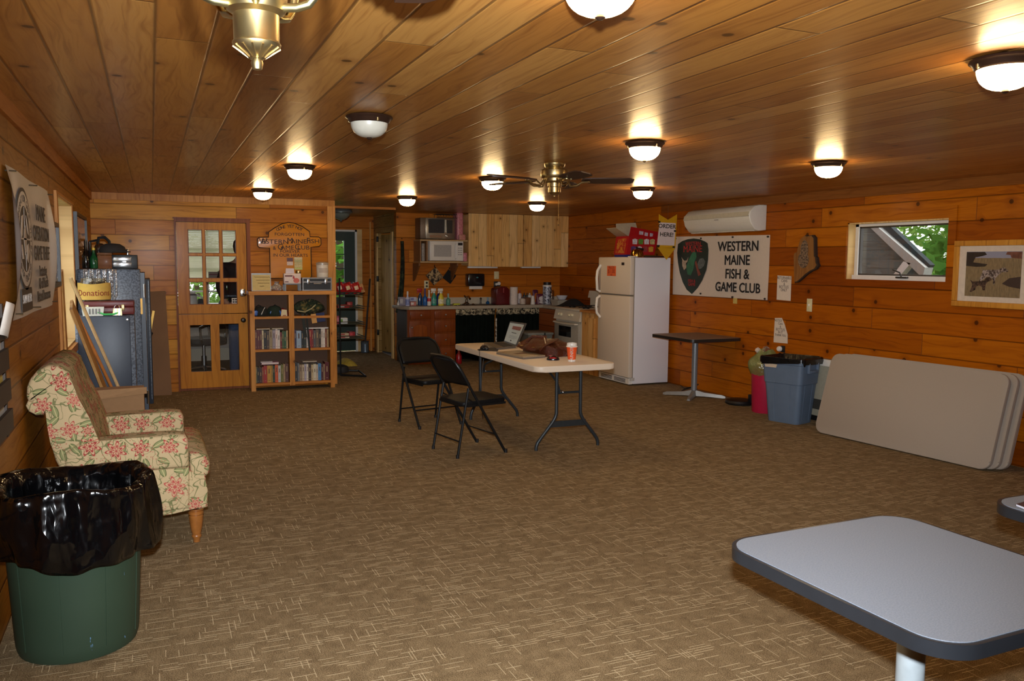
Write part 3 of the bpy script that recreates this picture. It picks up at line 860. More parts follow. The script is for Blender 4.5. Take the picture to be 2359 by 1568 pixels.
M_BLADE = mat((60, 38, 26), .45, var=.15)
def fan(x, y, label, ztop, zmot, rm, a0, near=False):
    t = thing('ceiling_fan', label, 'fan', (x, y, ztop), math.radians(a0), None)
    h = zmot - ztop
    m = MB(); m.lathe([(0, 0), (.078, 0), (.075, -.02), (.05, -.045), (.035, -.06), (.035, h + .05), (0, h + .05)], n=28); m.build('canopy', M_BRASS, t, False)
    m = MB(); m.lathe([(0, h + .06), (.06, h + .055), (rm, h + .03), (rm + .004, h), (rm, h - .02), (rm * .9, h - .03), (rm * .9, h - .05), (rm * .6, h - .062), (0, h - .062)], n=36); m.build('motor', M_BRASS, t, False)
    if near:
        prof = [(0, h - .06), (.04, h - .062), (.04, h - .16), (.046, h - .165), (.046, h - .232), (.043, h - .238), (.043, h - .248), (.034, h - .254), (.0335, h - .292), (.036, h - .296), (.034, h - .302), (.012, h - .316), (0, h - .316)]
    else:
        prof = [(0, h - .06), (.05, h - .062), (.05, h - .09), (.046, h - .094), (.046, h - .13), (.03, h - .145), (0, h - .145)]
    m = MB(); m.lathe(prof, n=32); hub = m.build('switch_housing', M_BRASS, t, False)
    m = MB()
    if near:
        m.lathe([(0, h - .314), (.006, h - .316), (.0095, h - .324), (.007, h - .333), (0, h - .335)], n=14)
        for k in range(14): m.beam((.0345 * math.cos(k * PI / 7), .0345 * math.sin(k * PI / 7), h - .301), (.0125 * math.cos(k * PI / 7), .0125 * math.sin(k * PI / 7), h - .316), .003, .003)
    else:
        m.lathe([(0, h - .14), (.006, h - .15), (.006, h - .16), (0, h - .165)], n=10)
        m.tube([(.03, 0, h - .14), (.032, 0, h - .36)], .0022, 5); m.lathe([(0, h - .36), (.006, h - .366), (0, h - .376)], (.032, 0, 0), 8)
    m.build('pull_finial', M_BRASS, hub, False)
    if near:
        for k in range(5):
            m = MB(); m.M = Matrix.Rotation(2 * PI * k / 5, 4, 'Z'); m.tube([(.04, 0, h - .243), (.062, 0, h - .243), (.08, 0, h - .238), (.094, 0, h - .222), (.102, 0, h - .20), (.105, 0, h - .17), (.098, 0, h - .13), (.06, 0, h - .11)], .0065, 10); m.build('curved_arm', mat((196, 186, 140), .3, 1), t, False)
    for k in range(5):
        A = Matrix.Rotation(2 * PI * k / 5, 4, 'Z')
        m = MB(); m.M = A
        zb = h - .052
        for sy in (-1, 1): m.tube([(rm * .75, sy * .012, h - .02), (rm + .02, sy * .02, zb - .03), (rm + .06, sy * .035, zb - .028), (rm + .10, sy * .04, zb - .004), (rm + .15, sy * .03, zb)], .006, 6)
        m.lathe([(0, 0), (.025, 0), (.025, .006), (0, .006)], (rm + .14, 0, zb - .003), 12)
        ir = m.build('blade_iron', M_BRASS, t, False)
        m = MB(); m.M = A @ Matrix.Translation((0, 0, zb + .006)) @ Matrix.Rotation(math.radians(-11), 4, 'X')
        r0, r1 = rm + .10, rm + .10 + (.385 if not near else .42)
        if near:
            top = []
            n = 9
            for i in range(n):
                u = r0 + (r1 - r0) * i / n
                top += [(u + .008, .066), (u + (r1 - r0) / n / 2, .078), (u + (r1 - r0) / n - .008, .066)]
            o = [(r0, -.05)] + [(a, -b) for a, b in top] + [(r1 + .03, -.03), (r1 + .035, 0), (r1 + .03, .03)] + top[::-1] + [(r0, .05)]
        else:
            o = [(r0, -.05), (r0 + .1, -.064), (r1 - .04, -.066), (r1, -.035), (r1, .035), (r1 - .04, .066), (r0 + .1, .064), (r0, .05)]
        m.prism(o, 0, .008)
        m.build('blade', M_BLADE, t, False)
    return t
fan(.157, 1.35, 'brass ceiling fan with scalloped blades cut off by the top of the photo', cz(.157, 1.35), 2.17, .095, 47, True)
fan(2.758, 5.643, 'brass ceiling fan with dark blades over the white folding table', cz(2.758, 5.643), 2.19, .10, -23)

# ================================================================== ON THE WALLS
def on_right(px, py): return at(px, py, X=XR)
R_R, R_U = Vector((0, -1, 0)), Vector((0, 0, 1))

# club banner
a, b, c, d = [on_right(*q) for q in ((1555, 546), (1775, 541), (1768, 691), (1554, 678))]
t = thing('banner', 'white vinyl club banner with a dark shield, pinned beside the fridge', 'banner', (XR, b.y, d.z))
ya, yb_ = 9.02, b.y
def bz(y, top):
    f = (ya - y) / (ya - yb_)
    return (1.877 + (1.852 - 1.877) * f) if top else (1.147 + (1.153 - 1.147) * f)
m = MB(); m.grid(lambda u, v: (XR - .007 - .004 * math.sin(u * 23) * math.sin(v * 4) ** 2 - .003 * math.sin(u * 7 + v * 5), ya + (yb_ - ya) * u, bz(ya + (yb_ - ya) * u, False) * (1 - v) + bz(ya + (yb_ - ya) * u, True) * v), 40, 12)
m.build('vinyl_sheet', mat((214, 198, 182), .45, var=.02), t)
def wall_txt(s, px, py, size, m_, par, sx=1, dx=.016, **k):
    p = on_right(px, py)
    return text(s, size, m_, par, (XR - dx, p.y, p.z), R_R, R_U, .0006, sx, **k)
wall_txt('WESTERN', 1702, 568, .155, M_INK, t, 1.04, bold=.0028)
wall_txt('MAINE', 1700, 600, .155, M_INK, t, .98, bold=.0028)
wall_txt('FISH &', 1700, 632, .155, M_INK, t, .98, bold=.0028)
wall_txt('GAME CLUB', 1700, 663, .150, M_INK, t, .98, bold=.0028)
pc = [(1564, 562), (1574, 555), (1586, 551), (1600, 549), (1614, 551), (1626, 556), (1632, 560), (1634, 575), (1633, 598), (1629, 622), (1620, 645), (1609, 663), (1596, 677), (1584, 667), (1575, 650), (1568, 628), (1564, 605), (1562, 582)]
sh = [(on_right(*q).y, on_right(*q).z) for q in pc]
m = MB(); m.prism(sh, XR - .014, XR - .012, ax='x'); shd = m.build('shield_emblem', mat((24, 40, 34), .6, var=.25, vs=6), t)
RED = mat((176, 44, 44), .7)
wall_txt('WESTERN', 1599, 562, .075, RED, shd, .95, .0165)
wall_txt('MAINE', 1598, 574, .115, RED, shd, 1.15, .0165, bold=.0004)
wall_txt('FISH &', 1596, 647, .055, RED, shd, 1, .0165)
wall_txt('GAME', 1596, 655, .055, RED, shd, 1, .0165)
def shp(pts, m_, par, x0, x1, name):
    mm = MB(); mm.prism([(on_right(*q).y, on_right(*q).z) for q in pts], x0, x1, ax='x'); return mm.build(name, m_, par)
shp([(1586, 632), (1583, 615), (1590, 596), (1596, 584), (1600, 578), (1606, 582), (1607, 592), (1602, 603), (1600, 618), (1594, 634)], mat((44, 104, 74), .7, var=.3, vs=9), shd, XR - .0155, XR - .014, 'printed_fish')
shp([(1574, 598), (1572, 592), (1578, 600), (1584, 600), (1588, 592), (1586, 602), (1582, 606), (1584, 616), (1578, 622), (1574, 612)], mat((170, 150, 128), .7, var=.3, vs=40), shd, XR - .0155, XR - .014, 'printed_deer')
shp([(1611, 620), (1609, 608), (1614, 596), (1622, 594), (1627, 602), (1624, 612), (1618, 618)], mat((92, 98, 96), .7, var=.4, vs=40), shd, XR - .0155, XR - .014, 'printed_bird')
shp([(1603, 604), (1606, 600), (1613, 622), (1617, 632), (1611, 636)], mat((128, 64, 50), .7), shd, XR - .0155, XR - .014, 'printed_branch')
for q in ((1558, 549), (1617, 549), (1690, 546), (1771, 545), (1616, 676), (1689, 684), (1764, 688)):
    p = on_right(*q)
    m = MB(); m.lathe([(0, -.02), (.011, -.02), (.011, -.004), (0, -.004)], (XR, p.y, p.z), 10, ax='x'); m.build('grommet', mat((60, 54, 50), .4, .6), t)
p = on_right(1694, 690); m = MB(); m.box((XR - .004, p.y - .035, p.z - .045), (XR - .001, p.y + .035, p.z + .03)); m.build('tape', mat((206, 180, 96), .5), t)

# air conditioner
y0_, y1_ = 7.29, 8.50
t = thing('air_conditioner', 'white split air conditioner high on the wall above the club banner', 'air conditioner', (XR, y0_, 1.9))
prof = [(0, 1.905), (-.10, 1.895), (-.155, 1.915), (-.215, 1.985), (-.235, 2.055), (-.222, 2.10), (-.17, 2.155), (-.10, 2.175), (0, 2.175)]
m = MB(); m.prism([(XR + u, v) for u, v in prof], y0_, y1_, ax='y', bev=.012); m.build('housing', mat((226, 220, 206), .3, var=.02), t)
m = MB(); m.M = Matrix.Translation((XR, 0, 0))
m.hexa([(-.243, y0_ + .012, 2.05), (-.235, y0_ + .012, 2.05), (-.235, y1_ - .012, 2.05), (-.243, y1_ - .012, 2.05), (-.231, y0_ + .012, 2.10), (-.223, y0_ + .012, 2.10), (-.223, y1_ - .012, 2.10), (-.231, y1_ - .012, 2.10)])
m.build('top_panel', mat((206, 196, 170), .35), t)
m = MB(); m.M = Matrix.Translation((XR, 0, 0)); m.beam((-.236, y0_ + .01, 2.052), (-.236, y1_ - .01, 2.052), .008, .006); m.build('panel_gap', mat((70, 62, 54), .6), t)
m = MB(); m.M = Matrix.Translation((XR, 0, 0)); m.beam((-.128, y0_ + .06, 1.899), (-.128, y1_ - .06, 1.899), .06, .008); m.build('outlet_flap', mat((212, 204, 188), .35), t)
p = at(1649, 511.5, X=XR - .24); m = MB(); m.box((XR - .239, p.y - .035, 2.028), (XR - .233, p.y + .035, 2.034)); m.build('badge', mat((90, 90, 92), .4), t)
m = MB()
for k in range(12): m.beam((XR - .165 + k * .012, y0_ + .02, 2.158 + k * .0015), (XR - .165 + k * .012, y0_ + .26, 2.158 + k * .0015), .004, .006)
m.build('top_grille', mat((170, 164, 150), .5), t)

# notices, switch, plaque, picture
def paper(pts, label, rows, x=XR, name='paper_notice', col=(226, 210, 192)):
    P = [on_right(*q) for q in pts]
    cx = sum((p.y for p in P)) / len(P); 
    t = thing(name, label, 'notice', (XR, cx, min(p.z for p in P)))
    m = MB(); m.prism([(p.y, p.z) for p in P], XR - .006, XR - .003, ax='x'); m.build('sheet', mat(col, .8, var=.02), t)
    for (px, py, s, sz) in rows: text(s, sz, mat((96, 80, 72), .9), t, (XR - .0072, on_right(px, py).y, on_right(px, py).z), R_R, R_U, .0004, .85)
    return t
paper([(1792, 634), (1824, 636), (1822, 693), (1790, 690)], 'white paper notice below the wooden plaque, nearest the banner', [(1808, 640, 'RETURNABLE', .042), (1808, 647, 'CANS', .042), (1808, 654, '&', .04), (1807, 661, 'BOTTLES', .042), (1807, 668, 'ONLY', .042)])
paper([(1786, 732), (1802, 732), (1808, 746), (1815, 770), (1815, 791), (1783, 788)], 'white paper notice with a torn corner above the blue trash bin', [(1794, 738, 'NOTICE', .036), (1799, 745, 'Cans', .04), (1799, 752, '&', .036), (1799, 759, 'BOTTLES', .04), (1799, 765.5, 'IN IT', .038), (1799, 772, 'THANK YOU', .034)])
p0, p1 = on_right(1859, 717), on_right(1872, 688)
t = thing('light_switch', 'ivory switch plate on the side wall below the wooden plaque', 'switch', (XR, p1.y, p0.z))
m = MB(); m.rbox((XR - .008, p0.y, p0.z), (XR, p1.y, p1.z), .003); m.build('plate', M_IVORY, t)
m = MB(); c = (p0 + p1) / 2; m.rbox((XR - .02, c.y - .006, c.z - .01), (XR - .006, c.y + .006, c.z + .012), .002); m.build('toggle', M_WHITE, t)
p = on_right(1800, 803)
t = thing('wall_plug', 'small round white plug on a dark plate above the blue trash bin', 'plug', (XR, p.y, p.z - .04))
m = MB(); m.rbox((XR - .012, p.y - .06, p.z - .035), (XR, p.y + .0, p.z + .035), .004); m.build('plate', M_BLACK, t)
m = MB(); m.lathe([(0, -.05), (.022, -.046), (.03, -.03), (.026, -.012), (0, -.01)], (XR, p.y, p.z), 14, ax='x'); m.build('plug', M_WHITE, t)

pl = [(1862, 541), (1866, 543), (1878, 541), (1883, 547), (1884, 590), (1887, 593), (1888, 605), (1891, 611), (1885, 620), (1875, 624), (1863, 632), (1852, 642), (1842, 650), (1836, 651), (1834, 590), (1836, 583), (1842, 580), (1846, 565), (1851, 550), (1856, 545)]
P = [(on_right(*q).y, on_right(*q).z) for q in pl]
t = thing('wooden_plaque', 'state-shaped wooden wall plaque with dark edge and a wolf-like animal painted on it', 'plaque', (XR, P[0][0], min(q[1] for q in P)))
m = MB(); m.prism(P, XR - .03, XR, ax='x'); m.build('edge', mat((52, 36, 26), .7), t)
cy_, cz_ = sum(q[0] for q in P) / len(P), sum(q[1] for q in P) / len(P)
m = MB(); m.prism([(cy_ + (u - cy_) * .93 + .012, cz_ + (v - cz_) * .965) for u, v in P], XR - .034, XR - .03, ax='x'); m.build('face', boards('plaque_face', [(140, 92, 46), (146, 98, 50), (150, 102, 54)], 'z', 'y', .5, 0, 9, 0, groove=0), t)
m = MB()
ell = lambda c0, c1, r0, r1, n=16: [(c0 + r0 * math.cos(2 * PI * k / n), c1 + r1 * math.sin(2 * PI * k / n)) for k in range(n)]
q = on_right(1859, 578); m.prism(ell(q.y, q.z, .055, .11), XR - .037, XR - .034, ax='x'); q = on_right(1857, 598); m.prism(ell(q.y, q.z, .075, .085), XR - .038, XR - .034, ax='x')
m.build('painted_animal', speckle('painted_fur', (60, 44, 34), (146, 118, 92), 55), t)

a, b = on_right(2207, 555), on_right(2207, 706)
yl, yr = 4.945, 3.95
zt, zb_ = 1.745, 1.21
t = thing('framed_print', 'light-framed print of two hunting dogs in a field beside the small window', 'picture', (XR, yr, zb_))
fw = .045
m = MB()
for q0, q1 in (((yr, zb_), (yl, zb_ + fw)), ((yr, zt - fw), (yl, zt)), ((yr, zb_ + fw), (yr + fw, zt - fw)), ((yl - fw, zb_ + fw), (yl, zt - fw))): m.rbox((XR - .03, q0[0], q0[1]), (XR, q1[0], q1[1]), .006)
m.build('frame', boards('print_frame', [(206, 140, 52), (212, 148, 58), (216, 154, 62)], 'z', 'y', .5, 0, 9, 0, groove=0), t)
m = MB(); m.box((XR - .012, yr + fw, zb_ + fw), (XR - .008, yl - fw, zt - fw)); m.build('mat_board', mat((222, 206, 186), .8), t)
ix0, ix1 = on_right(2229, 600).y, on_right(2357, 600).y
iz0, iz1 = on_right(2290, 684).z, on_right(2290, 579).z
def art(name):
    t_ = NT('field_print')
    o = t_.obj(); V = o[2]
    f = t_.lin(V, iz0, iz1)
    n1 = t_.noise(t_.comb(t_.ma('MULTIPLY', o[1], 60), t_.ma('MULTIPLY', V, 14), 0), 1.5, 3)
    grass = t_.mix(n1, S(84, 70, 50), S(172, 146, 104))
    sky_ = t_.mix(f, S(172, 160, 156), S(150, 150, 168))
    n2 = t_.noise(t_.comb(o[1], V, 0), 9, 3)
    c = t_.mix(t_.ma('GREATER_THAN', t_.ma('ADD', f, t_.ma('MULTIPLY', n2, .03)), .87), grass, sky_)
    t_.p(Base_Color=c, Roughness=.6)
    return t_.m
m = MB(); m.box((XR - .0135, ix1, iz0), (XR - .012, ix0, iz1)); im = m.build('printed_image', art('x'), t)
def ip(u, v): return (ix0 + (ix1 - ix0) * u, iz0 + (iz1 - iz0) * v)
def sil(pts, m_, x, name):
    mm = MB(); mm.prism([ip(*q) for q in pts], XR - x - .0006, XR - x, ax='x'); mm.build(name, m_, im)
FUR1 = speckle('dog_coat_roan', (52, 38, 34), (176, 158, 148), 60)
FUR2 = speckle('dog_coat_liver', (40, 26, 22), (96, 70, 58), 50)
sil([(.0, .99), (.34, .99), (.38, .93), (.3, .9), (.17, .87), (.13, .76), (.4, .72), (.36, .67), (.2, .66), (.0, .68)], mat((48, 40, 32), .8, var=.3), .0135, 'printed_tree')
sil([(.74, .99), (1, .99), (1, .84), (.9, .85), (.82, .86), (.8, .92), (.72, .93)], mat((120, 74, 56), .8, var=.3), .0135, 'printed_tree')
sil([(.68, .3), (.8, .42), (1, .46), (1, .2), (.8, .24)], mat((66, 52, 44), .8), .0135, 'printed_shadow')
sil([(.27, .36), (.31, .52), (.32, .57), (.30, .62), (.33, .59), (.5, .6), (.6, .6), (.66, .64), (.72, .65), (.77, .6), (.785, .56), (.74, .55), (.68, .55), (.62, .5), (.58, .44), (.56, .42), (.55, .28), (.52, .28), (.52, .38), (.46, .44), (.4, .45), (.36, .40), (.29, .34), (.25, .35)], FUR1, .0142, 'printed_dog')
sil([(.10, .10), (.14, .24), (.13, .3), (.09, .37), (.15, .33), (.3, .345), (.36, .36), (.40, .43), (.45, .44), (.5, .38), (.46, .35), (.42, .33), (.39, .27), (.38, .14), (.34, .14), (.32, .22), (.26, .25), (.22, .22), (.2, .14), (.16, .12), (.13, .09)], FUR2, .0149, 'printed_dog')
m = MB(); m.box((XR - .020, yr + fw, zb_ + fw), (XR - .019, yl - fw, zt - fw)); m.build('glazing', pane_mat('picture_glass', fac=.045), t)

# ---- armchair wall: operation banner, pictures, brochure rack
L_R = Vector((0, 1, 0))
def on_left(px, py): return at(px, py, X=XL + .03)
t = thing('banner', 'white vinyl banner with a brown round seal on the armchair wall', 'banner', (XL, 5.2, 1.25))
ya, yb_ = 4.44, 6.10
m = MB(); m.grid(lambda u, v: (XL + .012 + .05 * math.sin(PI * v) * (math.exp(-((u - .0) / .05) ** 2) + .8 * math.exp(-((u - 1) / .05) ** 2)) + .006 * math.sin(u * 9), ya + (yb_ - ya) * u, 1.262 * (1 - v) + 1.972 * v - .01 * u * (1 - v)), 40, 14)
m.build('vinyl_sheet', mat((206, 196, 186), .4, var=.02), t)
BRN = mat((74, 60, 46), .7)
def left_txt(s, y, z, size, m_, par, sx=1, dx=.026, **k): return text(s, size, m_, par, (XL + dx, y, z), L_R, R_U, .0006, sx, **k)
for s_, z, sz in (('MAINE', 1.80, .125), ('OPERATION', 1.685, .115), ('GAME THIEF', 1.575, .115), ('Protecting', 1.475, .085), ('All of Maine\'s', 1.405, .085), ('Natural Resources', 1.335, .085)): left_txt(s_, 5.58, z, sz, BRN, t, 1.18 if sz > .1 else 1.0, bold=.0009)
sy, sz = 4.86, 1.645
m = MB(); m.prism(ell(sy, sz, .285, .255, 40), XL + .024, XL + .026, ax='x'); seal = m.build('seal', BRN, t)
m = MB(); m.prism(ell(sy, sz, .265, .237, 40), XL + .026, XL + .0268, ax='x'); m.build('seal_ring', mat((206, 196, 186), .4), seal)
m = MB(); m.prism(ell(sy, sz, .185, .165, 40), XL + .0268, XL + .0276, ax='x'); m.build('seal_center', BRN, seal)
m = MB()
for q in ([(-.15, .03), (-.10, .11), (-.04, .12), (-.06, .07), (-.09, .02), (-.13, 0)], [(.06, .12), (.12, .07), (.15, .02), (.10, .03), (.07, .07)], [(-.02, .05), (.03, .07), (.05, .0), (.03, -.06), (-.02, -.08), (-.05, 0)], [(-.15, -.03), (-.10, -.03), (-.07, -.1), (-.12, -.1)], [(.06, -.03), (.12, -.02), (.15, -.06), (.08, -.12), (.03, -.1)]):
    m.prism([(sy + u, sz + v) for u, v in q], XL + .0276, XL + .0284, ax='x')
m.box((XL + .0276, sy - .19, sz - .004), (XL + .0284, sy + .19, sz + .004)); m.box((XL + .0276, sy - .003, sz - .16), (XL + .0284, sy + .003, sz + .16))
m.build('seal_animals', mat((206, 196, 186), .4), seal)
def ringtext(s_, r0, r1, a0, a1, size):
    for k, ch in enumerate(s_):
        if ch == ' ': continue
        a = math.radians(a0 + (a1 - a0) * k / (len(s_) - 1))
        up = Vector((0, math.cos(a) * r0, math.sin(a) * r1)).normalized()
        rt = Vector((0, up.z, -up.y))
        if a1 > a0: up, rt = -up, -rt
        text(ch, size, BRN, seal, (XL + .0275, sy + r0 * math.cos(a), sz + r1 * math.sin(a)), rt, up, .0003)
ringtext('CALL OPERATION GAME THIEF', .225, .2, 200, -20, .05)
ringtext('STOP POACHING', .225, .2, 222, 318, .05)
m = MB(); m.prism(rrect(sy - .19, 1.285, sy + .19, 1.40, .02), XL + .024, XL + .026, ax='x'); m.build('seal_label', BRN, t)
left_txt('SUPPORTER', sy, 1.345, .062, mat((206, 196, 186), .4), t, 1, .0265)
for y, z in ((4.5, 1.95), (5.28, 1.945), (6.06, 1.95), (6.06, 1.275), (5.2, 1.285), (4.5, 1.29)):
    m = MB(); m.tube([(XL + .001, y, z), (XL + .045, y + .02, z)], .004, 6); m.build('nail', mat((120, 110, 90), .4, .8), t)
def pic_left(y0, y1, z0, z1, label, art_m, frame_m, mat_c):
    t = thing('framed_picture', label, 'picture', (XL, y0, z0))
    m = MB(); f = .03
    for q0, q1 in (((y0, z0), (y1, z0 + f)), ((y0, z1 - f), (y1, z1)), ((y0, z0 + f), (y0 + f, z1 - f)), ((y1 - f, z0 + f), (y1, z1 - f))): m.box((XL, q0[0], q0[1]), (XL + .028, q1[0], q1[1]))
    m.build('frame', frame_m, t)
    m = MB(); m.box((XL, y0 + f, z0 + f), (XL + .008, y1 - f, z1 - f)); m.build('mat_board', mat(mat_c, .7), t)
    m = MB(); m.box((XL + .008, y0 + .11, z0 + .11), (XL + .010, y1 - .11, z1 - .11)); m.build('printed_image', art_m, t)
    m = MB(); m.box((XL + .017, y0 + f, z0 + f), (XL + .018, y1 - f, z1 - f)); m.build('glazing', pane_mat('picture_glass_shiny', fac=.12), t)
pic_left(6.18, 6.62, 1.36, 1.79, 'dark-framed picture with a blue mat between the banner and the window', camo('wood_scene', [(70, 48, 36), (112, 84, 60), (48, 36, 34)], 9), mat((34, 26, 24), .4), (74, 76, 120))
pic_left(8.22, 9.45, 1.36, 1.955, 'large black-framed glazed picture between the window and the corner', camo('brown_scene', [(120, 84, 54), (140, 98, 60), (96, 66, 44)], 3), mat((22, 18, 18), .4), (128, 92, 60))

# brochure rack low on the armchair wall
t = thing('brochure_rack', 'dark slatted rack of brochures at the edge of the photo beside the armchair', 'rack', (XL, 3.9, .78))
for y in (3.45, 4.03):
    m = MB(); m.box((XL, y, .80), (XL + .03, y + .03, 1.36)); m.build('upright', mat((58, 44, 34), .6), t)
for k in range(4):
    z = .84 + k * .13
    m = MB(); m.box((XL + .03, 3.4, z), (XL + .045, 4.08 - .02 * k, z + .075)); m.box((XL + .0, 3.4, z - .012), (XL + .045, 4.08 - .02 * k, z)); m.build('shelf_slat', mat((58, 44, 34), .6), t)
BC = [(196, 190, 180), (90, 110, 150), (150, 60, 50), (206, 180, 90), (90, 130, 90), (210, 206, 200)]
for k in range(4):
    for j in range(4):
        y = 3.42 + j * .155
        z = .84 + k * .13
        o = MB(); o.hexa([(XL + .008 + .003 * j, y, z + .002), (XL + .016 + .003 * j, y, z + .002), (XL + .016 + .003 * j, y + .15, z + .002), (XL + .008 + .003 * j, y + .15, z + .002), (XL + .01, y, z + .115), (XL + .018, y, z + .115), (XL + .018, y + .15, z + .115), (XL + .01, y + .15, z + .115)])
        tag(o.build('brochure', mat(BC[(k * 3 + j * 2) % 6], .5)), 'brochure in slot %s along shelf %s of the dark rack by the armchair' % (('one', 'two', 'three', 'four')[j], ('one', 'two', 'three', 'four')[k]), 'brochure', 'brochures in the dark rack')
o = MB(); o.grid(lambda u, v: (XL + .045 + .03 * v + .015 * math.sin(u * 3), 3.82 + .15 * u, 1.25 + .13 * v - .03 * u), 4, 4); o2 = o.build('flyer', M_PAPER)
sm_ = o2.modifiers.new('thick', 'SOLIDIFY'); sm_.thickness = .004
tag(o2, 'white flyer sticking out of the top of the dark brochure rack', 'flyer')

# ================================================================== ARMCHAIR
t = thing('armchair', 'floral upholstered armchair with rolled back and turned wooden legs', 'armchair', (-.15, 5.15, 0))
Y0, Y1 = 4.72, 5.60
def sweep_profile(pts, y0, y1, bev=.03):
    m = MB(); m.prism(pts, y0, y1, ax='y', bev=bev); return m
back = [(-.24, .42), (-.27, .60), (-.315, .74), (-.36, .84), (-.385, .92), (-.40, .975), (-.44, 1.01), (-.49, 1.015), (-.54, .99), (-.572, .95), (-.588, .91), (-.592, .865), (-.585, .835), (-.565, .825), (-.55, .845), (-.535, .86),
        (-.515, .835), (-.51, .78), (-.505, .70), (-.495, .62), (-.478, .53), (-.45, .46), (-.40, .38), (-.24, .36)]
sweep_profile(back, Y0 + .02, Y1 - .02, .022).build('backrest', M_FLORAL, t, uv=True, smooth=50)
# small scroll under the roll
m = MB(); m.prism([(-.585, .845), (-.55, .855), (-.52, .84), (-.51, .80), (-.52, .765), (-.555, .765), (-.585, .785), (-.598, .815)], Y0 + .03, Y1 - .03, ax='y', bev=.012); m.build('back_roll', M_FLORAL, t, uv=True, smooth=50)
base = [(-.44, .40), (.10, .42), (.235, .40), (.245, .30), (.245, .205), (.20, .192), (.05, .20), (-.03, .183), (-.20, .165), (-.40, .18), (-.45, .30)]
sweep_profile(base, Y0 + .035, Y1 - .035, .015).build('seat_base', M_FLORAL, t, uv=True, smooth=50)
m = MB()
for k, (a, b) in enumerate(((-.30, .24),)):
    m.grid(lambda u, v: (0, 0, 0), 1, 1) if False else None
cush = [(-.30, .36), (.20, .36), (.256, .39), (.268, .43), (.25, .475), (.19, .50), (0, .51), (-.30, .50)]
sweep_profile(cush, Y0 + .145, Y1 - .145, .045).build('seat_cushion', M_FLORAL, t, uv=True, smooth=60)
m = MB(); m.prism([(.158, .37), (.24, .37), (.258, .39), (.262, .44), (.245, .485), (.20, .505), (.158, .51)], Y0 + .04, Y1 - .04, ax='y', bev=.03); m.build('cushion_front', M_FLORAL, t, uv=True, smooth=60)
for y in (Y0, Y1 - .15):
    m = MB(); m.prism([(-.43, .44), (.155, .44), (.155, .585), (.14, .615), (.08, .625), (-.12, .622), (-.29, .615), (-.36, .62), (-.44, .56)], y, y + .15, ax='y', bev=.028)
    m.build('armrest', M_FLORAL, t, uv=True, smooth=50)
    m = MB(); m.prism([(-.43, .20), (.15, .215), (.155, .44), (-.43, .44)], y + .012, y + .14, ax='y', bev=.012); m.build('arm_panel', M_FLORAL, t, uv=True, smooth=50)
M_TURN = mat((150, 92, 40), .35, var=.15, coat=.3)
for y in (Y0 + .10, Y1 - .10):
    m = MB(); m.lathe([(0, 0), (.018, 0), (.02, .022), (.026, .03), (.026, .036), (.022, .042), (.03, .075), (.036, .12), (.038, .145), (.032, .152), (.040, .158), (.040, .168), (.034, .174), (.042, .182), (.042, .20), (0, .20)], (.185, y, 0), 20); m.build('front_leg', M_TURN, t)
    m = MB(); m.beam((-.50, y, 0), (-.42, y, .22), .04, .04, (0, 1, 0)); m.build('rear_leg', M_TURN, t)

# ================================================================== GREEN CAN WITH BLACK LINER
c0 = (-.315, 3.70)
t = thing('trash_can', 'worn dark green trash can with a black bag at the corner of the photo', 'trash can', (c0[0], c0[1], 0))
tg = NT('worn_green_plastic')
v = tg.n('TexCoord').outputs['Object']
scr = tg.n('Mapping', {0: v, 3: (1, 1, .35)})
sc1 = tg.sm(tg.noise(scr, 34, 3, .6), .70, .74)
tg.p(Base_Color=tg.mix(sc1, tg.mix(tg.noise(v, 3, 3), S(40, 56, 42), S(54, 70, 54)), S(100, 140, 180)), Roughness=.5, Specular_IOR_Level=.3)
m = MB()
prof = [(0, 0), (.20, 0), (.215, .008), (.222, .03), (.225, .06), (.250, .55), (.252, .60), (.262, .605), (.262, .625), (.246, .625), (.244, .60), (.22, .05), (0, .03)]
m.lathe(prof, (c0[0], c0[1], 0), 40)
m.build('can_body', tg.m, t)
for a in (-100, -60, -20, 20, 60, 100, 140, 180, 220):
    m = MB(); a_ = math.radians(a); m.beam((c0[0] + .2245 * math.cos(a_), c0[1] + .2245 * math.sin(a_), .05), (c0[0] + .2495 * math.cos(a_), c0[1] + .2495 * math.sin(a_), .56), .006, .004, (math.cos(a_), math.sin(a_), 0)); m.build('moulded_rib', tg.m, t)
bagm = NT('black_bag_film')
v = bagm.n('TexCoord').outputs['Object']
mp = bagm.n('Mapping', {0: v, 3: (1, 1, .45)})
bagm.p(Base_Color=S(6, 6, 7), Roughness=.13, Specular_IOR_Level=.5)
bv = bagm.n('TexVoronoi', {'Vector': bagm.n('VectorMath', {0: bagm.n('Mapping', {0: v, 3: (1, 1, .42)}), 1: bagm.n('Vector' + 'Math', {0: bagm.n('TexNoise', {'Vector': v, 'Scale': 5}).outputs['Color'], 'Scale': .12}, operation='SCALE').outputs[0]}, operation='ADD').outputs[0], 'Scale': 9.0})
bagm.bump(bagm.ma('ADD', bagm.ma('MULTIPLY', bv.outputs['Distance'], .8), bagm.ma('ADD', bagm.ma('MULTIPLY', bagm.noise(mp, 7, 2, .45, .8), .5), bagm.ma('MULTIPLY', bagm.noise(mp, 34, 1, .4, .6), .10))), .8, .05)
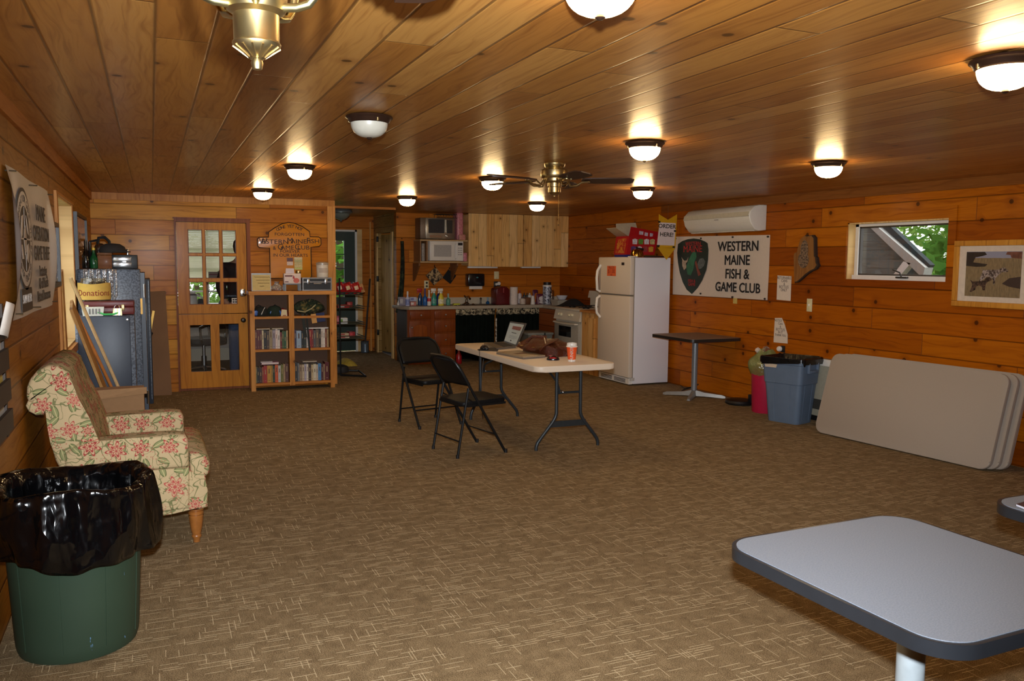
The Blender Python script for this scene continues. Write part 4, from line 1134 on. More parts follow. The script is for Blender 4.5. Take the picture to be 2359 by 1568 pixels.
def bag(u, v):
    """liner: rises inside the rim, folds over and hangs outside; u round, v from inside bottom to outer hem"""
    a = 2 * PI * u
    wob = .012 * math.sin(5 * a) + .008 * math.sin(11 * a + 1) + .006 * math.sin(23 * a)
    if v < .35:
        f = v / .35
        r, z = .19 + .042 * f + .3 * wob * f, .25 + .41 * f
    elif v < .5:
        f = (v - .35) / .15
        r, z = .232 + .053 * math.sin(f * PI / 2) + wob * (.3 + .7 * f), .66 + .02 * math.sin(f * PI) + .015 * math.sin(3 * a)
    else:
        f = (v - .5) / .5
        hem = .40 - .045 * max(0, math.cos(a - .35)) ** 12 + .018 * math.sin(2 * a + .6) + .012 * math.sin(5 * a) + .006 * math.sin(9 * a)
        fold = .006 + .03 * f * max(0, math.cos(a - .35)) ** 10 + .016 * f * math.sin(7 * a + 2.5 * f) + .007 * f * math.sin(17 * a + 1)
        r, z = .280 + .012 * math.sin(f * PI) + fold + wob * (1 - f), .66 + (hem - .66) * f
    return (c0[0] + r * math.cos(a), c0[1] + r * math.sin(a), z)
m = MB(); m.grid(bag, 120, 34, cu=True)
b = tag(m.build('trash_bag', bagm.m, smooth=180), 'shiny black trash bag folded over the rim of the green can', 'trash bag')
sm_ = b.modifiers.new('film', 'SOLIDIFY'); sm_.thickness = .002

# ================================================================== LUMBER BEHIND THE ARMCHAIR
def plank(p, q, w, th, side, label, name='board', m_=None, cat='board', group=None):
    m = MB(); m.beam(p, q, w, th, side)
    o = m.build(name, m_ or M_PLANKY)
    return tag(o, label, cat, group)
plank((-.20, 7.2, 0), (-.55, 6.95, 1.21), .30, .02, (.95, 0, .3), 'wide pine board leaning on the wall behind the armchair')
plank((-.592, 7.05, 0), (-.592, 6.78, 1.46), .12, .018, (1, 0, 0), 'narrow upright board against the daylit window, behind the wide leaning one')
def pole(p, q, r, label, m_, clampz):
    t = thing('fishing_rod', label, 'rod', p, 0)
    m = MB(); m.tube([p, q], r, 8); m.build('shaft', m_, t)
    P, Q = Vector(p), Vector(q)
    m = MB(); c = P.lerp(Q, clampz); m.tube([c, c + (Q - P).normalized() * .06], r * 1.7, 8); m.rbox(c + Vector((.0, -.02, 0)), c + Vector((.04, .01, .03)), .004); m.build('reel_clamp', M_BLACK, t)
pole((-.11, 7.62, 0), (-.575, 7.30, 1.40), .013, 'pale rod leaning on the wall in front of the blue cabinet, above the other rod', mat((206, 172, 122), .5, var=.1), .28)
pole((-.14, 7.55, 0), (-.57, 7.22, 1.22), .012, 'orange-brown rod leaning on the wall in front of the blue cabinet, below the pale rod', mat((184, 112, 50), .5, var=.1), .2)
t = thing('cardboard_box', 'flattened tan cardboard box with a torn flap behind the armchair', 'box', (-.25, 6.4, 0))
a, b_, c, d = at(222, 897, Y=6.35), at(338, 889, Y=6.35), at(342, 905, Y=6.35), at(222, 920, Y=6.35)
m = MB(); m.box((XL + .02, 6.36, 0), (b_.x - .02, 6.62, b_.z - .03)); m.build('body', M_CARD, t)
m = MB(); m.hexa([(a.x, 6.33, d.z), (c.x - .01, 6.33, c.z), (c.x - .01, 6.345, c.z), (a.x, 6.345, d.z), (a.x, 6.30, a.z), (b_.x, 6.30, b_.z), (b_.x, 6.312, b_.z), (a.x, 6.312, a.z)]); m.build('flap', mat((176, 134, 92), .85), t)

# ================================================================== SAFE, CABINET AND WHAT STANDS ON THEM
M_HAMM = speckle('hammered_grey', (58, 66, 78), (108, 118, 132), 60, .35, .3, .5, .12)
M_NAVY = mat((46, 54, 68), .42, var=.05)
SX, SY = at(325, 700, Y=8.15).x, 8.15
ZS = at(260, 620, Y=SY).z
t = thing('gun_safe', 'tall hammered-grey steel safe between the window and the leaning cardboard', 'safe', (-.35, 8.4, 0))
m = MB(); m.rbox((XL + .01, SY, 0), (SX, SY + .62, ZS), .012); m.build('body', M_HAMM, t)
m = MB(); m.box((SX, SY + .02, .05), (SX + .035, SY + .60, ZS - .03)); m.build('door', M_NAVY, t)
for z in (.25, ZS - .25):
    m = MB(); m.tube([(SX + .03, SY + .01, z), (SX + .03, SY + .01, z + .12)], .012); m.build('hinge', M_STEEL, t)
m = MB(); m.box((SX - .005, SY - .004, 1.06), (SX + .012, SY + .0, 1.2)); m.build('label_plate', mat((176, 130, 50), .4, .4), t)
ZC, CY = at(255, 727, Y=7.75).z, 7.75
CX = at(312, 800, Y=CY).x
t = thing('steel_cabinet', 'low dark blue steel cabinet in front of the tall safe', 'cabinet', (-.35, 7.95, 0))
m = MB(); m.rbox((XL + .01, CY + .012, 0), (CX, SY - .01, ZC), .008); m.build('body', M_HAMM, t)
m = MB(); m.rbox((XL + .03, CY - .012, .05), (CX - .035, CY + .012, ZC - .004), .006); dr = m.build('door', M_NAVY, t)
m = MB(); m.lathe([(0, -.014), (.01, -.012), (.012, 0), (0, .002)], (CX - .055, CY - .012, ZC - .035), 12, ax='y'); m.build('lock', M_STEEL, dr)
# second safe door edge and the cardboard by the back wall
p, q = at(326, 642, Y=9.7), at(345, 642, Y=9.7)
t = thing('steel_locker', 'narrow dark steel locker behind the tall safe by the corner', 'locker', (q.x - .2, 9.9, 0))
m = MB(); m.rbox((q.x - .45, 9.7, 0), (q.x, 10.25, q.z), .008); m.build('body', mat((50, 58, 70), .4), t)
for k, x in enumerate((.012, .045)):
    m = MB(); m.box((q.x - x - .008, 9.692, .05), (q.x - x, 9.70, q.z - .02)); m.build('edge_strip', M_HAMM, t)
m = MB(); m.box((q.x - .085, 9.69, q.z - .06), (q.x - .06, 9.70, q.z - .02)); m.build('tag', M_WHITE, t)
m = MB(); m.box((q.x - .065, 9.69, .90), (q.x - .045, 9.70, 1.08)); m.build('brass_strip', M_BRASS, t)
a, b_, c = at(348, 672, Y=10.40), at(381, 670, Y=10.42), at(396, 902, Y=10.3)
m = MB(); m.hexa([(a.x - .02, 10.28, 0), (c.x, 10.28, 0), (c.x, 10.30, 0), (a.x - .02, 10.30, 0), (a.x - .02, 10.45, a.z), (b_.x, 10.45, b_.z), (b_.x, 10.47, b_.z), (a.x - .02, 10.47, a.z)])
tag(m.build('cardboard_sheet', mat((128, 92, 62), .85, var=.08, vs=4)), 'tall brown cardboard sheet leaning on the back wall beside the half door', 'cardboard')
p0, p1 = at(352, 725, Y=10.1), at(346, 750, Y=10.1)
t = thing('hanging_key', 'gold tag and dark cord hanging from the steel locker beside the cardboard sheet', 'key', p1)
m = MB(); m.beam((p1.x, 10.2, p1.z - .05), (p0.x + .01, 10.2, p0.z + .04), .025, .006, (0, 1, 0)); m.build('tag', mat((206, 160, 70), .4, .4), t)
m = MB(); m.tube([(p1.x - .03, 10.19, p1.z - .04), (p1.x + .02, 10.19, p1.z - .09), (p1.x - .01, 10.19, p1.z - .16)], .008); m.build('cord', M_BLACK, t)

# briefcase on the cabinet
BY = 7.82
zb0, zb1 = at(250, 723, Y=BY).z, at(250, 694, Y=BY).z
zb0 = ZC + .004
x0, x1 = XL + .07, at(309, 710, Y=BY).x
t = thing('briefcase', 'maroon briefcase with brass latches lying on the blue steel cabinet', 'briefcase', ((x0 + x1) / 2, BY, zb0))
MR = mat((104, 34, 30), .4)
m = MB(); m.rbox((x0, BY, zb0), (x1, BY + .30, zb0 + (zb1 - zb0) * .56), .008); m.build('body', MR, t)
m = MB(); m.rbox((x0, BY, zb0 + (zb1 - zb0) * .57), (x1, BY + .30, zb1), .008); m.build('lid', MR, t)
for px in (283, 201):
    p = at(px, 707, Y=BY)
    m = MB(); m.rbox((p.x - .013, BY - .006, (zb0 + zb1) / 2 - .025), (p.x + .013, BY + .002, (zb0 + zb1) / 2 + .03), .003); m.build('latch', M_BRASS, t)
xm = (x0 + x1) / 2
m = MB(); m.tube([(xm - .05, BY, zb0 + .03), (xm - .045, BY - .025, zb0 + .025), (xm + .045, BY - .025, zb0 + .025), (xm + .05, BY, zb0 + .03)], .007); m.build('handle', MR, t)
# jar
p = at(218, 693, Y=7.95)
jz = zb1
t = thing('donation_jar', 'glass jar with a yellow donations label on the maroon briefcase', 'jar', (p.x, 7.97, jz))
r = .125
hh = at(218, 641, Y=7.95).z - jz
m = MB(); m.lathe([(0, .004), (r * .9, .004), (r, .02), (r, hh * .74), (r * .82, hh * .86), (r * .80, hh), (r * .76, hh), (r * .76, hh * .86), (r * .95, hh * .72), (r * .95, .02), (0, .016)], n=28); m.build('glass', pane_mat('jar_glass', (.92, .9, .84, 1), .12), t, False)
m = MB(); m.grid(lambda u, v: ((r + .002) * math.cos(-PI * 1.02 * u - .0), (r + .002) * math.sin(-PI * 1.02 * u), .012 + v * hh * (.72 + .03 * math.sin(9 * u))), 24, 1); m.build('paper_label', mat((216, 176, 84), .8, var=.04), t, False)
tx = text('Donations', .072, mat((140, 40, 30), .8), None, (0, 0, 0), (1, 0, 0), (0, 0, 1), .0005, .95)
for v_ in tx.data.vertices:
    a = v_.co.x / (r + .003) - PI / 2
    rr = r + .0035 - v_.co.y
    v_.co = Vector((rr * math.cos(a), rr * math.sin(a), v_.co.z + hh * .36))
tx.parent = t
def item(name, label, cat, x, y, z, group=None): return thing(name, label, cat, (x, y, z), 0, group)
# small things in front of the case
p = at(215, 727, Y=7.79)
t = item('plastic_basket', 'small white slotted plastic basket on the front edge of the blue cabinet', 'basket', p.x, 7.79, ZC)
m = MB(); m.hexa([(-.075, -.03, 0), (.075, -.03, 0), (.075, .012, 0), (-.075, .012, 0), (-.085, -.035, .075), (.085, -.035, .075), (.085, .015, .075), (-.085, .015, .075)]); m.build('body', mat((220, 220, 206), .4), t, False)
m = MB()
for k in range(4): m.box((-.03 + k * .024, -.037, .015), (-.018 + k * .024, -.031, .06))
m.build('slot', mat((120, 120, 118), .6), t, False)
p = at(250, 724, Y=7.77)
m = MB(); m.tube([(p.x - .08, 7.765, ZC + .03), (p.x - .03, 7.755, ZC + .012), (p.x + .04, 7.755, ZC + .012), (p.x + .09, 7.765, ZC + .03)], .008, 8)
tag(m.build('green_strap', mat((70, 190, 96), .5)), 'bright green strap on the front edge of the blue cabinet', 'strap')
p = at(270, 718, Y=7.77)
t = item('key_bunch', 'bunch of keys hanging at the front of the maroon briefcase', 'keys', p.x, 7.775, ZC)
for k in range(5):
    m = MB(); m.beam((-.03 + k * .015, -.012 - .003 * k, .002), (-.02 + k * .012, -.012 - .003 * k, .06), .014, .004, (0, 1, 0)); m.build('key', M_STEEL if k % 2 else M_BRASS, t, False)
m = MB(); m.tube([(.02 * math.cos(a), -.01, .065 + .02 * math.sin(a)) for a in [2 * PI * k / 14 for k in range(14)]], .003, 6, closed=True); m.build('ring', M_STEEL, t, False)
# clear wrap over the safe
m = MB()
xa, xb = XL + .06, at(270, 650, Y=SY).x
m.grid(lambda u, v: (xa + (xb - xa) * u, SY - .012 - .012 * math.sin(u * 31 + v * 3) * (1 - .3 * v) - .008 * math.sin(u * 67), ZS + .002 - (.30 - .10 * abs(math.sin(u * 7))) * v), 60, 8)
o = m.build('plastic_wrap', thin_mat('clear_wrap', (230, 230, 240), .78, .5, .12, 1, 40), smooth=180)
sm_ = o.modifiers.new('film', 'SOLIDIFY'); sm_.thickness = .0015
tag(o, 'shiny clear plastic wrap draped over the top edge of the tall safe', 'plastic wrap')
# on top of the safe
def sx_(px, y=8.3): return at(px, 620, Y=y).x
m_gl = pane_mat('bottle_glass', (.82, .78, .72, 1), .14)
def bottle(x, y, z, h, r, mm, label, neck=.35, name='bottle', group=None, cap=None, capm=None, cat='bottle', lab=None, labm=None):
    t = item(name, label, cat, x, y, z, group)
    m = MB(); m.lathe([(0, .003), (r * .9, .003), (r, .01), (r, h * (1 - neck) * .92), (r * .85, h * (1 - neck)), (r * .4, h * (1 - neck * .6)), (r * .36, h), (0, h)], n=18); m.build('body', mm, t, False)
    if cap: m = MB(); m.lathe([(0, h), (r * .42, h), (r * .42, h + cap), (0, h + cap)], n=14); m.build('cap', capm, t, False)
    if lab:
        m = MB(); m.lathe([(r + .001, h * lab[0]), (r + .001, h * lab[1])], n=18); m.build('label', labm, t, False)
    return t
z = ZS + .002
bottle(sx_(183), 8.28, z, .32, .05, m_gl, 'tall clear glass bottle at the wall end of the safe top', .4)
bottle(sx_(199), 8.30, z, .25, .032, mat((22, 16, 14), .12), 'dark brown bottle beside the clear one on the safe', .5)
bottle(sx_(208, 8.36), 8.40, z, .24, .03, mat((20, 22, 26), .12), 'black bottle standing behind the green one on the safe', .5)
bottle(sx_(217), 8.31, z, .165, .034, mat((24, 76, 40), .12), 'green bottle with a yellow neck on the safe', .4, cap=.02, capm=mat((206, 170, 50), .4))
p0, p1 = at(225, 618, Y=8.30), at(257, 582, Y=8.30)
t = item('wooden_box', 'small brown wooden box on the safe under the dark cap', 'box', (p0.x + p1.x) / 2, 8.36, z)
hb = p1.z - z
wb_ = (p1.x - p0.x) / 2
m = MB(); m.rbox((-wb_, -.06, 0), (wb_, .10, hb - .022), .004); m.build('body', boards('box_wood', [(112, 66, 30), (120, 72, 34), (126, 78, 38)], 'x', 'z', .5, 0, 5, 0, groove=0), t, False)
m = MB(); m.rbox((-wb_ - .003, -.063, hb - .02), (wb_ + .003, .103, hb), .004); m.build('lid', boards('box_wood_lid', [(104, 60, 28), (110, 66, 30), (116, 70, 34)], 'x', 'y', .5, 0, 5, 0, groove=0), t, False)
p0, p1 = at(222, 583, Y=8.45), at(237, 560, Y=8.45)
t = item('metal_flask', 'silver canister with a black lever handle behind the wooden box on the safe', 'canister', (p0.x + p1.x) / 2, 8.55, z)
hf = p1.z - z
m = MB(); m.lathe([(0, 0), (.05, 0), (.055, .01), (.055, hf * .8), (.04, hf * .94), (.02, hf), (0, hf)], n=24); m.build('body', M_STEEL, t, False)
m = MB(); m.tube([(-.02, 0, hf - .005), (-.01, 0, hf + .05), (.04, 0, hf + .055), (.075, 0, hf + .02), (.085, 0, hf - .045)], .014, 8); m.tube([(-.01, 0, hf + .03), (-.08, 0, hf + .015), (-.085, 0, hf - .10)], .012, 8); m.build('lever_handle', M_BLACK, t, False)
p0, p1 = at(238, 584, Y=8.3), at(279, 568, Y=8.3)
t = item('flat_cap', 'dark flat cap lying on the small wooden box on the safe', 'cap', (p0.x + p1.x) / 2, 8.38, z + hb)
m = MB(); m.lathe([(0, .085), (.06, .08), (.10, .055), (.115, .02), (.11, .0), (0, .0)], n=26, sy=.9); m.build('crown', mat((40, 32, 28), .9), t, False)
m = MB(); m.prism([(.02, -.115), (.10, -.08), (.15, -.10), (.13, -.13), (.06, -.15), (.0, -.14)], .004, .014, bev=.004); m.build('brim', mat((36, 28, 26), .9), t, False)
p0, p1 = at(257, 617, Y=8.32), at(316, 587, Y=8.32)
t = item('stereo', 'silver and black stereo receiver on top of the tall safe', 'stereo', (p0.x + p1.x) / 2 - .0, 8.45, z)
w2, hs = (p1.x - p0.x) / 2, p1.z - z
m = MB(); m.rbox((-w2, -.10, 0), (w2, .12, hs), .006); m.build('case', M_BLACK, t, False)
for za, zb2 in ((.02, .06), (hs - .06, hs - .02)):
    m = MB(); m.rbox((-w2 + .01, -.108, za), (w2 - .05, -.098, zb2), .003); m.build('front_panel', mat((200, 200, 200), .2, .9), t, False)
m = MB(); m.lathe([(0, -.125), (.012, -.122), (.012, -.105), (0, -.10)], (w2 - .1, 0, hs / 2), 12, ax='y'); m.lathe([(0, -.125), (.012, -.122), (.012, -.105), (0, -.10)], (-w2 + .1, 0, hs / 2), 12, ax='y'); m.build('dial', M_STEEL, t, False)
m = MB(); m.lathe([(0, hs), (.01, hs), (.012, hs + .04), (.006, hs + .055), (0, hs + .056)], (w2 - .08, -.04, 0), 12); m.build('antenna_cap', M_STEEL, t, False)

# ================================================================== BOOKCASE
BF = 10.20      # front plane
def bk(px, py, y=BF): return at(px, py, Y=y)
xl, xr = bk(577, 780).x, bk(770.5, 780).x
ztop = bk(672, 670).z
BBK = YB - .03
pw = .052
t = thing('bookcase', 'open pine bookcase with six compartments beside the half door', 'bookcase', ((xl + xr) / 2, 10.3, 0))
for a in (xl, xr - pw):
    m = MB(); m.box((a, BF, 0), (a + pw, BF + .03, ztop)); m.build('front_stile', M_CASE, t)
    m = MB(); m.box((a + .015, BF + .03, 0), (a + .035, BBK, ztop)); m.build('side_panel', M_CASE, t)
xm = (bk(666, 780).x + bk(679, 780).x) / 2
zsh = [bk(672, 728).z, bk(672, 803).z, bk(672, 880).z]
m = MB(); m.box((xm - .03, BF, zsh[2] - .04), (xm + .03, BF + .03, ztop - .04)); m.build('center_stile', M_CASE, t)
m = MB(); m.box((xm - .01, BF + .03, zsh[2]), (xm + .01, BBK, ztop - .03)); m.build('divider', M_CASE, t)
m = MB(); m.box((xl - .01, BF - .012, ztop - .045), (xr + .01, BBK, ztop)); m.build('top', boards('bookcase_top', [(196, 132, 62), (204, 140, 70), (214, 152, 82)], 'x', 'z', .5, .2, 9, .15, groove=0), t)
M_CASEX = boards('bookcase_shelf', [(190, 124, 56), (198, 132, 62), (208, 144, 74)], 'x', 'z', .5, .2, 9, .1, groove=0)
for z in zsh:
    m = MB(); m.box((xl + .035, BF + .006, z - .028), (xr - .035, BBK, z)); m.build('shelf', M_CASEX, t)
m = MB(); m.box((xl + .03, BBK, zsh[2] - .02), (xr - .03, BBK + .008, ztop)); m.build('back_panel', mat((92, 62, 40), .7), t)

LX0, LX1, RX0, RX1 = xl + pw, xm - .03, xm + .03, xr - pw
def book(x, z, w, h, d, col, label, group, tilt=0, pages=True):
    t = thing('book', label, 'book', (x, BF + .05, z), 0, group)
    if tilt: t.rotation_euler = (0, tilt, 0)
    m = MB(); m.box((0, 0, 0), (w, .004, h)); m.box((0, .004, 0), (.003, d, h)); m.box((w - .003, .004, 0), (w, d, h)); m.build('cover', mat(col, .45, var=.12, vs=60), t, False)
    m = MB(); m.box((.003, .006, .004), (w - .003, d - .006, h - .004)); m.build('pages', mat((216, 202, 176), .9), t, False)
    lum = sum(col)
    m = MB(); r = random.Random(int(x * 1000)); 
    z0 = h * r.uniform(.45, .6)
    m.box((w * .38, -.0012, z0), (w * .62, 0, z0 + h * r.uniform(.2, .32))); m.box((w * .3, -.0012, h * .11), (w * .7, 0, h * .13))
    m.build('spine_title', mat((176, 150, 106) if lum < 330 else (90, 66, 52), .6), t, False)
    return t
ORD = ['first', 'second', 'third', 'fourth', 'fifth', 'sixth', 'seventh', 'eighth', 'ninth', 'tenth', 'eleventh', 'twelfth', 'thirteenth', 'fourteenth', 'fifteenth', 'sixteenth']
rows_ = {
    ('middle', 'door-side'): (LX0, LX1, zsh[1], [((86, 24, 22), 1.1, .235, 'dark red'), ((92, 28, 24), 1.1, .235, 'dark red'), ((84, 26, 24), 1, .235, 'dark red'), ((206, 190, 150), .8, .23, 'cream'), ((26, 24, 22), 1.3, .23, 'black'), ((72, 56, 46), 1.2, .225, 'brown'), ((150, 132, 96), 1.5, .235, 'olive-tan'), ((150, 140, 150), 1.4, .23, 'greyish lilac'), ((220, 200, 190), 1, .24, 'pinkish white'), ((214, 206, 196), 1.1, .23, 'off-white'), ((110, 26, 28), .9, .20, 'deep red'), ((70, 90, 44), .9, .215, 'olive green'), ((36, 84, 48), 1.1, .21, 'dark green'), ((190, 160, 110), .8, .22, 'tan')]),
    ('middle', 'hall-side'): (RX0, RX1, zsh[1], [((50, 44, 84), 1, .225, 'navy'), ((150, 170, 190), 2.1, .215, 'light blue'), ((24, 28, 26), 1, .21, 'black'), ((34, 44, 38), 1.2, .20, 'dark green'), ((190, 180, 170), 1.1, .225, 'grey-white'), ((150, 40, 34), 1.2, .225, 'red'), ((120, 34, 30), .8, .23, 'dark red'), ((80, 80, 84), 1, .215, 'grey'), ((98, 82, 66), 1.4, .225, 'brown'), ((40, 34, 32), .9, .225, 'blackish'), ((206, 196, 182), .9, .235, 'white'), ((216, 208, 196), .9, .235, 'bright white'), ((120, 60, 40), .8, .23, 'rust'), ((176, 146, 96), .8, .225, 'tan')]),
    ('bottom', 'door-side'): (LX0, LX1, zsh[2], [((104, 98, 56), .7, .20, 'olive'), ((34, 32, 30), 1, .19, 'black'), ((66, 40, 28), 1.3, .19, 'dark brown'), ((150, 70, 40), .8, .195, 'rust'), ((160, 34, 30), 1.6, .21, 'red'), ((186, 138, 40), 1.9, .21, 'mustard'), ((160, 120, 34), .8, .21, 'dark gold'), ((30, 60, 42), 1, .205, 'dark green'), ((206, 90, 34), 1.5, .215, 'orange'), ((186, 184, 178), 1.3, .205, 'pale grey'), ((110, 110, 44), 1.2, .215, 'olive green'), ((170, 140, 100), .9, .22, 'tan'), ((96, 56, 48), 1.6, .225, 'maroon-brown')]),
    ('bottom', 'hall-side'): (RX0, RX1, zsh[2], [((44, 48, 52), 1.4, .235, 'slate'), ((110, 112, 112), .8, .225, 'grey'), ((150, 130, 104), 1.3, .205, 'tan'), ((190, 174, 146), 1.1, .205, 'cream'), ((170, 166, 186), .9, .21, 'lilac'), ((214, 206, 190), 1, .21, 'white'), ((60, 44, 38), 1.3, .205, 'dark brown'), ((190, 170, 130), 1, .20, 'beige'), ((206, 200, 176), 1.4, .205, 'ivory'), ((196, 180, 160), .9, .20, 'pale pink'), ((74, 132, 184), 1.5, .21, 'sky blue'), ((80, 34, 34), 1, .20, 'maroon'), ((150, 120, 90), .8, .2, 'light brown'), ((90, 22, 26), 2.0, .225, 'dark red')])}
tops = {}
for (rw, side), (xa, xb, z, bl_) in rows_.items():
    tot = sum(b[1] for b in bl_)
    unit = (xb - xa - .012) / tot
    x = xa + .004
    for i, (col, w, h, nm) in enumerate(bl_):
        hh = h * (zsh[0] - zsh[1]) / .40 * (1 if rw == 'middle' else 1)
        book(x, z + .001, w * unit - .0015, hh, .15 + .03 * ((i * 7) % 3) / 3, col, '%s book, %s from the door end of the %s-shelf %s compartment' % (nm, ORD[i], rw, side), 'books in the %s-shelf %s compartment' % (rw, side))
        x += w * unit
    tops[(rw, side)] = z + max(b[2] for b in bl_) * (zsh[0] - zsh[1]) / .40
def flat(name, x0, x1, z, h, col, label, rough=.5, d=.17, cat='book'):
    t = thing(name, label, cat, ((x0 + x1) / 2, BF + .05, z))
    w = (x1 - x0) / 2
    m = MB(); m.box((-w, -.01, 0), (w, d, .003)); m.box((-w, -.01, h - .003), (w, d, h)); m.build('cover', mat(col, rough, spec=.7), t, False)
    m = MB(); m.box((-w + .004, -.006, .003), (w - .004, d - .004, h - .003)); m.build('pages', mat((224, 214, 204), .8), t, False)
zt_ = tops[('middle', 'door-side')]
flat('book', LX0 + .02, LX0 + .18, zt_ + .001, .012, (176, 150, 104), 'tan book lying flat on the dark red books of the middle shelf')
flat('magazine', LX0 + .20, LX1 - .06, zt_ + .001, .010, (206, 196, 170), 'cream magazine lying flat over the middle of the middle-shelf door-side books', cat='magazine')
zt_ = tops[('bottom', 'door-side')]
flat('magazine', LX0 + .07, LX1 - .12, zt_ + .001, .024, (200, 150, 180), 'pink glossy magazine stack lying on the bottom-shelf door-side books', .15, cat='magazine')
flat('magazine', LX0 + .06, LX0 + .2, zt_ + .026, .010, (196, 190, 190), 'grey magazine on top of the pink glossy stack', .3, cat='magazine')
zt_ = tops[('middle', 'hall-side')]
flat('magazine', RX0 + .14, RX1 - .01, zt_ + .001, .014, (216, 214, 212), 'white folder lying flat on the middle-shelf hall-side books', .4, .12, cat='folder')
zt_ = tops[('bottom', 'hall-side')]
flat('magazine', RX0 + .10, RX0 + .27, zt_ + .001, .009, (200, 188, 170), 'pale folder lying flat on the bottom-shelf hall-side books', .6, cat='folder')

# caps and ear muffs on the top shelf
z = zsh[0] + .001
def cap(x, label, col, s=1, rz=0, stripe=None):
    t = thing('baseball_cap', label, 'cap', (x, BF + .13, z), rz, 'caps on the top shelf')
    m = MB(); m.lathe([(.085 * s, 0), (.088 * s, .03 * s), (.08 * s, .075 * s), (.055 * s, .105 * s), (0, .118 * s)], n=22); m.lathe([(0, .001), (.085 * s, 0)], n=22); m.build('crown', mat(col, .9), t, False)
    m = MB(); m.prism([(-.07 * s, -.06 * s), (-.06 * s, -.12 * s), (-.02 * s, -.145 * s), (.02 * s, -.145 * s), (.06 * s, -.12 * s), (.07 * s, -.06 * s)], .004, .012, bev=.003); m.build('brim', mat([c * .9 for c in col], .9), t, False)
    m = MB(); m.lathe([(0, .118 * s), (.008, .119 * s), (0, .127 * s)], n=8); m.build('button', mat(col, .9), t, False)
    if stripe:
        m = MB(); m.tube([(-.03 * s, -.085 * s, .02), (-.0, -.075 * s, .075 * s), (.03 * s, -.05 * s, .1 * s)], .006, 6); m.build('stripe', mat(stripe, .8), t, False)
def muff(x, label, col):
    t = thing('ear_muffs', label, 'ear muffs', (x, BF + .085, z), 0, 'ear muffs on the top shelf')
    for sx in (-1, 1):
        m = MB(); m.lathe([(0, -.03), (.028, -.028), (.036, -.012), (.036, .012), (0, .014)], (sx * .036, 0, .038), 16, ax='y'); m.build('ear_cup', mat(col, .25, spec=.7), t, False)
    m = MB(); m.tube([(-.036, .02, .06), (-.03, .03, .11), (0, .035, .13), (.03, .03, .11), (.036, .02, .06)], .007, 6); m.build('headband', M_BLACK, t, False)
W_ = LX1 - LX0
cap(LX0 + .085, 'black cap with a white stripe, nearest the door end of the top shelf', (26, 30, 28), 1, .3, (200, 200, 196))
muff(LX0 + .06, 'blue ear muffs under the striped black cap', (36, 86, 170))
cap(LX0 + .245, 'dark green cap in the middle of the door-side top compartment', (28, 44, 34), 1.05, -.2)
muff(LX0 + .25, 'blue ear muffs in front of the dark green cap', (36, 90, 180))
cap(LX1 - .055, 'red cap against the center stile of the top shelf', (150, 28, 30), .75, .1)
m = MB(); m.prism([(-.04, 0), (.035, 0), (.03, .075), (-.03, .08)], -.006, .0, ax='y'); o = m.build('paper_tag', mat((220, 206, 166), .7)); o.location = (LX1 - .05, BF + .03, z); tag(o, 'cream card standing in front of the red cap', 'card')
t = thing('camouflage_jacket', 'bundled green camouflage jacket with hanging straps on the hall-side top shelf', 'jacket', ((RX0 + RX1) / 2, BF + .14, z))
m = MB()
W2 = (RX1 - RX0)
def jk(u, v):
    a = 2 * PI * u
    r = math.sin(PI * v)
    x = -.02 + .44 * W2 * r * math.cos(a) * (1 + .1 * math.sin(3 * a + 5 * v))
    y = .10 * r * math.sin(a) * (1 + .15 * math.sin(4 * a))
    return (x, y, .004 + .10 * (1 - math.cos(PI * v)) * (.72 + .18 * math.sin(2 * a + 1) + .08 * math.sin(7 * a)))
m.grid(jk, 40, 14, cu=True); m.build('bundle', camo('jacket_camo', [(44, 58, 34), (30, 34, 24), (104, 92, 50)], 12), t, False, smooth=180)
m = MB(); m.tube([(-.17, -.10, .06), (-.08, -.115, .045), (0, -.11, .085), (.05, -.10, .13)], .007, 6); m.build('piping', mat((170, 160, 120), .8), t, False)
for x, l, w, col in ((-.10, .26, .035, (40, 46, 44)), (-.055, .42, .022, (34, 38, 38))):
    m = MB(); m.beam((x, -.098, .03), (x - .01, -.128, .02), w, .006, (0, 0, 1)); m.beam((x - .01, -.128, .022), (x + .02, -.135, -l), w, .006, (0, 1, 0)); m.build('strap', mat(col, .8), t, False)
m = MB(); m.beam((.015, -.12, .02), (.03, -.138, -.09), .06, .005, (0, 1, 0)); m.build('paper_label', mat((196, 150, 90), .8), t, False)
m = MB(); m.beam((.10, -.11, .03), (.11, -.135, -.075), .10, .006, (0, 1, 0)); m.build('blue_patch', mat((34, 48, 92), .8), t, False)

# ================================================================== ON TOP OF THE BOOKCASE
z = ztop + .001
def px2(p0, p1, y):
    a, b = at(p0[0], p1[1], Y=y), at(p1[0], p0[1], Y=y)
    return a, b
a, b = px2((580, 629), (624, 670), BF + .03)
t = thing('framed_note', 'framed handwritten note standing at the door end of the bookcase top', 'note', ((a.x + b.x) / 2, BF + .03, z))
w, h = (b.x - a.x) / 2, b.z - z
m = MB(); m.box((-w, .006, 0), (w, .02, h)); m.build('backing', mat((150, 150, 146), .4, .4), t, False)
m = MB(); m.box((-w + .008, .002, .006), (w - .008, .006, h - .02)); m.build('note_sheet', mat((214, 190, 126), .8), t, False)
for k, s_ in enumerate(('Thank you for keeping', 'this shelf of books', 'tidy for the next', 'reader')):
    pass
m = MB()
for k in range(4):
    r = random.Random(k)
    n = (7, 6, 5, 2)[k]
    pts = [(-w + .03 + (w * 1.7) * i / 26 * (n / 7) + .02 * k, .001, h * (.78 - .17 * k) + .006 * math.sin(i * 2.3) * r.uniform(.4, 1)) for i in range(26)]
    m.tube(pts, .0022, 4)
m.build('handwriting', mat((110, 80, 44), .8), t, False)
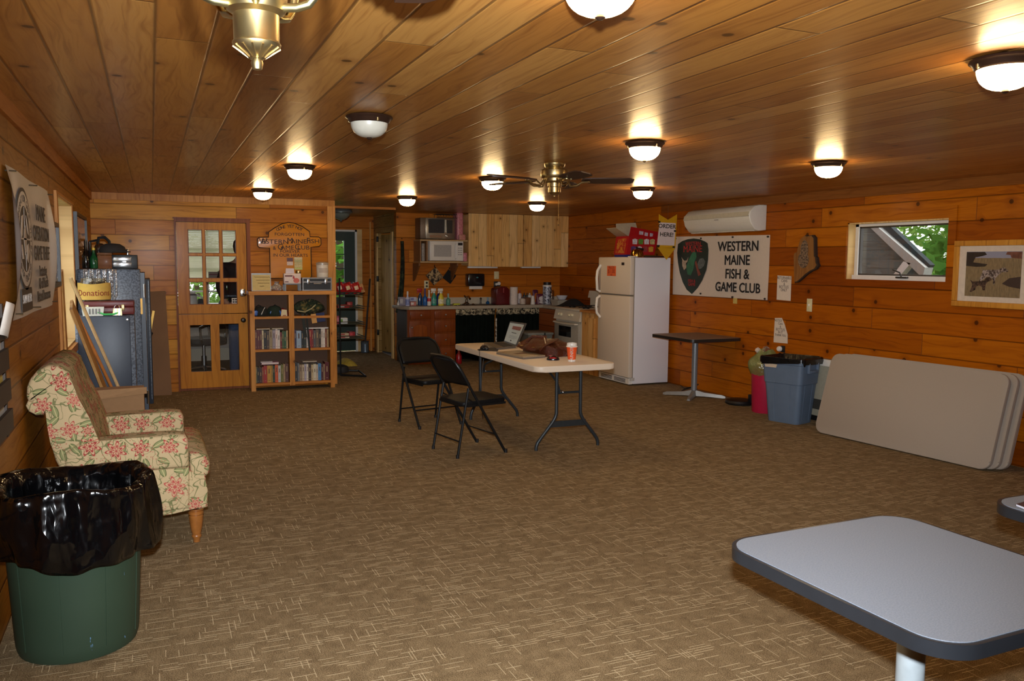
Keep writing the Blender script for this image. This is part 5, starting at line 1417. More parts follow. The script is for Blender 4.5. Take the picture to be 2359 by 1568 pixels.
a, b = px2((625, 645), (650, 670), BF + .06)
t = thing('snack_bag', 'crumpled clear bag of trinkets between the framed note and the candy box', 'bag', ((a.x + b.x) / 2, BF + .06, z))
m = MB(); m.lathe([(0, .001), (.05, .002), (.064, .02), (.06, .05), (.03, .075), (.02, .09), (.03, .11), (0, .10)], n=20, sy=.6)
for v_ in m.bm.verts: v_.co += Vector((rnd.uniform(-1, 1), rnd.uniform(-1, 1), rnd.uniform(-.3, .6))) * .007
m.build('film', thin_mat('trinket_film', (190, 180, 170), .5, .35, .15, .8, 60), t, False)
m = MB()
for k in range(9): m.lathe([(0, -.012), (.012, 0), (0, .012)], (rnd.uniform(-.04, .04), rnd.uniform(-.02, .02), .016 + rnd.uniform(0, .03)), 6)
tag(m.build('trinkets', speckle('trinket_mix', (150, 50, 40), (60, 90, 120), 40), t, False), kind='stuff')
a, b = px2((655, 630), (693, 670), BF + .02)
zst = at(672, 653, Y=BF + .02).z
t = thing('small_stand', 'little grey metal stand under the candy box on the bookcase', 'stand', ((a.x + b.x) / 2, BF + .05, z))
w = (b.x - a.x) / 2
m = MB(); m.box((-w, -.03, zst - z - .012), (w, .10, zst - z)); m.build('top', M_GREYP, t, False)
for x in (-w, w - .022):
    for y in (-.03, .08):
        m = MB(); m.box((x, y, 0), (x + .022, y + .02, zst - z - .012)); m.build('leg', M_GREYP, t, False)
t = thing('candy_box', 'white and red candy box on the little grey stand', 'box', ((a.x + b.x) / 2, BF + .05, zst + .001))
hb = at(672, 630, Y=BF + .02).z - zst
m = MB(); m.rbox((-w, -.03, 0), (w, .07, hb), .002); m.build('carton', mat((226, 206, 196), .5), t, False)
m = MB(); m.prism(ell(w * .45, hb * .3, .035, .03), -.033, -.03, ax='y'); m.build('printed_heart', mat((206, 96, 76), .5), t, False)
m = MB(); m.prism([(0.0, hb * .5), (.025, hb * .45), (.022, hb * .7), (.01, hb * .85)], -.033, -.03, ax='y'); m.build('printed_ribbon', mat((176, 44, 50), .5), t, False)
m = MB(); m.box((-w + .01, -.032, hb * .68), (-.0, -.03, hb * .84)); m.box((-w + .01, -.032, hb * .12), (-w + .05, -.03, hb * .22)); m.build('printed_words', mat((120, 80, 80), .7), t, False)
a, b = px2((659, 618), (679, 632), BF + .02)
m = MB(); m.hexa([(a.x, BF + .05, zst + hb + .002), (b.x, BF + .05, zst + hb + .002), (b.x, BF + .10, zst + hb + .002), (a.x, BF + .10, zst + hb + .002), (a.x + .01, BF + .09, b.z), (b.x, BF + .09, b.z), (b.x, BF + .104, b.z), (a.x + .01, BF + .104, b.z)])
tag(m.build('paper_pad', mat((226, 216, 226), .7)), 'white pad of paper propped on the candy box', 'paper')
a, b = px2((683, 625), (694, 632), BF + .05)
m = MB(); m.lathe([(0, 0), (.03, 0), (.034, .02), (.03, .035), (0, .036)], ((a.x + b.x) / 2, BF + .09, zst + hb + .001), 16)
tag(m.build('gold_tin', M_BRASS), 'small gold tin beside the paper pad on the candy box', 'tin')
a, b = px2((696, 639), (765, 668), BF + .0)
t = thing('tool_case', 'black hard case with silver edges on the hall end of the bookcase', 'case', ((a.x + b.x) / 2, BF + .04, z))
w, h = (b.x - a.x) / 2 - .004, b.z - z
m = MB(); m.box((-w + .006, -.034, .006), (w - .006, .17, h - .006)); m.build('shell', M_BLACK, t, False)
for zz in (0, h * .62, h - .014):
    m = MB(); m.box((-w, -.04, zz), (w, -.03, zz + .014)); m.box((-w, -.03, zz), (-w + .01, .18, zz + .014)); m.box((w - .01, -.03, zz), (w, .18, zz + .014)); m.build('edge_rail', M_STEEL, t, False)
for x in (-w, w - .014):
    m = MB(); m.box((x, -.041, .014), (x + .014, -.031, h - .014)); m.build('corner_rail', M_STEEL, t, False)
for x in (-w * .6, w * .6):
    m = MB(); m.rbox((x - .016, -.052, h * .48), (x + .016, -.04, h * .9), .004); m.build('latch', M_STEEL, t, False)
m = MB(); m.tube([(-.05, -.04, h * .6), (-.045, -.06, h * .55), (.045, -.06, h * .55), (.05, -.04, h * .6)], .007); m.build('handle', M_STEEL, t, False)
zc_ = z + h + .001
a, b = px2((730, 603), (758, 638), BF + .06)
t = thing('plastic_tub', 'white plastic tub with lid standing on the black hard case', 'tub', ((a.x + b.x) / 2, BF + .10, zc_))
r, h = (b.x - a.x) / 2, b.z - zc_
m = MB(); m.lathe([(0, 0), (r * .88, 0), (r * .92, .006), (r * .97, h * .8), (0, h * .8)], n=26); m.build('body', mat((226, 216, 200), .4), t, False)
m = MB(); m.lathe([(0, h * .8), (r, h * .8), (r * 1.02, h * .86), (r * .98, h * .95), (r * .5, h), (0, h)], n=26); m.build('lid', thin_mat('frosted_lid', (230, 220, 204), .25, .1, .3), t, False)
m = MB(); m.grid(lambda u, v: ((r * .985) * math.cos(-PI * (.25 + .5 * u)), (r * .985) * math.sin(-PI * (.25 + .5 * u)), h * (.3 + .3 * v)), 10, 1); m.build('printed_label', mat((196, 180, 166), .7), t, False)

# ================================================================== MEMORIAL SIGN
SYP = YB - .035
def sg(px, py): p = at(px, py, Y=SYP); return (p.x, p.z)
o_ = [(622.5, 639), (621, 571), (597, 570), (593.5, 566), (593, 550), (597, 546.5), (618.5, 546), (619, 534), (632, 525), (650, 515), (664, 512), (678, 514), (697, 522), (713, 533), (714, 545), (734, 545.5), (739, 550), (739.5, 563), (735, 567.5), (716, 569), (717.5, 636), (714, 640), (624, 641)]
t = thing('memorial_sign', 'varnished wooden memorial sign with carved lettering above the bookcase', 'sign', (sg(668, 640)[0], SYP, sg(668, 641)[1]))
VARN = NT('varnished_sign')
oo = VARN.obj()
gn = VARN.noise(VARN.comb(VARN.ma('MULTIPLY', oo[0], 3), 0, VARN.ma('MULTIPLY', oo[2], 40)), 1.5, 3)
VARN.p(Base_Color=VARN.mix(gn, S(216, 142, 30), S(196, 116, 20)), Roughness=.3, Coat_Weight=.3, Coat_Roughness=.08, Specular_IOR_Level=.2)
VARN.bump(VARN.noise(VARN.n('TexCoord').outputs['Object'], 9, 2), .12, .01)
m = MB(); m.prism([sg(*q) for q in o_], SYP - .004, YB, ax='y', bev=.003); m.build('board', VARN.m, t)
m = MB(); pts = [Vector((sg(*q)[0], SYP - .004, sg(*q)[1])) for q in o_]; m.tube(pts, .006, 6, closed=True); m.build('dark_edge', mat((50, 28, 14), .5), t)
CARV = mat((58, 30, 12), .6)
def sgt(s_, px, py, size, sx=1, rot=0, bold=.002):
    x, zz = sg(px, py)
    a = math.radians(rot)
    return text(s_, size, CARV, t, (x, SYP - .0055, zz), (math.cos(a), 0, math.sin(a)), (-math.sin(a), 0, math.cos(a)), .001, sx, bold=.0003)
for k, ch in enumerate('GONE YET NOT'):
    if ch == ' ': continue
    f = k / 11 * 2 - 1
    sgt(ch, 667 + 27 * f, 521 + 7.5 * f * f, .052, 1.1, -28 * f)
sgt('FORGOTTEN', 667, 540, .052, 1.15)
sgt('W', 606, 556, .105, .9); sgt('ESTERN', 634, 557, .074, 1.25); sgt('M', 668, 555, .10, .95); sgt('AINE', 688, 556.5, .074, 1.2); sgt('F', 710, 555, .10, 1); sgt('ISH', 724, 556, .074, 1.2)
sgt('&', 632, 571.5, .06); sgt('G', 646, 569, .098, 1); sgt('AME', 662, 570.5, .07, 1.2); sgt('C', 685, 569, .098, 1); sgt('LUB', 699, 570.5, .07, 1.2)
sgt('FOREVER', 668, 579, .05, 1.15)
sgt('IN OUR HEARTS', 669, 588, .052, 1.1)
def pinned(p0, p1, cols, label, name='pinned_card'):
    a, b = at(p0[0], p1[1], Y=SYP), at(p1[0], p0[1], Y=SYP)
    t2 = thing(name, label, 'card', ((a.x + b.x) / 2, SYP - .008, a.z))
    n = len(cols)
    for i, c_ in enumerate(cols):
        m = MB(); m.box((a.x, SYP - .0105, a.z + (b.z - a.z) * i / n), (b.x, SYP - .0055, a.z + (b.z - a.z) * (i + .93) / n)); m.build('panel', mat(c_, .4, var=.2, vs=90), t2)
pinned((661, 593), (674.5, 611), [(214, 190, 176), (96, 50, 50)], 'small photo card with a white lower half pinned on the memorial sign')
pinned((678, 592), (696, 621), [(196, 196, 110), (206, 190, 130), (196, 180, 120), (180, 176, 120), (210, 196, 150)], 'yellow-green cards pinned in a column on the memorial sign')

# ================================================================== HALL: SNACK RACK, SHOVEL, DRAPE
RK = 11.05
t = thing('wire_rack', 'black wire snack rack standing in the hall opening beside the bookcase', 'rack', (2.42, RK + .25, 0))
x0 = at(784, 800, Y=RK).x
x1 = at(838, 760, Y=RK + .1).x
def rz_(py): return at(810, py, Y=RK).z
zl = [rz_(680), rz_(711), rz_(748), rz_(781), rz_(826)]
for x, y in ((x0, RK), (x0 - .26, RK), (x0, RK + .52), (x0 - .26, RK + .52)):
    m = MB(); m.tube([(x, y, .03), (x, y, rz_(640))], .011, 8); m.build('post', M_BLKMET, t)
m = MB(); fa, fb, fc = at(782, 848, Z=.05), at(823, 853, Z=.05), at(843, 867, Z=.02)
m.tube([(x0, RK, .03), (fc.x, fc.y, .025), (fb.x + .02, fb.y, .045), (x0, fb.y + .05, .06)], .013, 8); m.build('foot', M_BLKMET, t)
for k, z in enumerate(zl[:4]):
    m = MB()
    xe = x1 - (.02 if k == 0 else 0)
    for j in range(9): m.tube([(x0 - .26, RK + .03 + j * .06, z + .01), (xe - .10 + .0 * j, RK + .03 + j * .06, z + .01), (xe, RK + .03 + j * .06, z - .004)], .004, 5)
    for zz in (0, .03): m.tube([(x0 - .26, RK, z + zz + .01), (xe - .1, RK, z + zz + .01), (xe, RK + .06, z + zz - .004), (xe, RK + .5, z + zz - .004)], .006, 6)
    m.box((x0 - .26, RK + .01, z + .002), (xe - .02, RK + .5, z + .006))
    m.build('shelf', mat((64, 66, 54), .5, .3), t)
m = MB(); m.box((x0 - .28, RK + .53, .05), (x0 + .01, RK + .54, zl[0] + .1)); m.build('back_sheet', M_BLACK, t)
def bagthing(x, y, z, w, h, tilt, col, label, group, c2):
    t = thing('chip_bag', label, 'snack bag', (x, y, z), 0, group)
    t.rotation_euler = (0, tilt, 0)
    m = MB()
    m.grid(lambda u, v: (w * (u - .5), 0 - .028 * math.sin(PI * u) * math.sin(PI * v) ** .6, h * v), 8, 10)
    m.grid(lambda u, v: (w * (.5 - u), 0 + .028 * math.sin(PI * u) * math.sin(PI * v) ** .6, h * v), 8, 10)
    m.build('film', mat(col, .25, .3, var=.25, vs=30), t, False, smooth=180)
    m = MB(); m.grid(lambda u, v: (w * .5 * (u - .5), -.031 * math.sin(PI * (.25 + .5 * u)) * math.sin(PI * (.35 + .35 * v)) - .002, h * (.35 + .35 * v)), 6, 6); m.build('printed_label', mat(c2, .4, var=.2, vs=80), t, False)
BGC = [((168, 30, 34), (226, 206, 180), 'red'), ((110, 110, 120), (40, 50, 110), 'silver'), ((176, 34, 36), (226, 196, 150), 'red'), ((96, 100, 116), (160, 160, 170), 'silver'), ((186, 44, 40), (230, 200, 160), 'red'), ((206, 160, 110), (160, 40, 36), 'tan and red')]
nth = ['nearest the bookcase', 'second from the bookcase', 'third from the bookcase', 'fourth from the bookcase', 'fifth from the bookcase', 'farthest from the bookcase']
for k, (c1, c2, nm) in enumerate(BGC):
    bagthing(at(784 + k * 9.5, 680, Y=RK + .12).x, RK + .06 + .03 * (k % 2), zl[0] + .026, .105, .145 if k < 5 else .12, -.30, c1, '%s snack bag, %s on the top of the wire rack' % (nm, nth[k]), 'snack bags on the top of the rack', c2)
def carton(p0, p1, y, d, cols, label, name='snack_box', zbase=None, cat='box'):
    a, b = px2(p0, p1, y)
    z0 = zbase if zbase is not None else a.z
    t = thing(name, label, cat, ((a.x + b.x) / 2, y, z0))
    w, h = (b.x - a.x) / 2, b.z - z0
    m = MB(); m.rbox((-w, 0, 0), (w, d, h), .003); m.build('carton', mat(cols[0], .5, var=.1), t, False)
    m = MB(); m.box((-w * .85, -.002, h * .25), (w * .1, 0, h * .8)); m.build('printed_panel', mat(cols[1], .5, var=.2, vs=60), t, False)
    return t
e_ = .012
carton((779, 702), (805, 713), RK + .03, .2, ((176, 34, 34), (220, 206, 200)), 'red and white snack box on the second shelf of the wire rack', zbase=zl[1] + e_)
carton((800, 695), (812, 710), RK + .24, .12, ((150, 30, 30), (190, 80, 60)), 'plain red snack box farther along the second shelf of the wire rack', zbase=zl[1] + e_)
carton((776, 732), (801, 748), RK + .05, .2, ((206, 208, 206), (110, 150, 60)), 'white and green snack box on the third shelf of the wire rack', zbase=zl[2] + e_)
carton((776, 727), (784, 737), RK + .03, .02, ((150, 30, 50), (210, 120, 130)), 'round-marked crimson packet on the third shelf of the wire rack', zbase=zl[2] + e_)
t_ = carton((783, 773), (805, 780), RK + .03, .2, ((206, 180, 160), (170, 50, 40)), 'cream and red snack box, lower of two stacked on the fourth shelf of the rack', zbase=zl[3] + e_)
carton((783, 767), (804, 772.5), RK + .04, .18, ((196, 170, 140), (150, 40, 36)), 'cream and red snack box, upper of two stacked on the fourth shelf of the rack', zbase=at(790, 773, Y=RK + .03).z + .002)
carton((805, 764), (818, 775), RK + .2, .2, ((160, 28, 32), (200, 60, 60)), 'bright red snack box at the back of the fourth shelf of the rack', zbase=zl[3] + e_)
p = at(801, 802, Y=12.3)
m = MB(); m.rbox((p.x - .14, 12.25, 0), (p.x + .06, 12.5, .012), .003); 
t = thing('paper_sack', 'yellow paper sack lying on the hall floor under the wire rack', 'sack', (p.x, 12.4, 0))
m = MB(); m.grid(lambda u, v: (p.x - .2 + .32 * u, 12.15 + .35 * v, .003 + .09 * math.sin(PI * u) ** .5 * math.sin(PI * v) ** .5 * (1 + .2 * math.sin(9 * u + 5 * v))), 12, 8); m.build('sack_body', mat((186, 160, 60), .8, var=.2), t, smooth=180)
p = at(795, 845, Y=11.0)
t = thing('bundle', 'dark folded bundle on the foot of the wire rack', 'bag', (p.x, 11.3, 0))
m = MB(); m.lathe([(0, .03), (.12, .03), (.13, .06), (.11, .11), (.05, .135), (0, .138)], (p.x + .0, 11.35, 0), 20, sy=.8)
m.build('bundle_body', mat((34, 34, 36), .7, var=.3), t)
# shovel
p0, p1 = at(853, 642, Y=14.08), at(841, 790, Y=13.88)
t = thing('shovel', 'long-handled shovel with a grey metal blade leaning at the end of the hall', 'shovel', (p1.x, 13.85, 0))
m = MB(); m.tube([(p1.x, 13.88, p1.z - .02), (p0.x, 14.10, p0.z)], .016, 8); m.build('handle', mat((50, 40, 32), .6), t)
a, b = at(832, 787, Y=13.88), at(851, 811, Y=13.85)
m = MB(); m.grid(lambda u, v: (a.x + (b.x - a.x) * u + .01 * v, 13.83 + .06 * (2 * u - 1) ** 2 + .05 * v, .003 + (a.z) * v), 8, 6)
o = m.build('blade', mat((130, 146, 162), .35, .7), t); sm_ = o.modifiers.new('t', 'SOLIDIFY'); sm_.thickness = .004
m = MB(); m.beam((a.x, 13.89, a.z), (b.x, 13.89, a.z), .03, .012, (0, 1, 0)); m.build('collar', M_BLACK, t)
p = at(868, 647, X=XH)
p = at(868, 646, X=XH)
t = thing('light_switch', 'small white switch on the unlit hall wall', 'switch', (XH, 14.0, p.z))
m = MB(); m.rbox((XH - .008, 13.98, 1.13), (XH, 14.03, 1.25), .003); m.build('plate', M_IVORY, t)
# camouflage drape on the kitchen wall end
a, b = at(924, 555, Y=YK - .05), at(916, 720, Y=YK - .05)
t = thing('hanging_jacket', 'dark green camouflage jacket hanging at the end of the kitchen wall', 'jacket', (at(921, 640, Y=YK - .06).x, YK - .05, .8))
def drp(u, v):
    px = 919.5 + 4 * math.sin(v * 2.2) + (11 * (1 - v) + 7.5 * v) * u - 7 * (1 - v) ** 2
    py = 720 - 165 * v
    q = at(px, py, Y=YK - .035 - .02 * math.sin(PI * u) - .012 * math.sin(u * 9 + v * 4))
    return q
m = MB(); m.grid(drp, 10, 20)
o = m.build('cloth', camo('drape_camo', [(34, 46, 30), (22, 28, 20), (60, 66, 44)], 9), t, smooth=180); sm_ = o.modifiers.new('t', 'SOLIDIFY'); sm_.thickness = .01
m = MB(); q = at(926, 552, Y=YK - .03); m.tube([(q.x, YK, q.z + .02), (q.x, YK - .05, q.z + .015)], .006, 6); m.build('hook', M_BLKMET, t)

# ================================================================== KITCHEN
CF = 12.0                                    # counter front
zc0, zc1 = at(1000, 712.5, Y=CF).z, at(1000, 705.5, Y=CF).z
CXL = at(943, 709, Y=CF).x
CXR = at(1254, 709, Y=CF).x
CB = zc1
t = thing('kitchen_counter', 'long beige laminate countertop with low backsplash and a sink', 'countertop', (4.6, 12.3, zc0))
M_LAM = speckle('laminate_top', (150, 136, 116), (186, 172, 150), 120, .35, 0, .5, .2)
m = MB(); m.prism([(CXL, CF), (CXR, CF), (CXR + .12, CF - .12), (5.62, CF - .14), (5.62, CF - .75), (6.19, CF - .75), (6.255, YK - .003), (CXL - .1, YK - .003), (CXL - .1, CF + .14)], zc0, zc1, bev=.006)
m.build('worktop', M_LAM, t)
m = MB(); m.box((CXL, YK - .02, zc1), (6.25, YK - .002, zc1 + .105)); m.build('backsplash', mat((196, 182, 158), .4), t)
p = at(1083, 701, Y=12.3)
m = MB(); m.prism(rrect(p.x - .30, 12.12, p.x + .42, 12.46, .05), zc1 + .0, zc1 + .006); m.build('sink_rim', mat((70, 62, 54), .25, .6), t)
m = MB(); m.prism(rrect(p.x - .26, 12.15, p.x + .38, 12.42, .05), zc1 + .004, zc1 + .008); m.build('sink_basin', mat((38, 34, 30), .3, .5), t)
m = MB()
m.lathe([(0, 0), (.045, 0), (.045, .012), (.022, .03), (.022, .07), (0, .08)], (p.x, 12.46, zc1 + .005), 16)
m.tube([(p.x, 12.46, zc1 + .06), (p.x, 12.45, zc1 + .115), (p.x, 12.38, zc1 + .125), (p.x, 12.30, zc1 + .09)], .016, 8); m.tube([(p.x - .01, 12.46, zc1 + .1), (p.x - .04, 12.46, zc1 + .14)], .012, 8)
m.build('faucet', mat((150, 134, 116), .15, 1), t)
for px in (1066, 1074, 1088):
    q = at(px, 703, Y=12.2); m = MB(); m.lathe([(0, 0), (.02, 0), (.024, .012), (.012, .022), (0, .024)], (q.x, 12.16, zc1 + .006), 12); m.build('tap_button', M_STEEL, t)
q = at(1108, 700, Y=12.45); m = MB(); m.lathe([(0, 0), (.018, 0), (.014, .03), (.014, .07), (.02, .09), (0, .10)], (q.x, 12.46, zc1 + .004), 12); m.build('side_spray', mat((90, 80, 70), .3, .5), t)

# base cabinet
def kx(px, y=CF): return at(px, 760, Y=y).x
def kz(py, y=CF): return at(1000, py, Y=y).z
FY = CF + .03
t = thing('base_cabinet', 'red-brown oak base cabinet with one door and five drawers under the counter', 'cabinet', (kx(995), CF + .3, 0))
xa, xm_, xb = kx(940), kx(1000), kx(1050.5)
m = MB(); m.box((xa + .01, FY + .02, 0), (xb, YK - .01, zc0)); m.box((xa, FY, .085), (xb, FY + .022, zc0)); m.build('body', M_OAK, t)
m = MB(); m.box((xa - .012, FY + .001, .0), (xa + .012, YK - .02, zc0)); m.build('side_panel', mat((58, 44, 30), .6), t)
def front(a, b, name, knob, arch=False):
    m = MB(); m.rbox((a[0], FY - .02, a[1]), (b[0], FY, b[1]), .005); o = m.build(name, M_OAK, t)
    if arch:
        w, h = b[0] - a[0], b[1] - a[1]
        cx = (a[0] + b[0]) / 2
        pts = [(a[0] + .055, a[1] + .06), (b[0] - .055, a[1] + .06), (b[0] - .055, b[1] - .10)] + [(cx + (w / 2 - .055) * math.cos(math.radians(q)), b[1] - .10 + .045 * math.sin(math.radians(q)) ** 2) for q in range(15, 170, 15)] + [(a[0] + .055, b[1] - .10)]
        m = MB(); m.prism(pts, FY - .026, FY - .02, ax='y', bev=.005); m.build('raised_panel', boards('oak_panel', [(134, 64, 16), (140, 70, 18), (146, 76, 22)], 'z', 'x', .09, 0, 6, 0, groove=0), o)
    kx_, kz_ = knob
    m = MB(); m.lathe([(0, -.028), (.012, -.026), (.015, -.018), (.007, -.008), (.007, 0), (0, .001)], (kx_, FY - .02, kz_), 12, ax='y'); m.build('knob', M_STEEL, o)
front((kx(946), kz(734.5)), (kx(994), kz(715.5)), 'drawer', (kx(970), kz(725.5)))
front((kx(944), kz(828)), (kx(993), kz(738)), 'door', (kx(949), kz(753)), True)
for a, b in ((734.5, 715.5), (765, 738), (797, 769), (828, 801)):
    front((kx(1002.5), kz(a)), (kx(1050), kz(b)), 'drawer', (kx(1026.5), kz((a + b) / 2)))
# skirt curtains
def skirt(pa, pb, label, seed):
    xa, xb = kx(pa), kx(pb)
    t = thing('skirt_curtain', label, 'curtain', ((xa + xb) / 2, CF + .05, .05), 0, None)
    m = MB(); m.grid(lambda u, v: (xa + (xb - xa) * u, CF + .06 + .012 * math.sin(u * 60 + seed) + .006 * math.sin(u * 131), .06 + (zc0 - .06 - .055) * v), 90, 2)
    o = m.build('panel', mat((13, 19, 14), .95, var=.2, vs=8, spec=.1), t, smooth=180); s_ = o.modifiers.new('t', 'SOLIDIFY'); s_.thickness = .004
    m = MB(); m.grid(lambda u, v: (xa + (xb - xa) * u, CF + .035 + .006 * math.sin(u * 50 + seed), zc0 - .095 + .09 * v + .006 * math.sin(u * 37) * (1 - v)), 60, 2)
    o = m.build('valance', camo('valance_camo', [(186, 172, 140), (40, 34, 26), (96, 84, 60)], 24), t, smooth=180); s_ = o.modifiers.new('t', 'SOLIDIFY'); s_.thickness = .004
skirt(1052, 1142, 'dark green curtain with camouflage valance under the sink, beside the drawers', 0)
skirt(1146, 1249, 'dark green curtain with camouflage valance under the counter, beside the corner', 2)
m = MB(); m.tube([(kx(1144), CF + .02, .0), (kx(1144), CF + .02, kz(735))], .014, 8)
tag(m.build('broom_stick', speckle('worn_white_stick', (206, 196, 176), (70, 50, 40), 30)), 'thin worn white stick standing where the two skirt curtains meet', 'stick')
m = MB(); m.box((kx(1246.5), CF - .01, kz(762)), (kx(1252), CF + .02, kz(722))); m.box((kx(1247), CF - .012, kz(760)), (kx(1251), CF - .008, kz(754)))
tag(m.build('blue_level', mat((36, 70, 130), .5)), 'narrow blue strip hanging at the corner end of the skirt curtains', 'strip')
m = MB(); m.box((kx(1253), CF - .105, 0), (5.60, CF - .085, zc0 - .002)); m.box((5.58, 11.28, 0), (5.60, CF - .09, zc0 - .002))
t = tag(m.build('corner_panel', boards('corner_boards', [(128, 66, 28), (136, 72, 32), (146, 80, 38)], 'x', 'z', .19, 0, 6, .3)), 'red-brown board panel closing the counter corner beside the stove', 'panel')

# things on the counter
def cbottle(px, top, r, y, mm, label, cap=None, capm=None, neck=.3, lab=None, labm=None, trigger=None, cat='bottle'):
    x = at(px, 700, Y=y).x
    h = at(px, top, Y=y).z - CB
    z = CB + .001
    if trigger:
        hb = h * .72
        t = item('spray_bottle', label, 'spray bottle', x, y, z, None)
        m = MB(); m.lathe([(0, .002), (r * .95, .002), (r, .012), (r, hb * .55), (r * .8, hb * .75), (r * .42, hb * .92), (r * .4, hb), (0, hb)], n=18, sy=.7); m.build('body', mm, t, False)
        m = MB(); m.lathe([(0, hb), (r * .5, hb), (r * .5, hb + h * .07), (r * .3, hb + h * .1), (0, hb + h * .1)], n=12); m.rbox((-.052, -.014, hb + h * .1), (.03, .014, h), .008); m.beam((-.03, 0, hb + h * .1), (-.05, 0, hb), .016, .012, (0, 1, 0)); m.build('trigger_head', trigger, t, False)
        if labm: m = MB(); m.lathe([(r + .0015, hb * .15), (r + .0015, hb * .52)], n=18, sy=.7); m.build('label', labm, t, False)
        return t
    return bottle(x, y, z, h - (cap or 0), r, mm, label, neck, 'bottle', None, cap, capm, cat, lab, labm)
def pl_(c): return mat(c, .3, var=.08)
WH = mat((226, 218, 206), .4, var=.05)
cbottle(917.5, 692, .02, 12.35, WH, 'tiny white bottle at the wall end of the counter', .012, WH)
def cbox(p0, p1, y, d, col, c2, label, name='box', cat='box', z=None): return carton(p0, p1, y, d, (col, c2), label, name, CB + .001 if z is None else z, cat)
cbox((921, 684), (934, 703), 12.30, .10, (150, 140, 150), (196, 190, 186), 'greyish carton behind the white pump bottle on the counter')
cbottle(939, 671, .033, 12.15, mat((206, 206, 226), .35, var=.2, vs=60), 'white pump bottle with blue print at the end of the counter', .05, WH, .3, (.1, .6), mat((130, 140, 190), .4, var=.4, vs=70))
cbox((946, 694.5), (959, 703), 12.25, .09, (196, 120, 110), (226, 216, 206), 'pink wrapped soap pack under another pack on the counter', 'soap_pack', 'soap pack')
cbox((945, 684), (960, 694), 12.25, .09, (190, 190, 206), (120, 120, 170), 'white and lilac soap pack on top of the pink pack', 'soap_pack', 'soap pack', at(950, 694, Y=12.25).z + .002)
cbottle(968, 664, .036, 12.28, mat((24, 60, 100), .15, var=.1), 'dark blue spray bottle with a red and white trigger head', trigger=mat((170, 40, 40), .4))
cbottle(979, 664, .034, 12.22, mat((40, 96, 160), .2, var=.1), 'bright blue bottle with a purple cap on the counter', .09, mat((70, 50, 110), .4), .25)
cbottle(988.5, 668, .03, 12.18, WH, 'white bottle with a red band on the counter', .05, WH, .35, (.35, .62), mat((190, 36, 36), .4))
cbottle(1000, 664, .042, 12.24, mat((40, 140, 120), .2, var=.1), 'teal green spray bottle with a white trigger head', trigger=WH, labm=mat((90, 150, 130), .4, var=.5, vs=40))
cbottle(1010, 663, .03, 12.42, mat((30, 50, 110), .2, var=.1), 'blue bottle with black cap behind the yellow spray bottle', .06, M_BLACK, .25)
cbottle(1016, 664, .046, 12.16, mat((216, 196, 60), .25, var=.1), 'yellow spray bottle with a white trigger head', trigger=WH, labm=mat((226, 214, 170), .4, var=.4, vs=40))
cbottle(1032.5, 676, .034, 12.2, mat((90, 150, 130), .15, var=.1), 'pale green pump bottle beside the sponge', .05, mat((150, 170, 160), .4), .25)
a, b = at(1043, 701, Y=12.25), at(1058, 698, Y=12.25)
m = MB(); m.rbox((a.x, 12.2, CB + .001), (b.x, 12.27, CB + .028), .006)
tag(m.build('sponge', mat((196, 196, 60), .9, bump=.5, vs=200)), 'yellow sponge beside the pale green pump bottle', 'sponge')
cbottle(1123.5, 685, .028, 12.38, mat((30, 80, 130), .15, var=.1), 'blue dish soap bottle at the far end of the sink', .05, mat((120, 150, 170), .4), .3)
p0, p1 = at(1143, 704, Y=12.15), at(1174, 660, Y=12.15)
t = item('coffee_maker', 'dark red coffee machine between the sink and the paper towel roll', 'coffee maker', (p0.x + p1.x) / 2, 12.2, CB + .001)
w, h = (p1.x - p0.x) / 2, p1.z - CB
m = MB(); m.prism([(-w, 0), (w, 0), (w, h * .82), (w * .75, h * .92), (w * .45, h * .96), (w * .4, h), (-w * .2, h), (-w * .3, h * .95), (-w * .9, h * .9), (-w, h * .8)], -.06, .18, ax='y', bev=.012); m.build('body', mat((92, 18, 20), .3, var=.08), t, False)
m = MB(); m.rbox((w * .0, -.066, h * .66), (w * .12, -.06, h * .92), .003); m.build('lever', mat((150, 70, 70), .3), t, False)
m = MB(); m.box((-w, -.03, -.0), (w, .16, .012)); m.build('base_plate', M_BLACK, t, False)
p0, p1 = at(1175, 703, Y=12.2), at(1192, 661, Y=12.2)
t = item('paper_towel_roll', 'white paper towel roll standing on the counter', 'paper towel', (p0.x + p1.x) / 2, 12.2, CB + .001)
m = MB(); m.lathe([(.02, .0), ((p1.x - p0.x) / 2, 0), ((p1.x - p0.x) / 2, p1.z - CB), (.02, p1.z - CB), (.02, 0)], n=26); m.build('roll', mat((222, 206, 194), .9), t, False)
m = MB(); m.lathe([(.021, 0), (.021, p1.z - CB + .002), (.018, p1.z - CB + .002), (.018, 0)], n=16); m.build('core', M_CARD, t, False)
cbottle(1197, 669, .032, 12.40, mat((220, 206, 200), .4, var=.3, vs=60), 'white canister with a red lid behind the brown-lidded jar', .04, mat((160, 34, 34), .4), .05, cat='jar')
t = cbottle(1204, 683, .046, 12.18, mat((206, 190, 170), .35, var=.05), 'cream jar with printed lines and a brown lid on the counter', .025, mat((60, 40, 34), .4), .08, (.25, .75), mat((196, 176, 160), .5, var=.4, vs=120), cat='jar')
cbottle(1207.5, 674, .022, 12.46, mat((50, 54, 52), .3), 'small dark jar against the backsplash, nearest the paper towel roll', .02, M_BLACK, .1, cat='jar')
cbottle(1214, 675, .02, 12.46, mat((36, 44, 44), .3), 'small black jar against the backsplash above the brown carton', .02, M_BLACK, .1, cat='jar')
cbottle(1220, 675, .03, 12.44, mat((206, 204, 196), .3, var=.2, vs=60), 'white jar against the backsplash above the brown carton', .012, WH, .1, cat='jar')
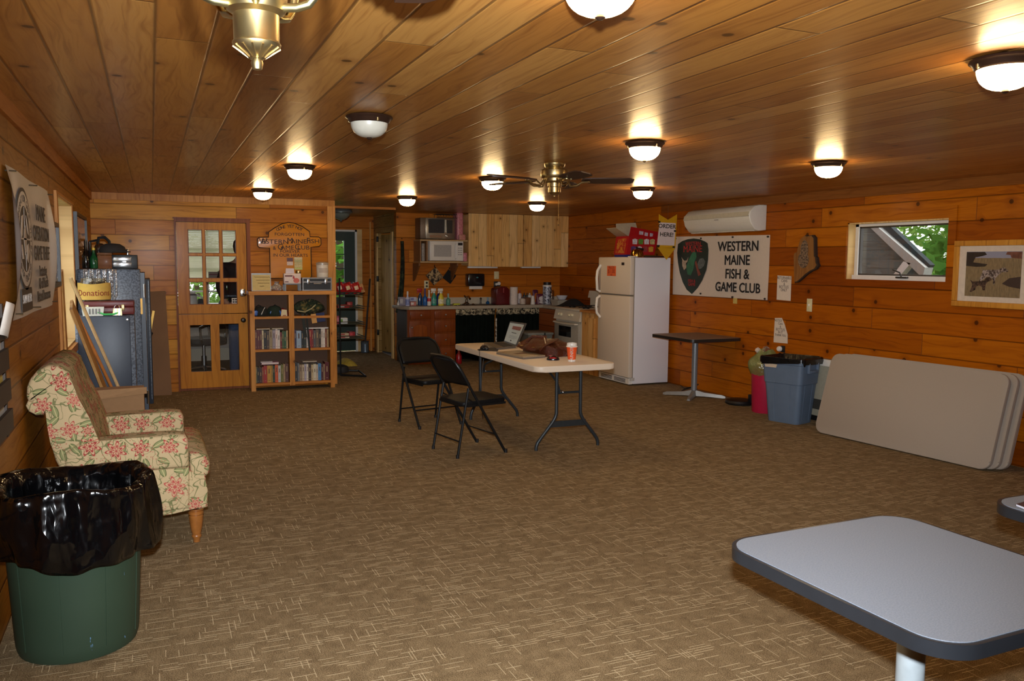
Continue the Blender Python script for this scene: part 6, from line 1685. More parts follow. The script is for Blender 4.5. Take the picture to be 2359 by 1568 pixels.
cbox((1211, 685), (1223, 704), 12.25, .12, (110, 66, 36), (120, 76, 44), 'plain brown carton beside the stacked white cups')
p0, p1 = at(1222.5, 704, Y=12.15), at(1232, 681, Y=12.15)
t = item('cup_stack', 'tapered stack of white cups on the counter', 'cups', (p0.x + p1.x) / 2, 12.15, CB + .001)
r, h = (p1.x - p0.x) / 2, p1.z - CB
m = MB(); pr = [(0, 0)] + [(r * (1 - .4 * z_) + (.002 if k % 2 else 0), h * z_) for k, z_ in enumerate([i / 12 for i in range(13)])] + [(0, h)]; m.lathe(pr, n=18); m.build('cups', WH, t, False)
for k, (p0, p1, y, c1, c2, l) in enumerate((((1226, 668), (1240, 690), 12.42, (84, 40, 70), (190, 100, 40), 'purple snack pouch at the back beside the tall tin'), ((1234, 677), (1258, 703), 12.25, (96, 40, 60), (220, 206, 200), 'maroon pouch with a white oval label beside the tall tin'))):
    a, b = at(p0[0], p1[1], Y=y), at(p1[0], p0[1], Y=y)
    t = item('coffee_pouch', l, 'pouch', (a.x + b.x) / 2, y, CB + .001)
    w, h = (b.x - a.x) / 2, b.z - CB
    m = MB(); m.grid(lambda u, v: (w * math.cos(2 * PI * u) * (1 - .12 * v), .05 * math.sin(2 * PI * u) * (1 - v) ** .6, h * v * (1 + .03 * math.sin(6 * u))), 22, 8, cu=True); m.build('film', mat(c1, .3, var=.4, vs=24), t, False, smooth=180)
    m = MB(); m.prism(ell(0, h * .55, w * .62, h * .25), -.045, -.04, ax='y'); m.prism(ell(w * .1, h * .2, w * .7, h * .16), -.055, -.05, ax='y'); m.build('label', mat(c2, .4, var=.2, vs=50), t, False)
p0, p1 = at(1254, 704, Y=12.05), at(1273, 650, Y=12.05)
t = item('tall_tin', 'tall silver printed tin with a black lid near the counter corner', 'tin', (p0.x + p1.x) / 2, 12.1, CB + .001)
r, h = (p1.x - p0.x) / 2, p1.z - CB
m = MB(); m.lathe([(0, 0), (r, 0), (r, h * .82), (0, h * .82)], n=26); m.build('body', speckle('printed_tin', (60, 58, 70), (196, 196, 206), 40, .25), t, False)
m = MB(); m.lathe([(r + .001, h * .80), (r + .003, h * .80), (r + .003, h * .86), (r * .9, h * .88), (0, h * .88)], n=26); m.build('rim', M_WHITE, t, False)
m = MB(); m.lathe([(0, h * .88), (r * .86, h * .88), (r * .86, h), (0, h)], n=26); m.build('lid', M_BLACK, t, False)
p0, p1 = at(1268, 706, Y=11.98), at(1279, 668, Y=11.98)
t = item('glass_canister', 'clear glass canister in front of the tall printed tin', 'canister', (p0.x + p1.x) / 2, 12.02, CB + .001)
r, h = (p1.x - p0.x) / 2, p1.z - CB
m = MB(); m.lathe([(0, .003), (r, .003), (r, h * .9), (r * .8, h), (r * .75, h), (r * .94, h * .88), (r * .94, .01), (0, .01)], n=22); m.build('glass', pane_mat('canister_glass', (.86, .86, .86, 1), .1), t, False)
def tray(px0, px1, py0, py1, y, d, col, label, name, cat, z=None):
    a, b = at(px0, py1, Y=y), at(px1, py0, Y=y)
    z = CB + .001 if z is None else z
    t = item(name, label, cat, (a.x + b.x) / 2, y, z)
    w, h = (b.x - a.x) / 2, b.z - z
    m = MB(); m.hexa([(-w * .82, -d * .4, 0), (w * .82, -d * .4, 0), (w * .82, d * .4, 0), (-w * .82, d * .4, 0), (-w, -d / 2, h), (w, -d / 2, h), (w, d / 2, h), (-w, d / 2, h)]); m.build('body', mat(col, .4), t, False)
    m = MB()
    for q in (((-w - .006, -d / 2 - .006), (w + .006, -d / 2 + .004)), ((-w - .006, d / 2 - .004), (w + .006, d / 2 + .006)), ((-w - .006, -d / 2), (-w + .006, d / 2)), ((w - .006, -d / 2), (w + .006, d / 2))): m.box((q[0][0], q[0][1], h - .006), (q[1][0], q[1][1], h + .004))
    m.build('rim', mat([min(255, c * 1.06) for c in col], .35), t, False)
    return z + h
zz = tray(1276, 1302, 691, 703, 11.78, .26, (170, 160, 144), 'grey shallow tray on the counter corner', 'tray', 'tray')
p0, p1 = at(1280, 692, Y=11.9), at(1296, 682, Y=11.9)
t = item('bowl', 'white bowl standing in the grey tray on the counter corner', 'bowl', (p0.x + p1.x) / 2, 11.80, zz + .006)
m = MB(); m.lathe([(0, 0), (.05, 0), (.06, .01), (.088, .06), (.09, .066), (.083, .062), (.05, .014), (0, .012)], n=24); m.build('body', mat((206, 206, 214), .3), t, False)
x_ = at(1301, 690, Y=12.0).x
t = item('red_cup', 'red cup with a white rim on the counter behind the grey tray', 'cup', x_, 12.1, CB + .001)
m = MB(); m.lathe([(0, 0), (.045, 0), (.062, .115), (.058, .115), (.042, .006), (0, .006)], n=20); m.build('body', mat((150, 24, 28), .35), t, False)
m = MB(); m.lathe([(.063, .112), (.065, .118), (.062, .122), (.058, .118)], n=20); m.build('rim', M_WHITE, t, False)
t = item('dark_cloth', 'black cloth heaped beside the stove on the counter corner', 'cloth', at(1316, 700, Y=11.5).x, 11.52, CB + .001)
m = MB(); m.grid(lambda u, v: ((u - .5) * .42, (v - .5) * .3, .002 + .14 * (math.sin(PI * u) * math.sin(PI * v)) ** .8 * (.45 + .55 * u) + .01 * math.sin(9 * u + 4 * v)), 14, 10); m.build('folds', mat((26, 26, 28), .9, var=.2), t, False, smooth=180)

# stove
SXF = 5.50
ys0, ys1 = at(1336, 716, X=SXF).y, at(1277.5, 712, X=SXF).y
zs = at(1300, 709, X=SXF).z
t = thing('stove', 'white gas range beside the wooden base cabinet, facing the folding table', 'stove', (5.8, (ys0 + ys1) / 2, 0))
STW = mat((206, 196, 176), .35, var=.02)
m = MB(); m.box((SXF + .03, ys0, .02), (6.14, ys1, zs - .02)); m.build('body', STW, t)
m = MB(); m.rbox((SXF - .0, ys0 - .004, zs - .022), (6.14, ys1 + .004, zs), .006); m.build('cooktop', STW, t)
def sx1(py): return at(1306, py, X=SXF).z
m = MB(); m.hexa([(SXF - .015, ys0, sx1(737)), (SXF + .06, ys0, sx1(737)), (SXF + .06, ys1, sx1(737)), (SXF - .015, ys1, sx1(737)), (SXF + .02, ys0, zs - .022), (SXF + .06, ys0, zs - .022), (SXF + .06, ys1, zs - .022), (SXF + .02, ys1, zs - .022)]); m.build('control_panel', STW, t)
for px in (1287, 1292, 1311, 1317):
    q = at(px, 723 + (px - 1287) * .09, X=SXF - .01)
    m = MB(); m.lathe([(0, -.032), (.018, -.03), (.022, -.008), (.022, .01), (0, .012)], (SXF + .004, q.y, q.z), 14, ax='x'); m.build('knob', mat((226, 214, 180), .3), t)
m = MB(); m.rbox((SXF - .01, ys0 + .02, sx1(815)), (SXF + .035, ys1 - .02, sx1(742)), .008); dr = m.build('oven_door', mat((170, 164, 150), .3, .1), t)
a, b = at(1289, 772, X=SXF), at(1317, 751, X=SXF)
m = MB(); m.box((SXF - .014, b.y, a.z), (SXF - .009, a.y, sx1(751))); m.build('oven_window', mat((20, 20, 20), .1), dr)
m = MB(); hz_ = sx1(743.5); m.tube([(SXF - .005, ys0 + .05, hz_), (SXF - .045, ys0 + .06, hz_), (SXF - .052, (ys0 + ys1) / 2, hz_ - .012), (SXF - .045, ys1 - .06, hz_), (SXF - .005, ys1 - .05, hz_)], .012, 8); m.build('door_handle', STW, dr)
m = MB(); m.rbox((SXF, ys0 + .02, .06), (SXF + .035, ys1 - .02, sx1(822)), .008); m.build('drawer', mat((176, 170, 156), .3, .1), t)
for i in (0, 1):
    for j in (0, 1):
        m = MB(); cx, cy = SXF + .2 + .26 * i, ys0 + .19 + (ys1 - ys0 - .38) * j
        for k in range(4): m.beam((cx, cy, zs + .022), (cx + .12 * math.cos(k * PI / 2), cy + .12 * math.sin(k * PI / 2), zs + .022), .014, .012)
        m.lathe([(0, zs), (.05, zs), (.045, zs + .014), (0, zs + .03)], (cx, cy, 0), 14)
        m.build('burner_grate', M_BLACK, t)
a, b = at(1350, 700, X=6.05), at(1367, 670, X=6.05)
m = MB(); m.box((6.09, ys0 + .02, zs), (6.14, ys1 - .02, zs + .13)); m.prism([(b.y - .2, zs + .13), (a.y, zs + .13), (a.y - .04, b.z), (b.y - .2, b.z)], 6.08, 6.14, ax='x'); m.build('backguard', STW, t)
# plank base cabinet beside the stove
yc0 = 9.90
t = thing('plank_base_cabinet', 'pine plank base cabinet between the stove and the fridge', 'cabinet', (5.8, (yc0 + ys0) / 2, 0))
m = MB(); m.box((SXF + .03, yc0, 0), (6.10, ys0 - .01, zs - .03)); m.build('body', M_CABY, t)
m = MB(); m.box((SXF - .01, yc0, zs - .028), (6.11, ys0 - .008, zs)); m.build('top', boards('cabinet_top', [(184, 120, 60), (190, 128, 66), (196, 134, 72)], 'y', 'x', .3, 0, 5, 0, groove=0), t)
m = MB(); m.box((SXF + .005, yc0 + .10, .08), (SXF + .03, ys0 - .14, zs - .10)); m.build('door', M_CABY, t)

# wall cabinets
WF = YK - .33
def wx(px, y=WF): return at(px, 560, Y=y).x
def wz(px, py, y=WF): return at(px, py, Y=y).z
zlo = wz(1200, 613.5)
for (pxs, tops_, l) in (((1079, 1132, 1205), (487, 491), 'pine plank wall cabinet over the sink, beside the microwave shelf'), ((1206.5, 1273, 1319.5), (493, 495), 'pine plank wall cabinet over the counter corner')):
    t = thing('wall_cabinet', l, 'cabinet', (wx(pxs[1]), YK - .16, zlo))
    ztp = min(wz(1200, 489), cz(5, 12.3) - .01)
    m = MB(); m.box((wx(pxs[0]) + .004, WF + .02, zlo + .01), (wx(pxs[2]) - .004, YK, ztp - .01)); m.build('body', M_CAB, t)
    for i in range(2):
        zt = min(wz(pxs[i], tops_[i]), cz(5, 12.3) - .004)
        m = MB(); m.box((wx(pxs[i]) + .003, WF, zlo - .006 * i), (wx(pxs[i + 1]) - .003, WF + .02, zt)); m.build('door', M_CAB, t)
a, b = at(1077, 618, Y=WF + .1), at(1145, 615, Y=WF + .1)
m = MB(); m.rbox((a.x, WF + .07, zlo - .03), (b.x, WF + .13, zlo - .002), .005); 
t = thing('under_cabinet_light', 'white strip light under the wall cabinet over the sink', 'light', ((a.x + b.x) / 2, WF + .1, zlo)); m.build('housing', M_WHITE, t)
a, b = at(1200, 616, Y=WF + .1), at(1244, 613, Y=WF + .1)
t = thing('under_cabinet_light', 'white strip light under the wall cabinet over the counter corner', 'light', ((a.x + b.x) / 2, WF + .1, zlo))
m = MB(); m.rbox((a.x, WF + .07, zlo - .026), (b.x, WF + .13, zlo - .002), .005); m.build('housing', M_WHITE, t)

# microwave shelf
SHY = YK - .36
def shx(px): return at(px, 580, Y=SHY).x
def shz(py): return at(1020, py, Y=SHY).z
t = thing('wall_shelf', 'two-tier wooden wall shelf on brackets beside the wall cabinets', 'shelf', (shx(1022), YK - .18, shz(603)))
for py in (552, 602):
    m = MB(); m.box((shx(968), SHY, shz(py) - .022), (shx(1077.5), YK, shz(py))); m.build('board', mat((186, 150, 100), .5, var=.1), t)
for px in (970, 985):
    m = MB(); m.box((shx(px) - .009, SHY + .02, shz(602)), (shx(px) + .009, YK, shz(552) - .022)); m.build('upright', mat((150, 104, 60), .5, var=.1), t)
for px in (968, 1056):
    x = shx(px)
    m = MB(); m.prism([(YK, shz(603) - .022), (SHY + .04, shz(603) - .022), (SHY + .04, shz(603) - .06), (YK - .06, shz(603) - .28), (YK, shz(603) - .30)], x - .012, x + .012, ax='x'); m.build('bracket', mat((130, 84, 44), .5, var=.1), t)
z0 = shz(602) + .001
a, b = shx(989), shx(1066.5)
t = thing('microwave', 'white microwave on the lower tier of the wall shelf', 'microwave', ((a + b) / 2, SHY + .15, z0))
h = shz(555) - z0
m = MB(); m.rbox((a, SHY - .02, z0 + .008), (b, YK - .03, z0 + h), .008); m.build('body', M_WHITE, t)
xd = shx(1050)
m = MB(); m.rbox((a + .004, SHY - .036, z0 + .014), (xd, SHY - .018, z0 + h - .006), .006); dr = m.build('door', mat((226, 218, 206), .3, var=.02), t)
m = MB(); m.box((shx(998), SHY - .039, shz(591)), (shx(1038), SHY - .035, shz(564))); m.build('door_window', mat((170, 164, 156), .2), dr)
m = MB(); m.tube([(xd - .02, SHY - .036, z0 + .04), (xd - .02, SHY - .066, z0 + .055), (xd - .02, SHY - .066, z0 + h - .055), (xd - .02, SHY - .036, z0 + h - .04)], .009, 8); m.build('door_handle', M_WHITE, dr)
m = MB(); m.box((shx(1054), SHY - .024, shz(564.5)), (shx(1064.5), SHY - .019, shz(558.5))); m.build('display', mat((24, 24, 26), .2), t)
m = MB()
for i in range(3):
    for j in range(4): m.box((shx(1054.5 + i * 3.4), SHY - .023, shz(572 + j * 5)), (shx(1056.6 + i * 3.4), SHY - .0195, shz(570 + j * 5)))
m.build('keypad', mat((130, 130, 128), .5), t)
z1 = shz(552) + .001
a, b = shx(969.5), shx(1048)
t = thing('toaster_oven', 'old steel toaster oven on the upper tier of the wall shelf', 'toaster oven', ((a + b) / 2, SHY + .15, z1))
h = shz(502) - z1
m = MB(); m.rbox((a, SHY + .02, z1 + .008), (b, YK - .06, z1 + h), .008); m.build('body', mat((104, 82, 60), .4, .3), t)
m = MB(); m.rbox((shx(981), SHY, z1 + .01), (b, SHY + .022, z1 + h), .004); m.build('front_frame', mat((176, 164, 144), .25, .8), t)
m = MB(); m.box((shx(987), SHY - .006, z1 + h * .30), (shx(1023), SHY + .001, z1 + h * .94)); m.build('oven_window', mat((70, 72, 74), .1, .4), t)
m = MB(); m.box((shx(1029), SHY - .006, z1 + h * .30), (shx(1042), SHY + .001, z1 + h * .9)); m.build('control_strip', mat((46, 44, 42), .3), t)
m = MB(); m.rbox((shx(1024), SHY - .03, z1 + h * .34), (shx(1027), SHY, z1 + h * .92), .004); m.build('door_handle', mat((206, 196, 176), .4), t)
m = MB(); q = (shx(1030), z1 + h * .17); m.lathe([(0, -.03), (.018, -.026), (.02, 0), (0, .002)], (q[0], SHY, q[1]), 14, ax='y'); m.build('knob', M_STEEL, t)
m = MB(); m.box((shx(990), SHY - .004, z1 + h * .10), (shx(1016), SHY + .001, z1 + h * .2)); m.build('maker_strip', mat((150, 110, 80), .4), t)
t = thing('wire_basket', 'chrome wire basket lying upside down on the toaster oven', 'basket', (shx(1030), SHY + .15, z1 + h))
m = MB()
ba, bb, bz0 = shx(1008), shx(1056), z1 + h + .002
for k in range(7):
    x = ba + .03 + (bb - ba - .06) * k / 6
    m.tube([(x, SHY + .04, bz0 + .004), (x, SHY + .06, bz0 + .06), (x, SHY + .24, bz0 + .06), (x, SHY + .26, bz0 + .004)], .004, 5)
for y, z in ((SHY + .04, bz0 + .004), (SHY + .06, bz0 + .06), (SHY + .15, bz0 + .06), (SHY + .24, bz0 + .06), (SHY + .26, bz0 + .004)): m.tube([(ba, y, z), (bb, y, z)], .004, 5)
m.build('wires', mat((130, 126, 120), .25, .9), t)
def soft(p0, p1, y, d, col, label, z, name='pink_pack'):
    a, b = at(p0[0], p1[1], Y=y), at(p1[0], p0[1], Y=y)
    t = item(name, label, 'pack', (a.x + b.x) / 2, y + d / 2, z)
    w, h = (b.x - a.x) / 2, b.z - z
    m = MB(); m.rbox((-w, -d / 2, 0), (w, d / 2, h), min(w, h, d / 2) * .45, 3); m.build('wrap', mat(col, .35, var=.25, vs=40, bump=.6), t, False, smooth=80)
soft((1053, 490), (1068, 550), SHY + .06, .2, (206, 126, 130), 'tall pink wrapped pack beside the toaster oven', z1)
soft((1058, 540), (1073, 550.5), SHY + .01, .05, (196, 130, 116), 'small pink pack lying in front of the tall pink pack', z1)
soft((1067.5, 582), (1076.5, 600), SHY + .05, .2, (210, 130, 140), 'pink wrapped pack squeezed beside the microwave', z0)
soft((972, 560), (979, 598), SHY + .08, .2, (150, 140, 130), 'grey folder pack between the shelf uprights', z0, 'grey_pack')

def potholder(cx, cy, hd, m_, label):
    p = at(cx, cy, Y=YK - .02)
    s_ = hd * 12.6 / 1930
    t = thing('pot_holder', label, 'pot holder', (p.x, YK - .02, p.z - s_))
    m = MB(); m.M = Matrix.Translation((p.x, YK - .025, p.z)) @ Matrix.Rotation(math.radians(45 + (5 if cx < 1010 else -8)), 4, 'Y'); q = s_ * .72
    m.rbox((-q, -.008, -q), (q, .008, q), .006); m.build('quilted_square', m_, t)
    m = MB(); m.tube([(p.x - .005, YK - .02, p.z + s_), (p.x, YK - .03, p.z + s_ + .03), (p.x + .006, YK - .02, p.z + s_ + .002)], .005, 6); m.build('hanging_loop', M_BLACK, t)
    m = MB(); m.tube([(p.x, YK, p.z + s_ + .028), (p.x, YK - .045, p.z + s_ + .026)], .004, 6); m.build('hook', M_BLKMET, t)
potholder(1001, 636, 22, camo('holder_print', [(186, 156, 110), (40, 32, 26), (110, 90, 66)], 15), 'printed beige and black pot holder hanging under the wall shelf')
potholder(1035, 637, 17.5, mat((20, 18, 18), .9), 'plain black pot holder hanging under the wall shelf')
def wplate(p0, p1, m_, label, name, parts=()):
    a, b = at(p0[0], p1[1], Y=YK), at(p1[0], p0[1], Y=YK)
    t = thing(name, label, name.split('_')[-1], ((a.x + b.x) / 2, YK, a.z))
    m = MB(); m.rbox((a.x, YK - .01, a.z), (b.x, YK, b.z), .003); m.build('plate', m_, t)
    for fx, fz, r, mm in parts:
        m = MB(); c = (a.x + (b.x - a.x) * fx, a.z + (b.z - a.z) * fz); m.lathe([(0, -.03), (r * .9, -.028), (r, -.01), (r, 0), (0, 0)], (c[0], YK - .004, c[1]), 12, ax='y'); m.build('socket', mm, t)
wplate((977, 646), (987.5, 664), M_IVORY, 'ivory wall outlet above the counter near the spray bottles', 'wall_outlet', ((.5, .72, .016, M_BLACK), (.5, .28, .016, M_BLACK)))
wplate((1138, 625), (1149, 642.5), M_IVORY, 'ivory box on the wall under the wall cabinet, above the black outlet', 'wall_switch', ((.5, .2, .012, M_IVORY),))
wplate((1137, 648), (1152.5, 665), M_BLACK, 'black wall outlet with two white plugs behind the red coffee machine', 'wall_outlet', ((.35, .62, .022, M_WHITE), (.72, .72, .03, M_WHITE)))
a, b = at(1075, 659, Y=YK - .08), at(1113, 630, Y=YK - .08)
t = thing('towel_dispenser', 'black paper towel dispenser on the wall above the sink', 'dispenser', ((a.x + b.x) / 2, YK, a.z))
m = MB(); m.rbox((a.x, YK - .16, a.z), (b.x, YK, b.z), .02); m.build('housing', mat((22, 22, 26), .2), t)
m = MB(); m.prism(ell((a.x + b.x) / 2 + .01, b.z - .06, .018, .01), YK - .164, YK - .158, ax='y'); m.build('badge', mat((80, 140, 140), .4), t)
m = MB(); m.box((a.x + .03, YK - .12, a.z - .045), (b.x - .03, YK - .115, a.z + .01)); m.build('paper', WH, t)

# floor of the kitchen: tote, red bottle, blue bag
a, b = at(1214, 800, Y=11.0), at(1277, 765, Y=11.0)
t = thing('storage_tote', 'grey plastic tote with a rim standing before the counter corner', 'tote', ((a.x + b.x) / 2, 11.2, 0))
TG = mat((104, 104, 96), .4)
w0, w1 = a.x + .02, b.x - .03
m = MB(); m.hexa([(w0 + .04, 11.05, 0), (w1 - .04, 11.05, 0), (w1 - .04, 11.40, 0), (w0 + .04, 11.40, 0), (w0, 11.0, b.z - .03), (w1, 11.0, b.z - .03), (w1, 11.45, b.z - .03), (w0, 11.45, b.z - .03)]); m.build('body', TG, t)
m = MB(); m.rbox((w0 - .012, 10.98, b.z - .035), (w1 + .012, 11.47, b.z), .01); m.build('lid', mat((120, 120, 112), .35), t)
m = MB(); m.box(((w0 + w1) / 2 + .05, 10.972, b.z - .09), ((w0 + w1) / 2 + .07, 10.98, b.z - .0)); m.build('clasp', M_BLACK, t)
q = at(1056, 834, Y=11.95)
t = item('red_bottle', 'red bottle on the floor at the end of the drawers', 'bottle', q.x, 11.93, .0)
m = MB(); m.lathe([(0, 0), (.04, 0), (.045, .01), (.045, .12), (.02, .17), (.018, .20), (0, .20)], n=16); m.build('body', mat((150, 24, 30), .3), t, False)
m = MB(); m.lathe([(0, .2), (.02, .2), (.02, .225), (0, .225)], n=12); m.build('cap', M_WHITE, t, False)

# ================================================================== FRIDGE
FX, FY0, FY1 = 5.47, 9.02, 9.83
FT = 1.615
t = thing('refrigerator', 'white top-freezer refrigerator with a large blank side', 'refrigerator', (5.75, 9.4, 0))
FW = mat((238, 234, 238), .38, var=.015, bump=.08, vs=300)
m = MB(); m.rbox((FX + .07, FY0, .02), (6.06, FY1, FT - .005), .006); m.build('cabinet', FW, t)
zs_ = at(1410, 678, X=FX).z
FD = mat((226, 210, 190), .35, var=.015, bump=.08, vs=300)  # doors get the cabinet white with warm lamplight put into the colour
m = MB(); m.rbox((FX, FY0, zs_ + .008), (FX + .062, FY1, FT), .012); fd_ = m.build('freezer_door', FD, t)
m = MB(); m.rbox((FX, FY0, .10), (FX + .062, FY1, zs_ - .008), .012); ld = m.build('fridge_door', FD, t)
m = MB(); m.box((FX + .055, FY0 + .005, .10), (FX + .072, FY1 - .005, FT - .01)); m.build('door_gasket', mat((150, 140, 126), .6), t)
hy = FY1 - .055
for za, zb2, par, lowend in ((zs_ + .03, FT - .10, fd_, False), (.82, zs_ - .03, ld, True)):
    m = MB()
    pts = [(FX, hy, zb2), (FX - .045, hy, zb2 - .03), (FX - .055, hy, (za + zb2) / 2), (FX - .045, hy, za + .06), (FX, hy - .02, za)] if lowend else [(FX, hy - .01, zb2), (FX - .045, hy, zb2 - .08), (FX - .055, hy, (za + zb2) / 2), (FX - .045, hy, za + .02), (FX, hy, za)]
    m.tube(pts, .018, 10); m.build('door_handle', M_WHITE, par)
m = MB(); m.box((FX + .02, FY0 + .02, .015), (FX + .07, FY1 - .02, .092)); kg = m.build('kick_grille', M_WHITE, t)
m = MB()
for j in (0, 1):
    for k in range(4): m.box((FX + .016, FY0 + .10 + j * .34, .03 + k * .013), (FX + .021, FY0 + .38 + j * .34, .036 + k * .013))
m.build('vent_slots', mat((70, 66, 62), .6), kg)
m = MB(); m.rbox((FX + .0, FY0 + .01, FT), (FX + .11, FY0 + .07, FT + .012), .004); m.build('top_hinge', M_WHITE, t)
m = MB(); m.rbox((FX + .03, FY0 - .006, .06), (FX + .09, FY0 + .04, .10), .004); m.build('bottom_hinge', mat((200, 194, 186), .4), t)
q = at(1435, 607.5, X=FX)
m = MB(); m.box((FX - .003, q.y - .035, q.z - .018), (FX + .001, q.y + .03, q.z + .018)); m.build('badge', mat((46, 30, 22), .35), fd_)
a, b = at(1399, 635, X=FX), at(1419.5, 612.5, X=FX)
t = thing('orange_note', 'orange printed note stuck on the freezer door', 'note', (FX, (a.y + b.y) / 2, a.z))
m = MB(); m.box((FX - .004, b.y, a.z), (FX - .0015, a.y, b.z)); m.build('sheet', mat((226, 104, 50), .8, var=.04), t)
for s_, dz, sz in (('PRICES', .82, .05), ('$ 1.00', .45, .07), ('ea', .15, .05)):
    text(s_, sz, mat((150, 40, 24), .8), t, (FX - .0046, (a.y + b.y) / 2, a.z + (b.z - a.z) * dz), (0, -1, 0), (0, 0, 1), .0003)
q0, q1 = at(1371.5, 640, X=FX), at(1374, 610, X=FX)
t = thing('hanging_scraper', 'dark handled tool hanging on the far side of the fridge by the handle', 'tool', (FX + .1, FY1 + .02, 1.25))
m = MB(); m.tube([(FX + .03, FY1 + .02, 1.18), (FX + .03, FY1 + .02, 1.42)], .012, 8); m.build('shaft', M_STEEL, t); m = MB(); m.rbox((FX + .015, FY1 + .002, 1.42), (FX + .05, FY1 + .04, 1.52), .006); m.build('grip', mat((30, 36, 60), .5), t)

# on top of the fridge
z = FT + .002
t = thing('snack_carton', 'red variety-pack snack carton with open flaps on top of the fridge', 'carton', (5.75, 9.5, z))
BR_ = mat((176, 24, 28), .4, var=.06)
p0, p1 = at(1412, 588, Y=9.55), at(1489, 531, Y=9.3)
bx0, bx1, by0, by1 = 5.60, 6.04, 9.34, 9.66
hh = 1.615 + .27
m = MB()
sh_ = .10
m.hexa([(bx0 + .0, by0, z + .03), (bx1 - .02, by0, z + .03), (bx1 - .02, by1, z + .03), (bx0, by1, z + .03), (bx0 + .035, by0, hh), (bx1 + .03, by0, hh - .03), (bx1 + .03, by1, hh - .03), (bx0 + .035, by1, hh)])
m.build('carton_body', BR_, t)
m = MB(); m.hexa([(bx0 + .035, by0, hh), (bx1 + .03, by0, hh - .03), (bx1 + .03, by0 + .004, hh - .03), (bx0 + .035, by0 + .004, hh), (bx0 + .08, by0 + .03, hh + .12), (bx1 + .06, by0 + .03, hh + .06), (bx1 + .06, by0 + .034, hh + .06), (bx0 + .08, by0 + .034, hh + .12)]); m.build('front_flap', BR_, t)
FLP = mat((190, 170, 140), .8)
m = MB(); m.hexa([(bx0 + .035, by0 + .02, hh), (bx0 + .039, by0 + .02, hh), (bx0 + .039, by1, hh), (bx0 + .035, by1, hh), (bx0 - .12, by0 + .06, hh + .10), (bx0 - .117, by0 + .06, hh + .105), (bx0 - .117, by1 - .0, hh + .105), (bx0 - .12, by1 - .0, hh + .10)]); m.build('side_flap', FLP, t)
m = MB(); m.hexa([(bx0 + .04, by1, hh), (bx1 - .05, by1, hh), (bx1 - .05, by1 + .004, hh), (bx0 + .04, by1 + .004, hh), (bx0 + .05, by1 + .04, hh + .17), (bx1 - .09, by1 + .04, hh + .19), (bx1 - .09, by1 + .044, hh + .19), (bx0 + .05, by1 + .044, hh + .17)]); m.build('back_flap', FLP, t)
m = MB(); m.box((bx0 - .0, by0 + .03, z), (bx0 + .25, by1 - .02, z + .029)); m.build('blue_tray', mat((40, 40, 110), .5), t)
cols_ = [(216, 206, 206), (90, 140, 50), (216, 206, 206), (190, 176, 120), (90, 60, 110), (220, 200, 196), (150, 60, 60), (206, 150, 50)]
for k, c_ in enumerate(cols_):
    i, j = k % 4, k // 4
    m = MB(); x = bx0 + .07 + i * .088 + .02 * (1 - j); zz = z + .165 - j * .095
    m.prism([(x, zz), (x + .065, zz), (x + .07, zz + .06), (x + .035, zz + .072), (x - .004, zz + .06)], by0 - .003, by0, ax='y'); m.build('printed_pack', mat(c_, .5, var=.35, vs=70), t)
for x, zz, w in ((bx0 + .19, hh + .045, .06), (bx0 + .27, hh + .03, .05), (bx0 + .35, hh + .022, .045)):
    m = MB(); m.hexa([(x, by0 + .007, zz - .022), (x + w, by0 + .007, zz - .028), (x + w, by0 + .012, zz - .028), (x, by0 + .012, zz - .022), (x + .01, by0 + .016, zz + .022), (x + w + .01, by0 + .016, zz + .016), (x + w + .01, by0 + .021, zz + .016), (x + .01, by0 + .021, zz + .022)]); m.build('printed_pack', mat((196, 180, 190), .5, var=.35, vs=70), t)
m = MB(); m.hexa([(bx0 - .003, by0 + .05, z + .05), (bx0 + .0, by0 + .05, z + .05), (bx0 + .0, by1 - .05, z + .05), (bx0 - .003, by1 - .05, z + .05), (bx0 + .026, by0 + .05, hh - .03), (bx0 + .03, by0 + .05, hh - .03), (bx0 + .03, by1 - .05, hh - .03), (bx0 + .026, by1 - .05, hh - .03)]); m.build('printed_chips', speckle('printed_chips', (206, 140, 50), (176, 30, 30), 22), t)
q = at(1467, 592, Y=9.16)
t = thing('kettle', 'small brass kettle with a black handle on top of the fridge', 'kettle', (q.x, 9.16, z))
m = MB(); m.lathe([(0, 0), (.068, 0), (.082, .012), (.082, .045), (.062, .09), (.034, .102), (0, .106)], n=26); m.build('body', mat((176, 130, 56), .16, 1), t, False)
m = MB(); m.lathe([(0, .10), (.012, .104), (.016, .118), (.008, .13), (0, .132)], n=12); m.build('lid_knob', M_BLACK, t, False)
m = MB(); m.tube([(.05, 0, .05), (.085, 0, .085), (.095, 0, .09)], [.014, .01, .008], 8); m.build('spout', mat((176, 130, 56), .16, 1), t, False)
m = MB(); m.tube([(-.01, 0, .112), (.04, -.01, .105), (.09, -.01, .10)], .010, 8); m.build('handle', M_BLACK, t, False)
t = thing('baking_tray', 'flat dark tray lying along the back of the fridge top', 'tray', (5.95, 9.1, z))
m = MB(); m.rbox((5.70, 9.05, z), (6.05, 9.09, z + .016), .004); m.build('tray_body', mat((46, 30, 24), .5), t)
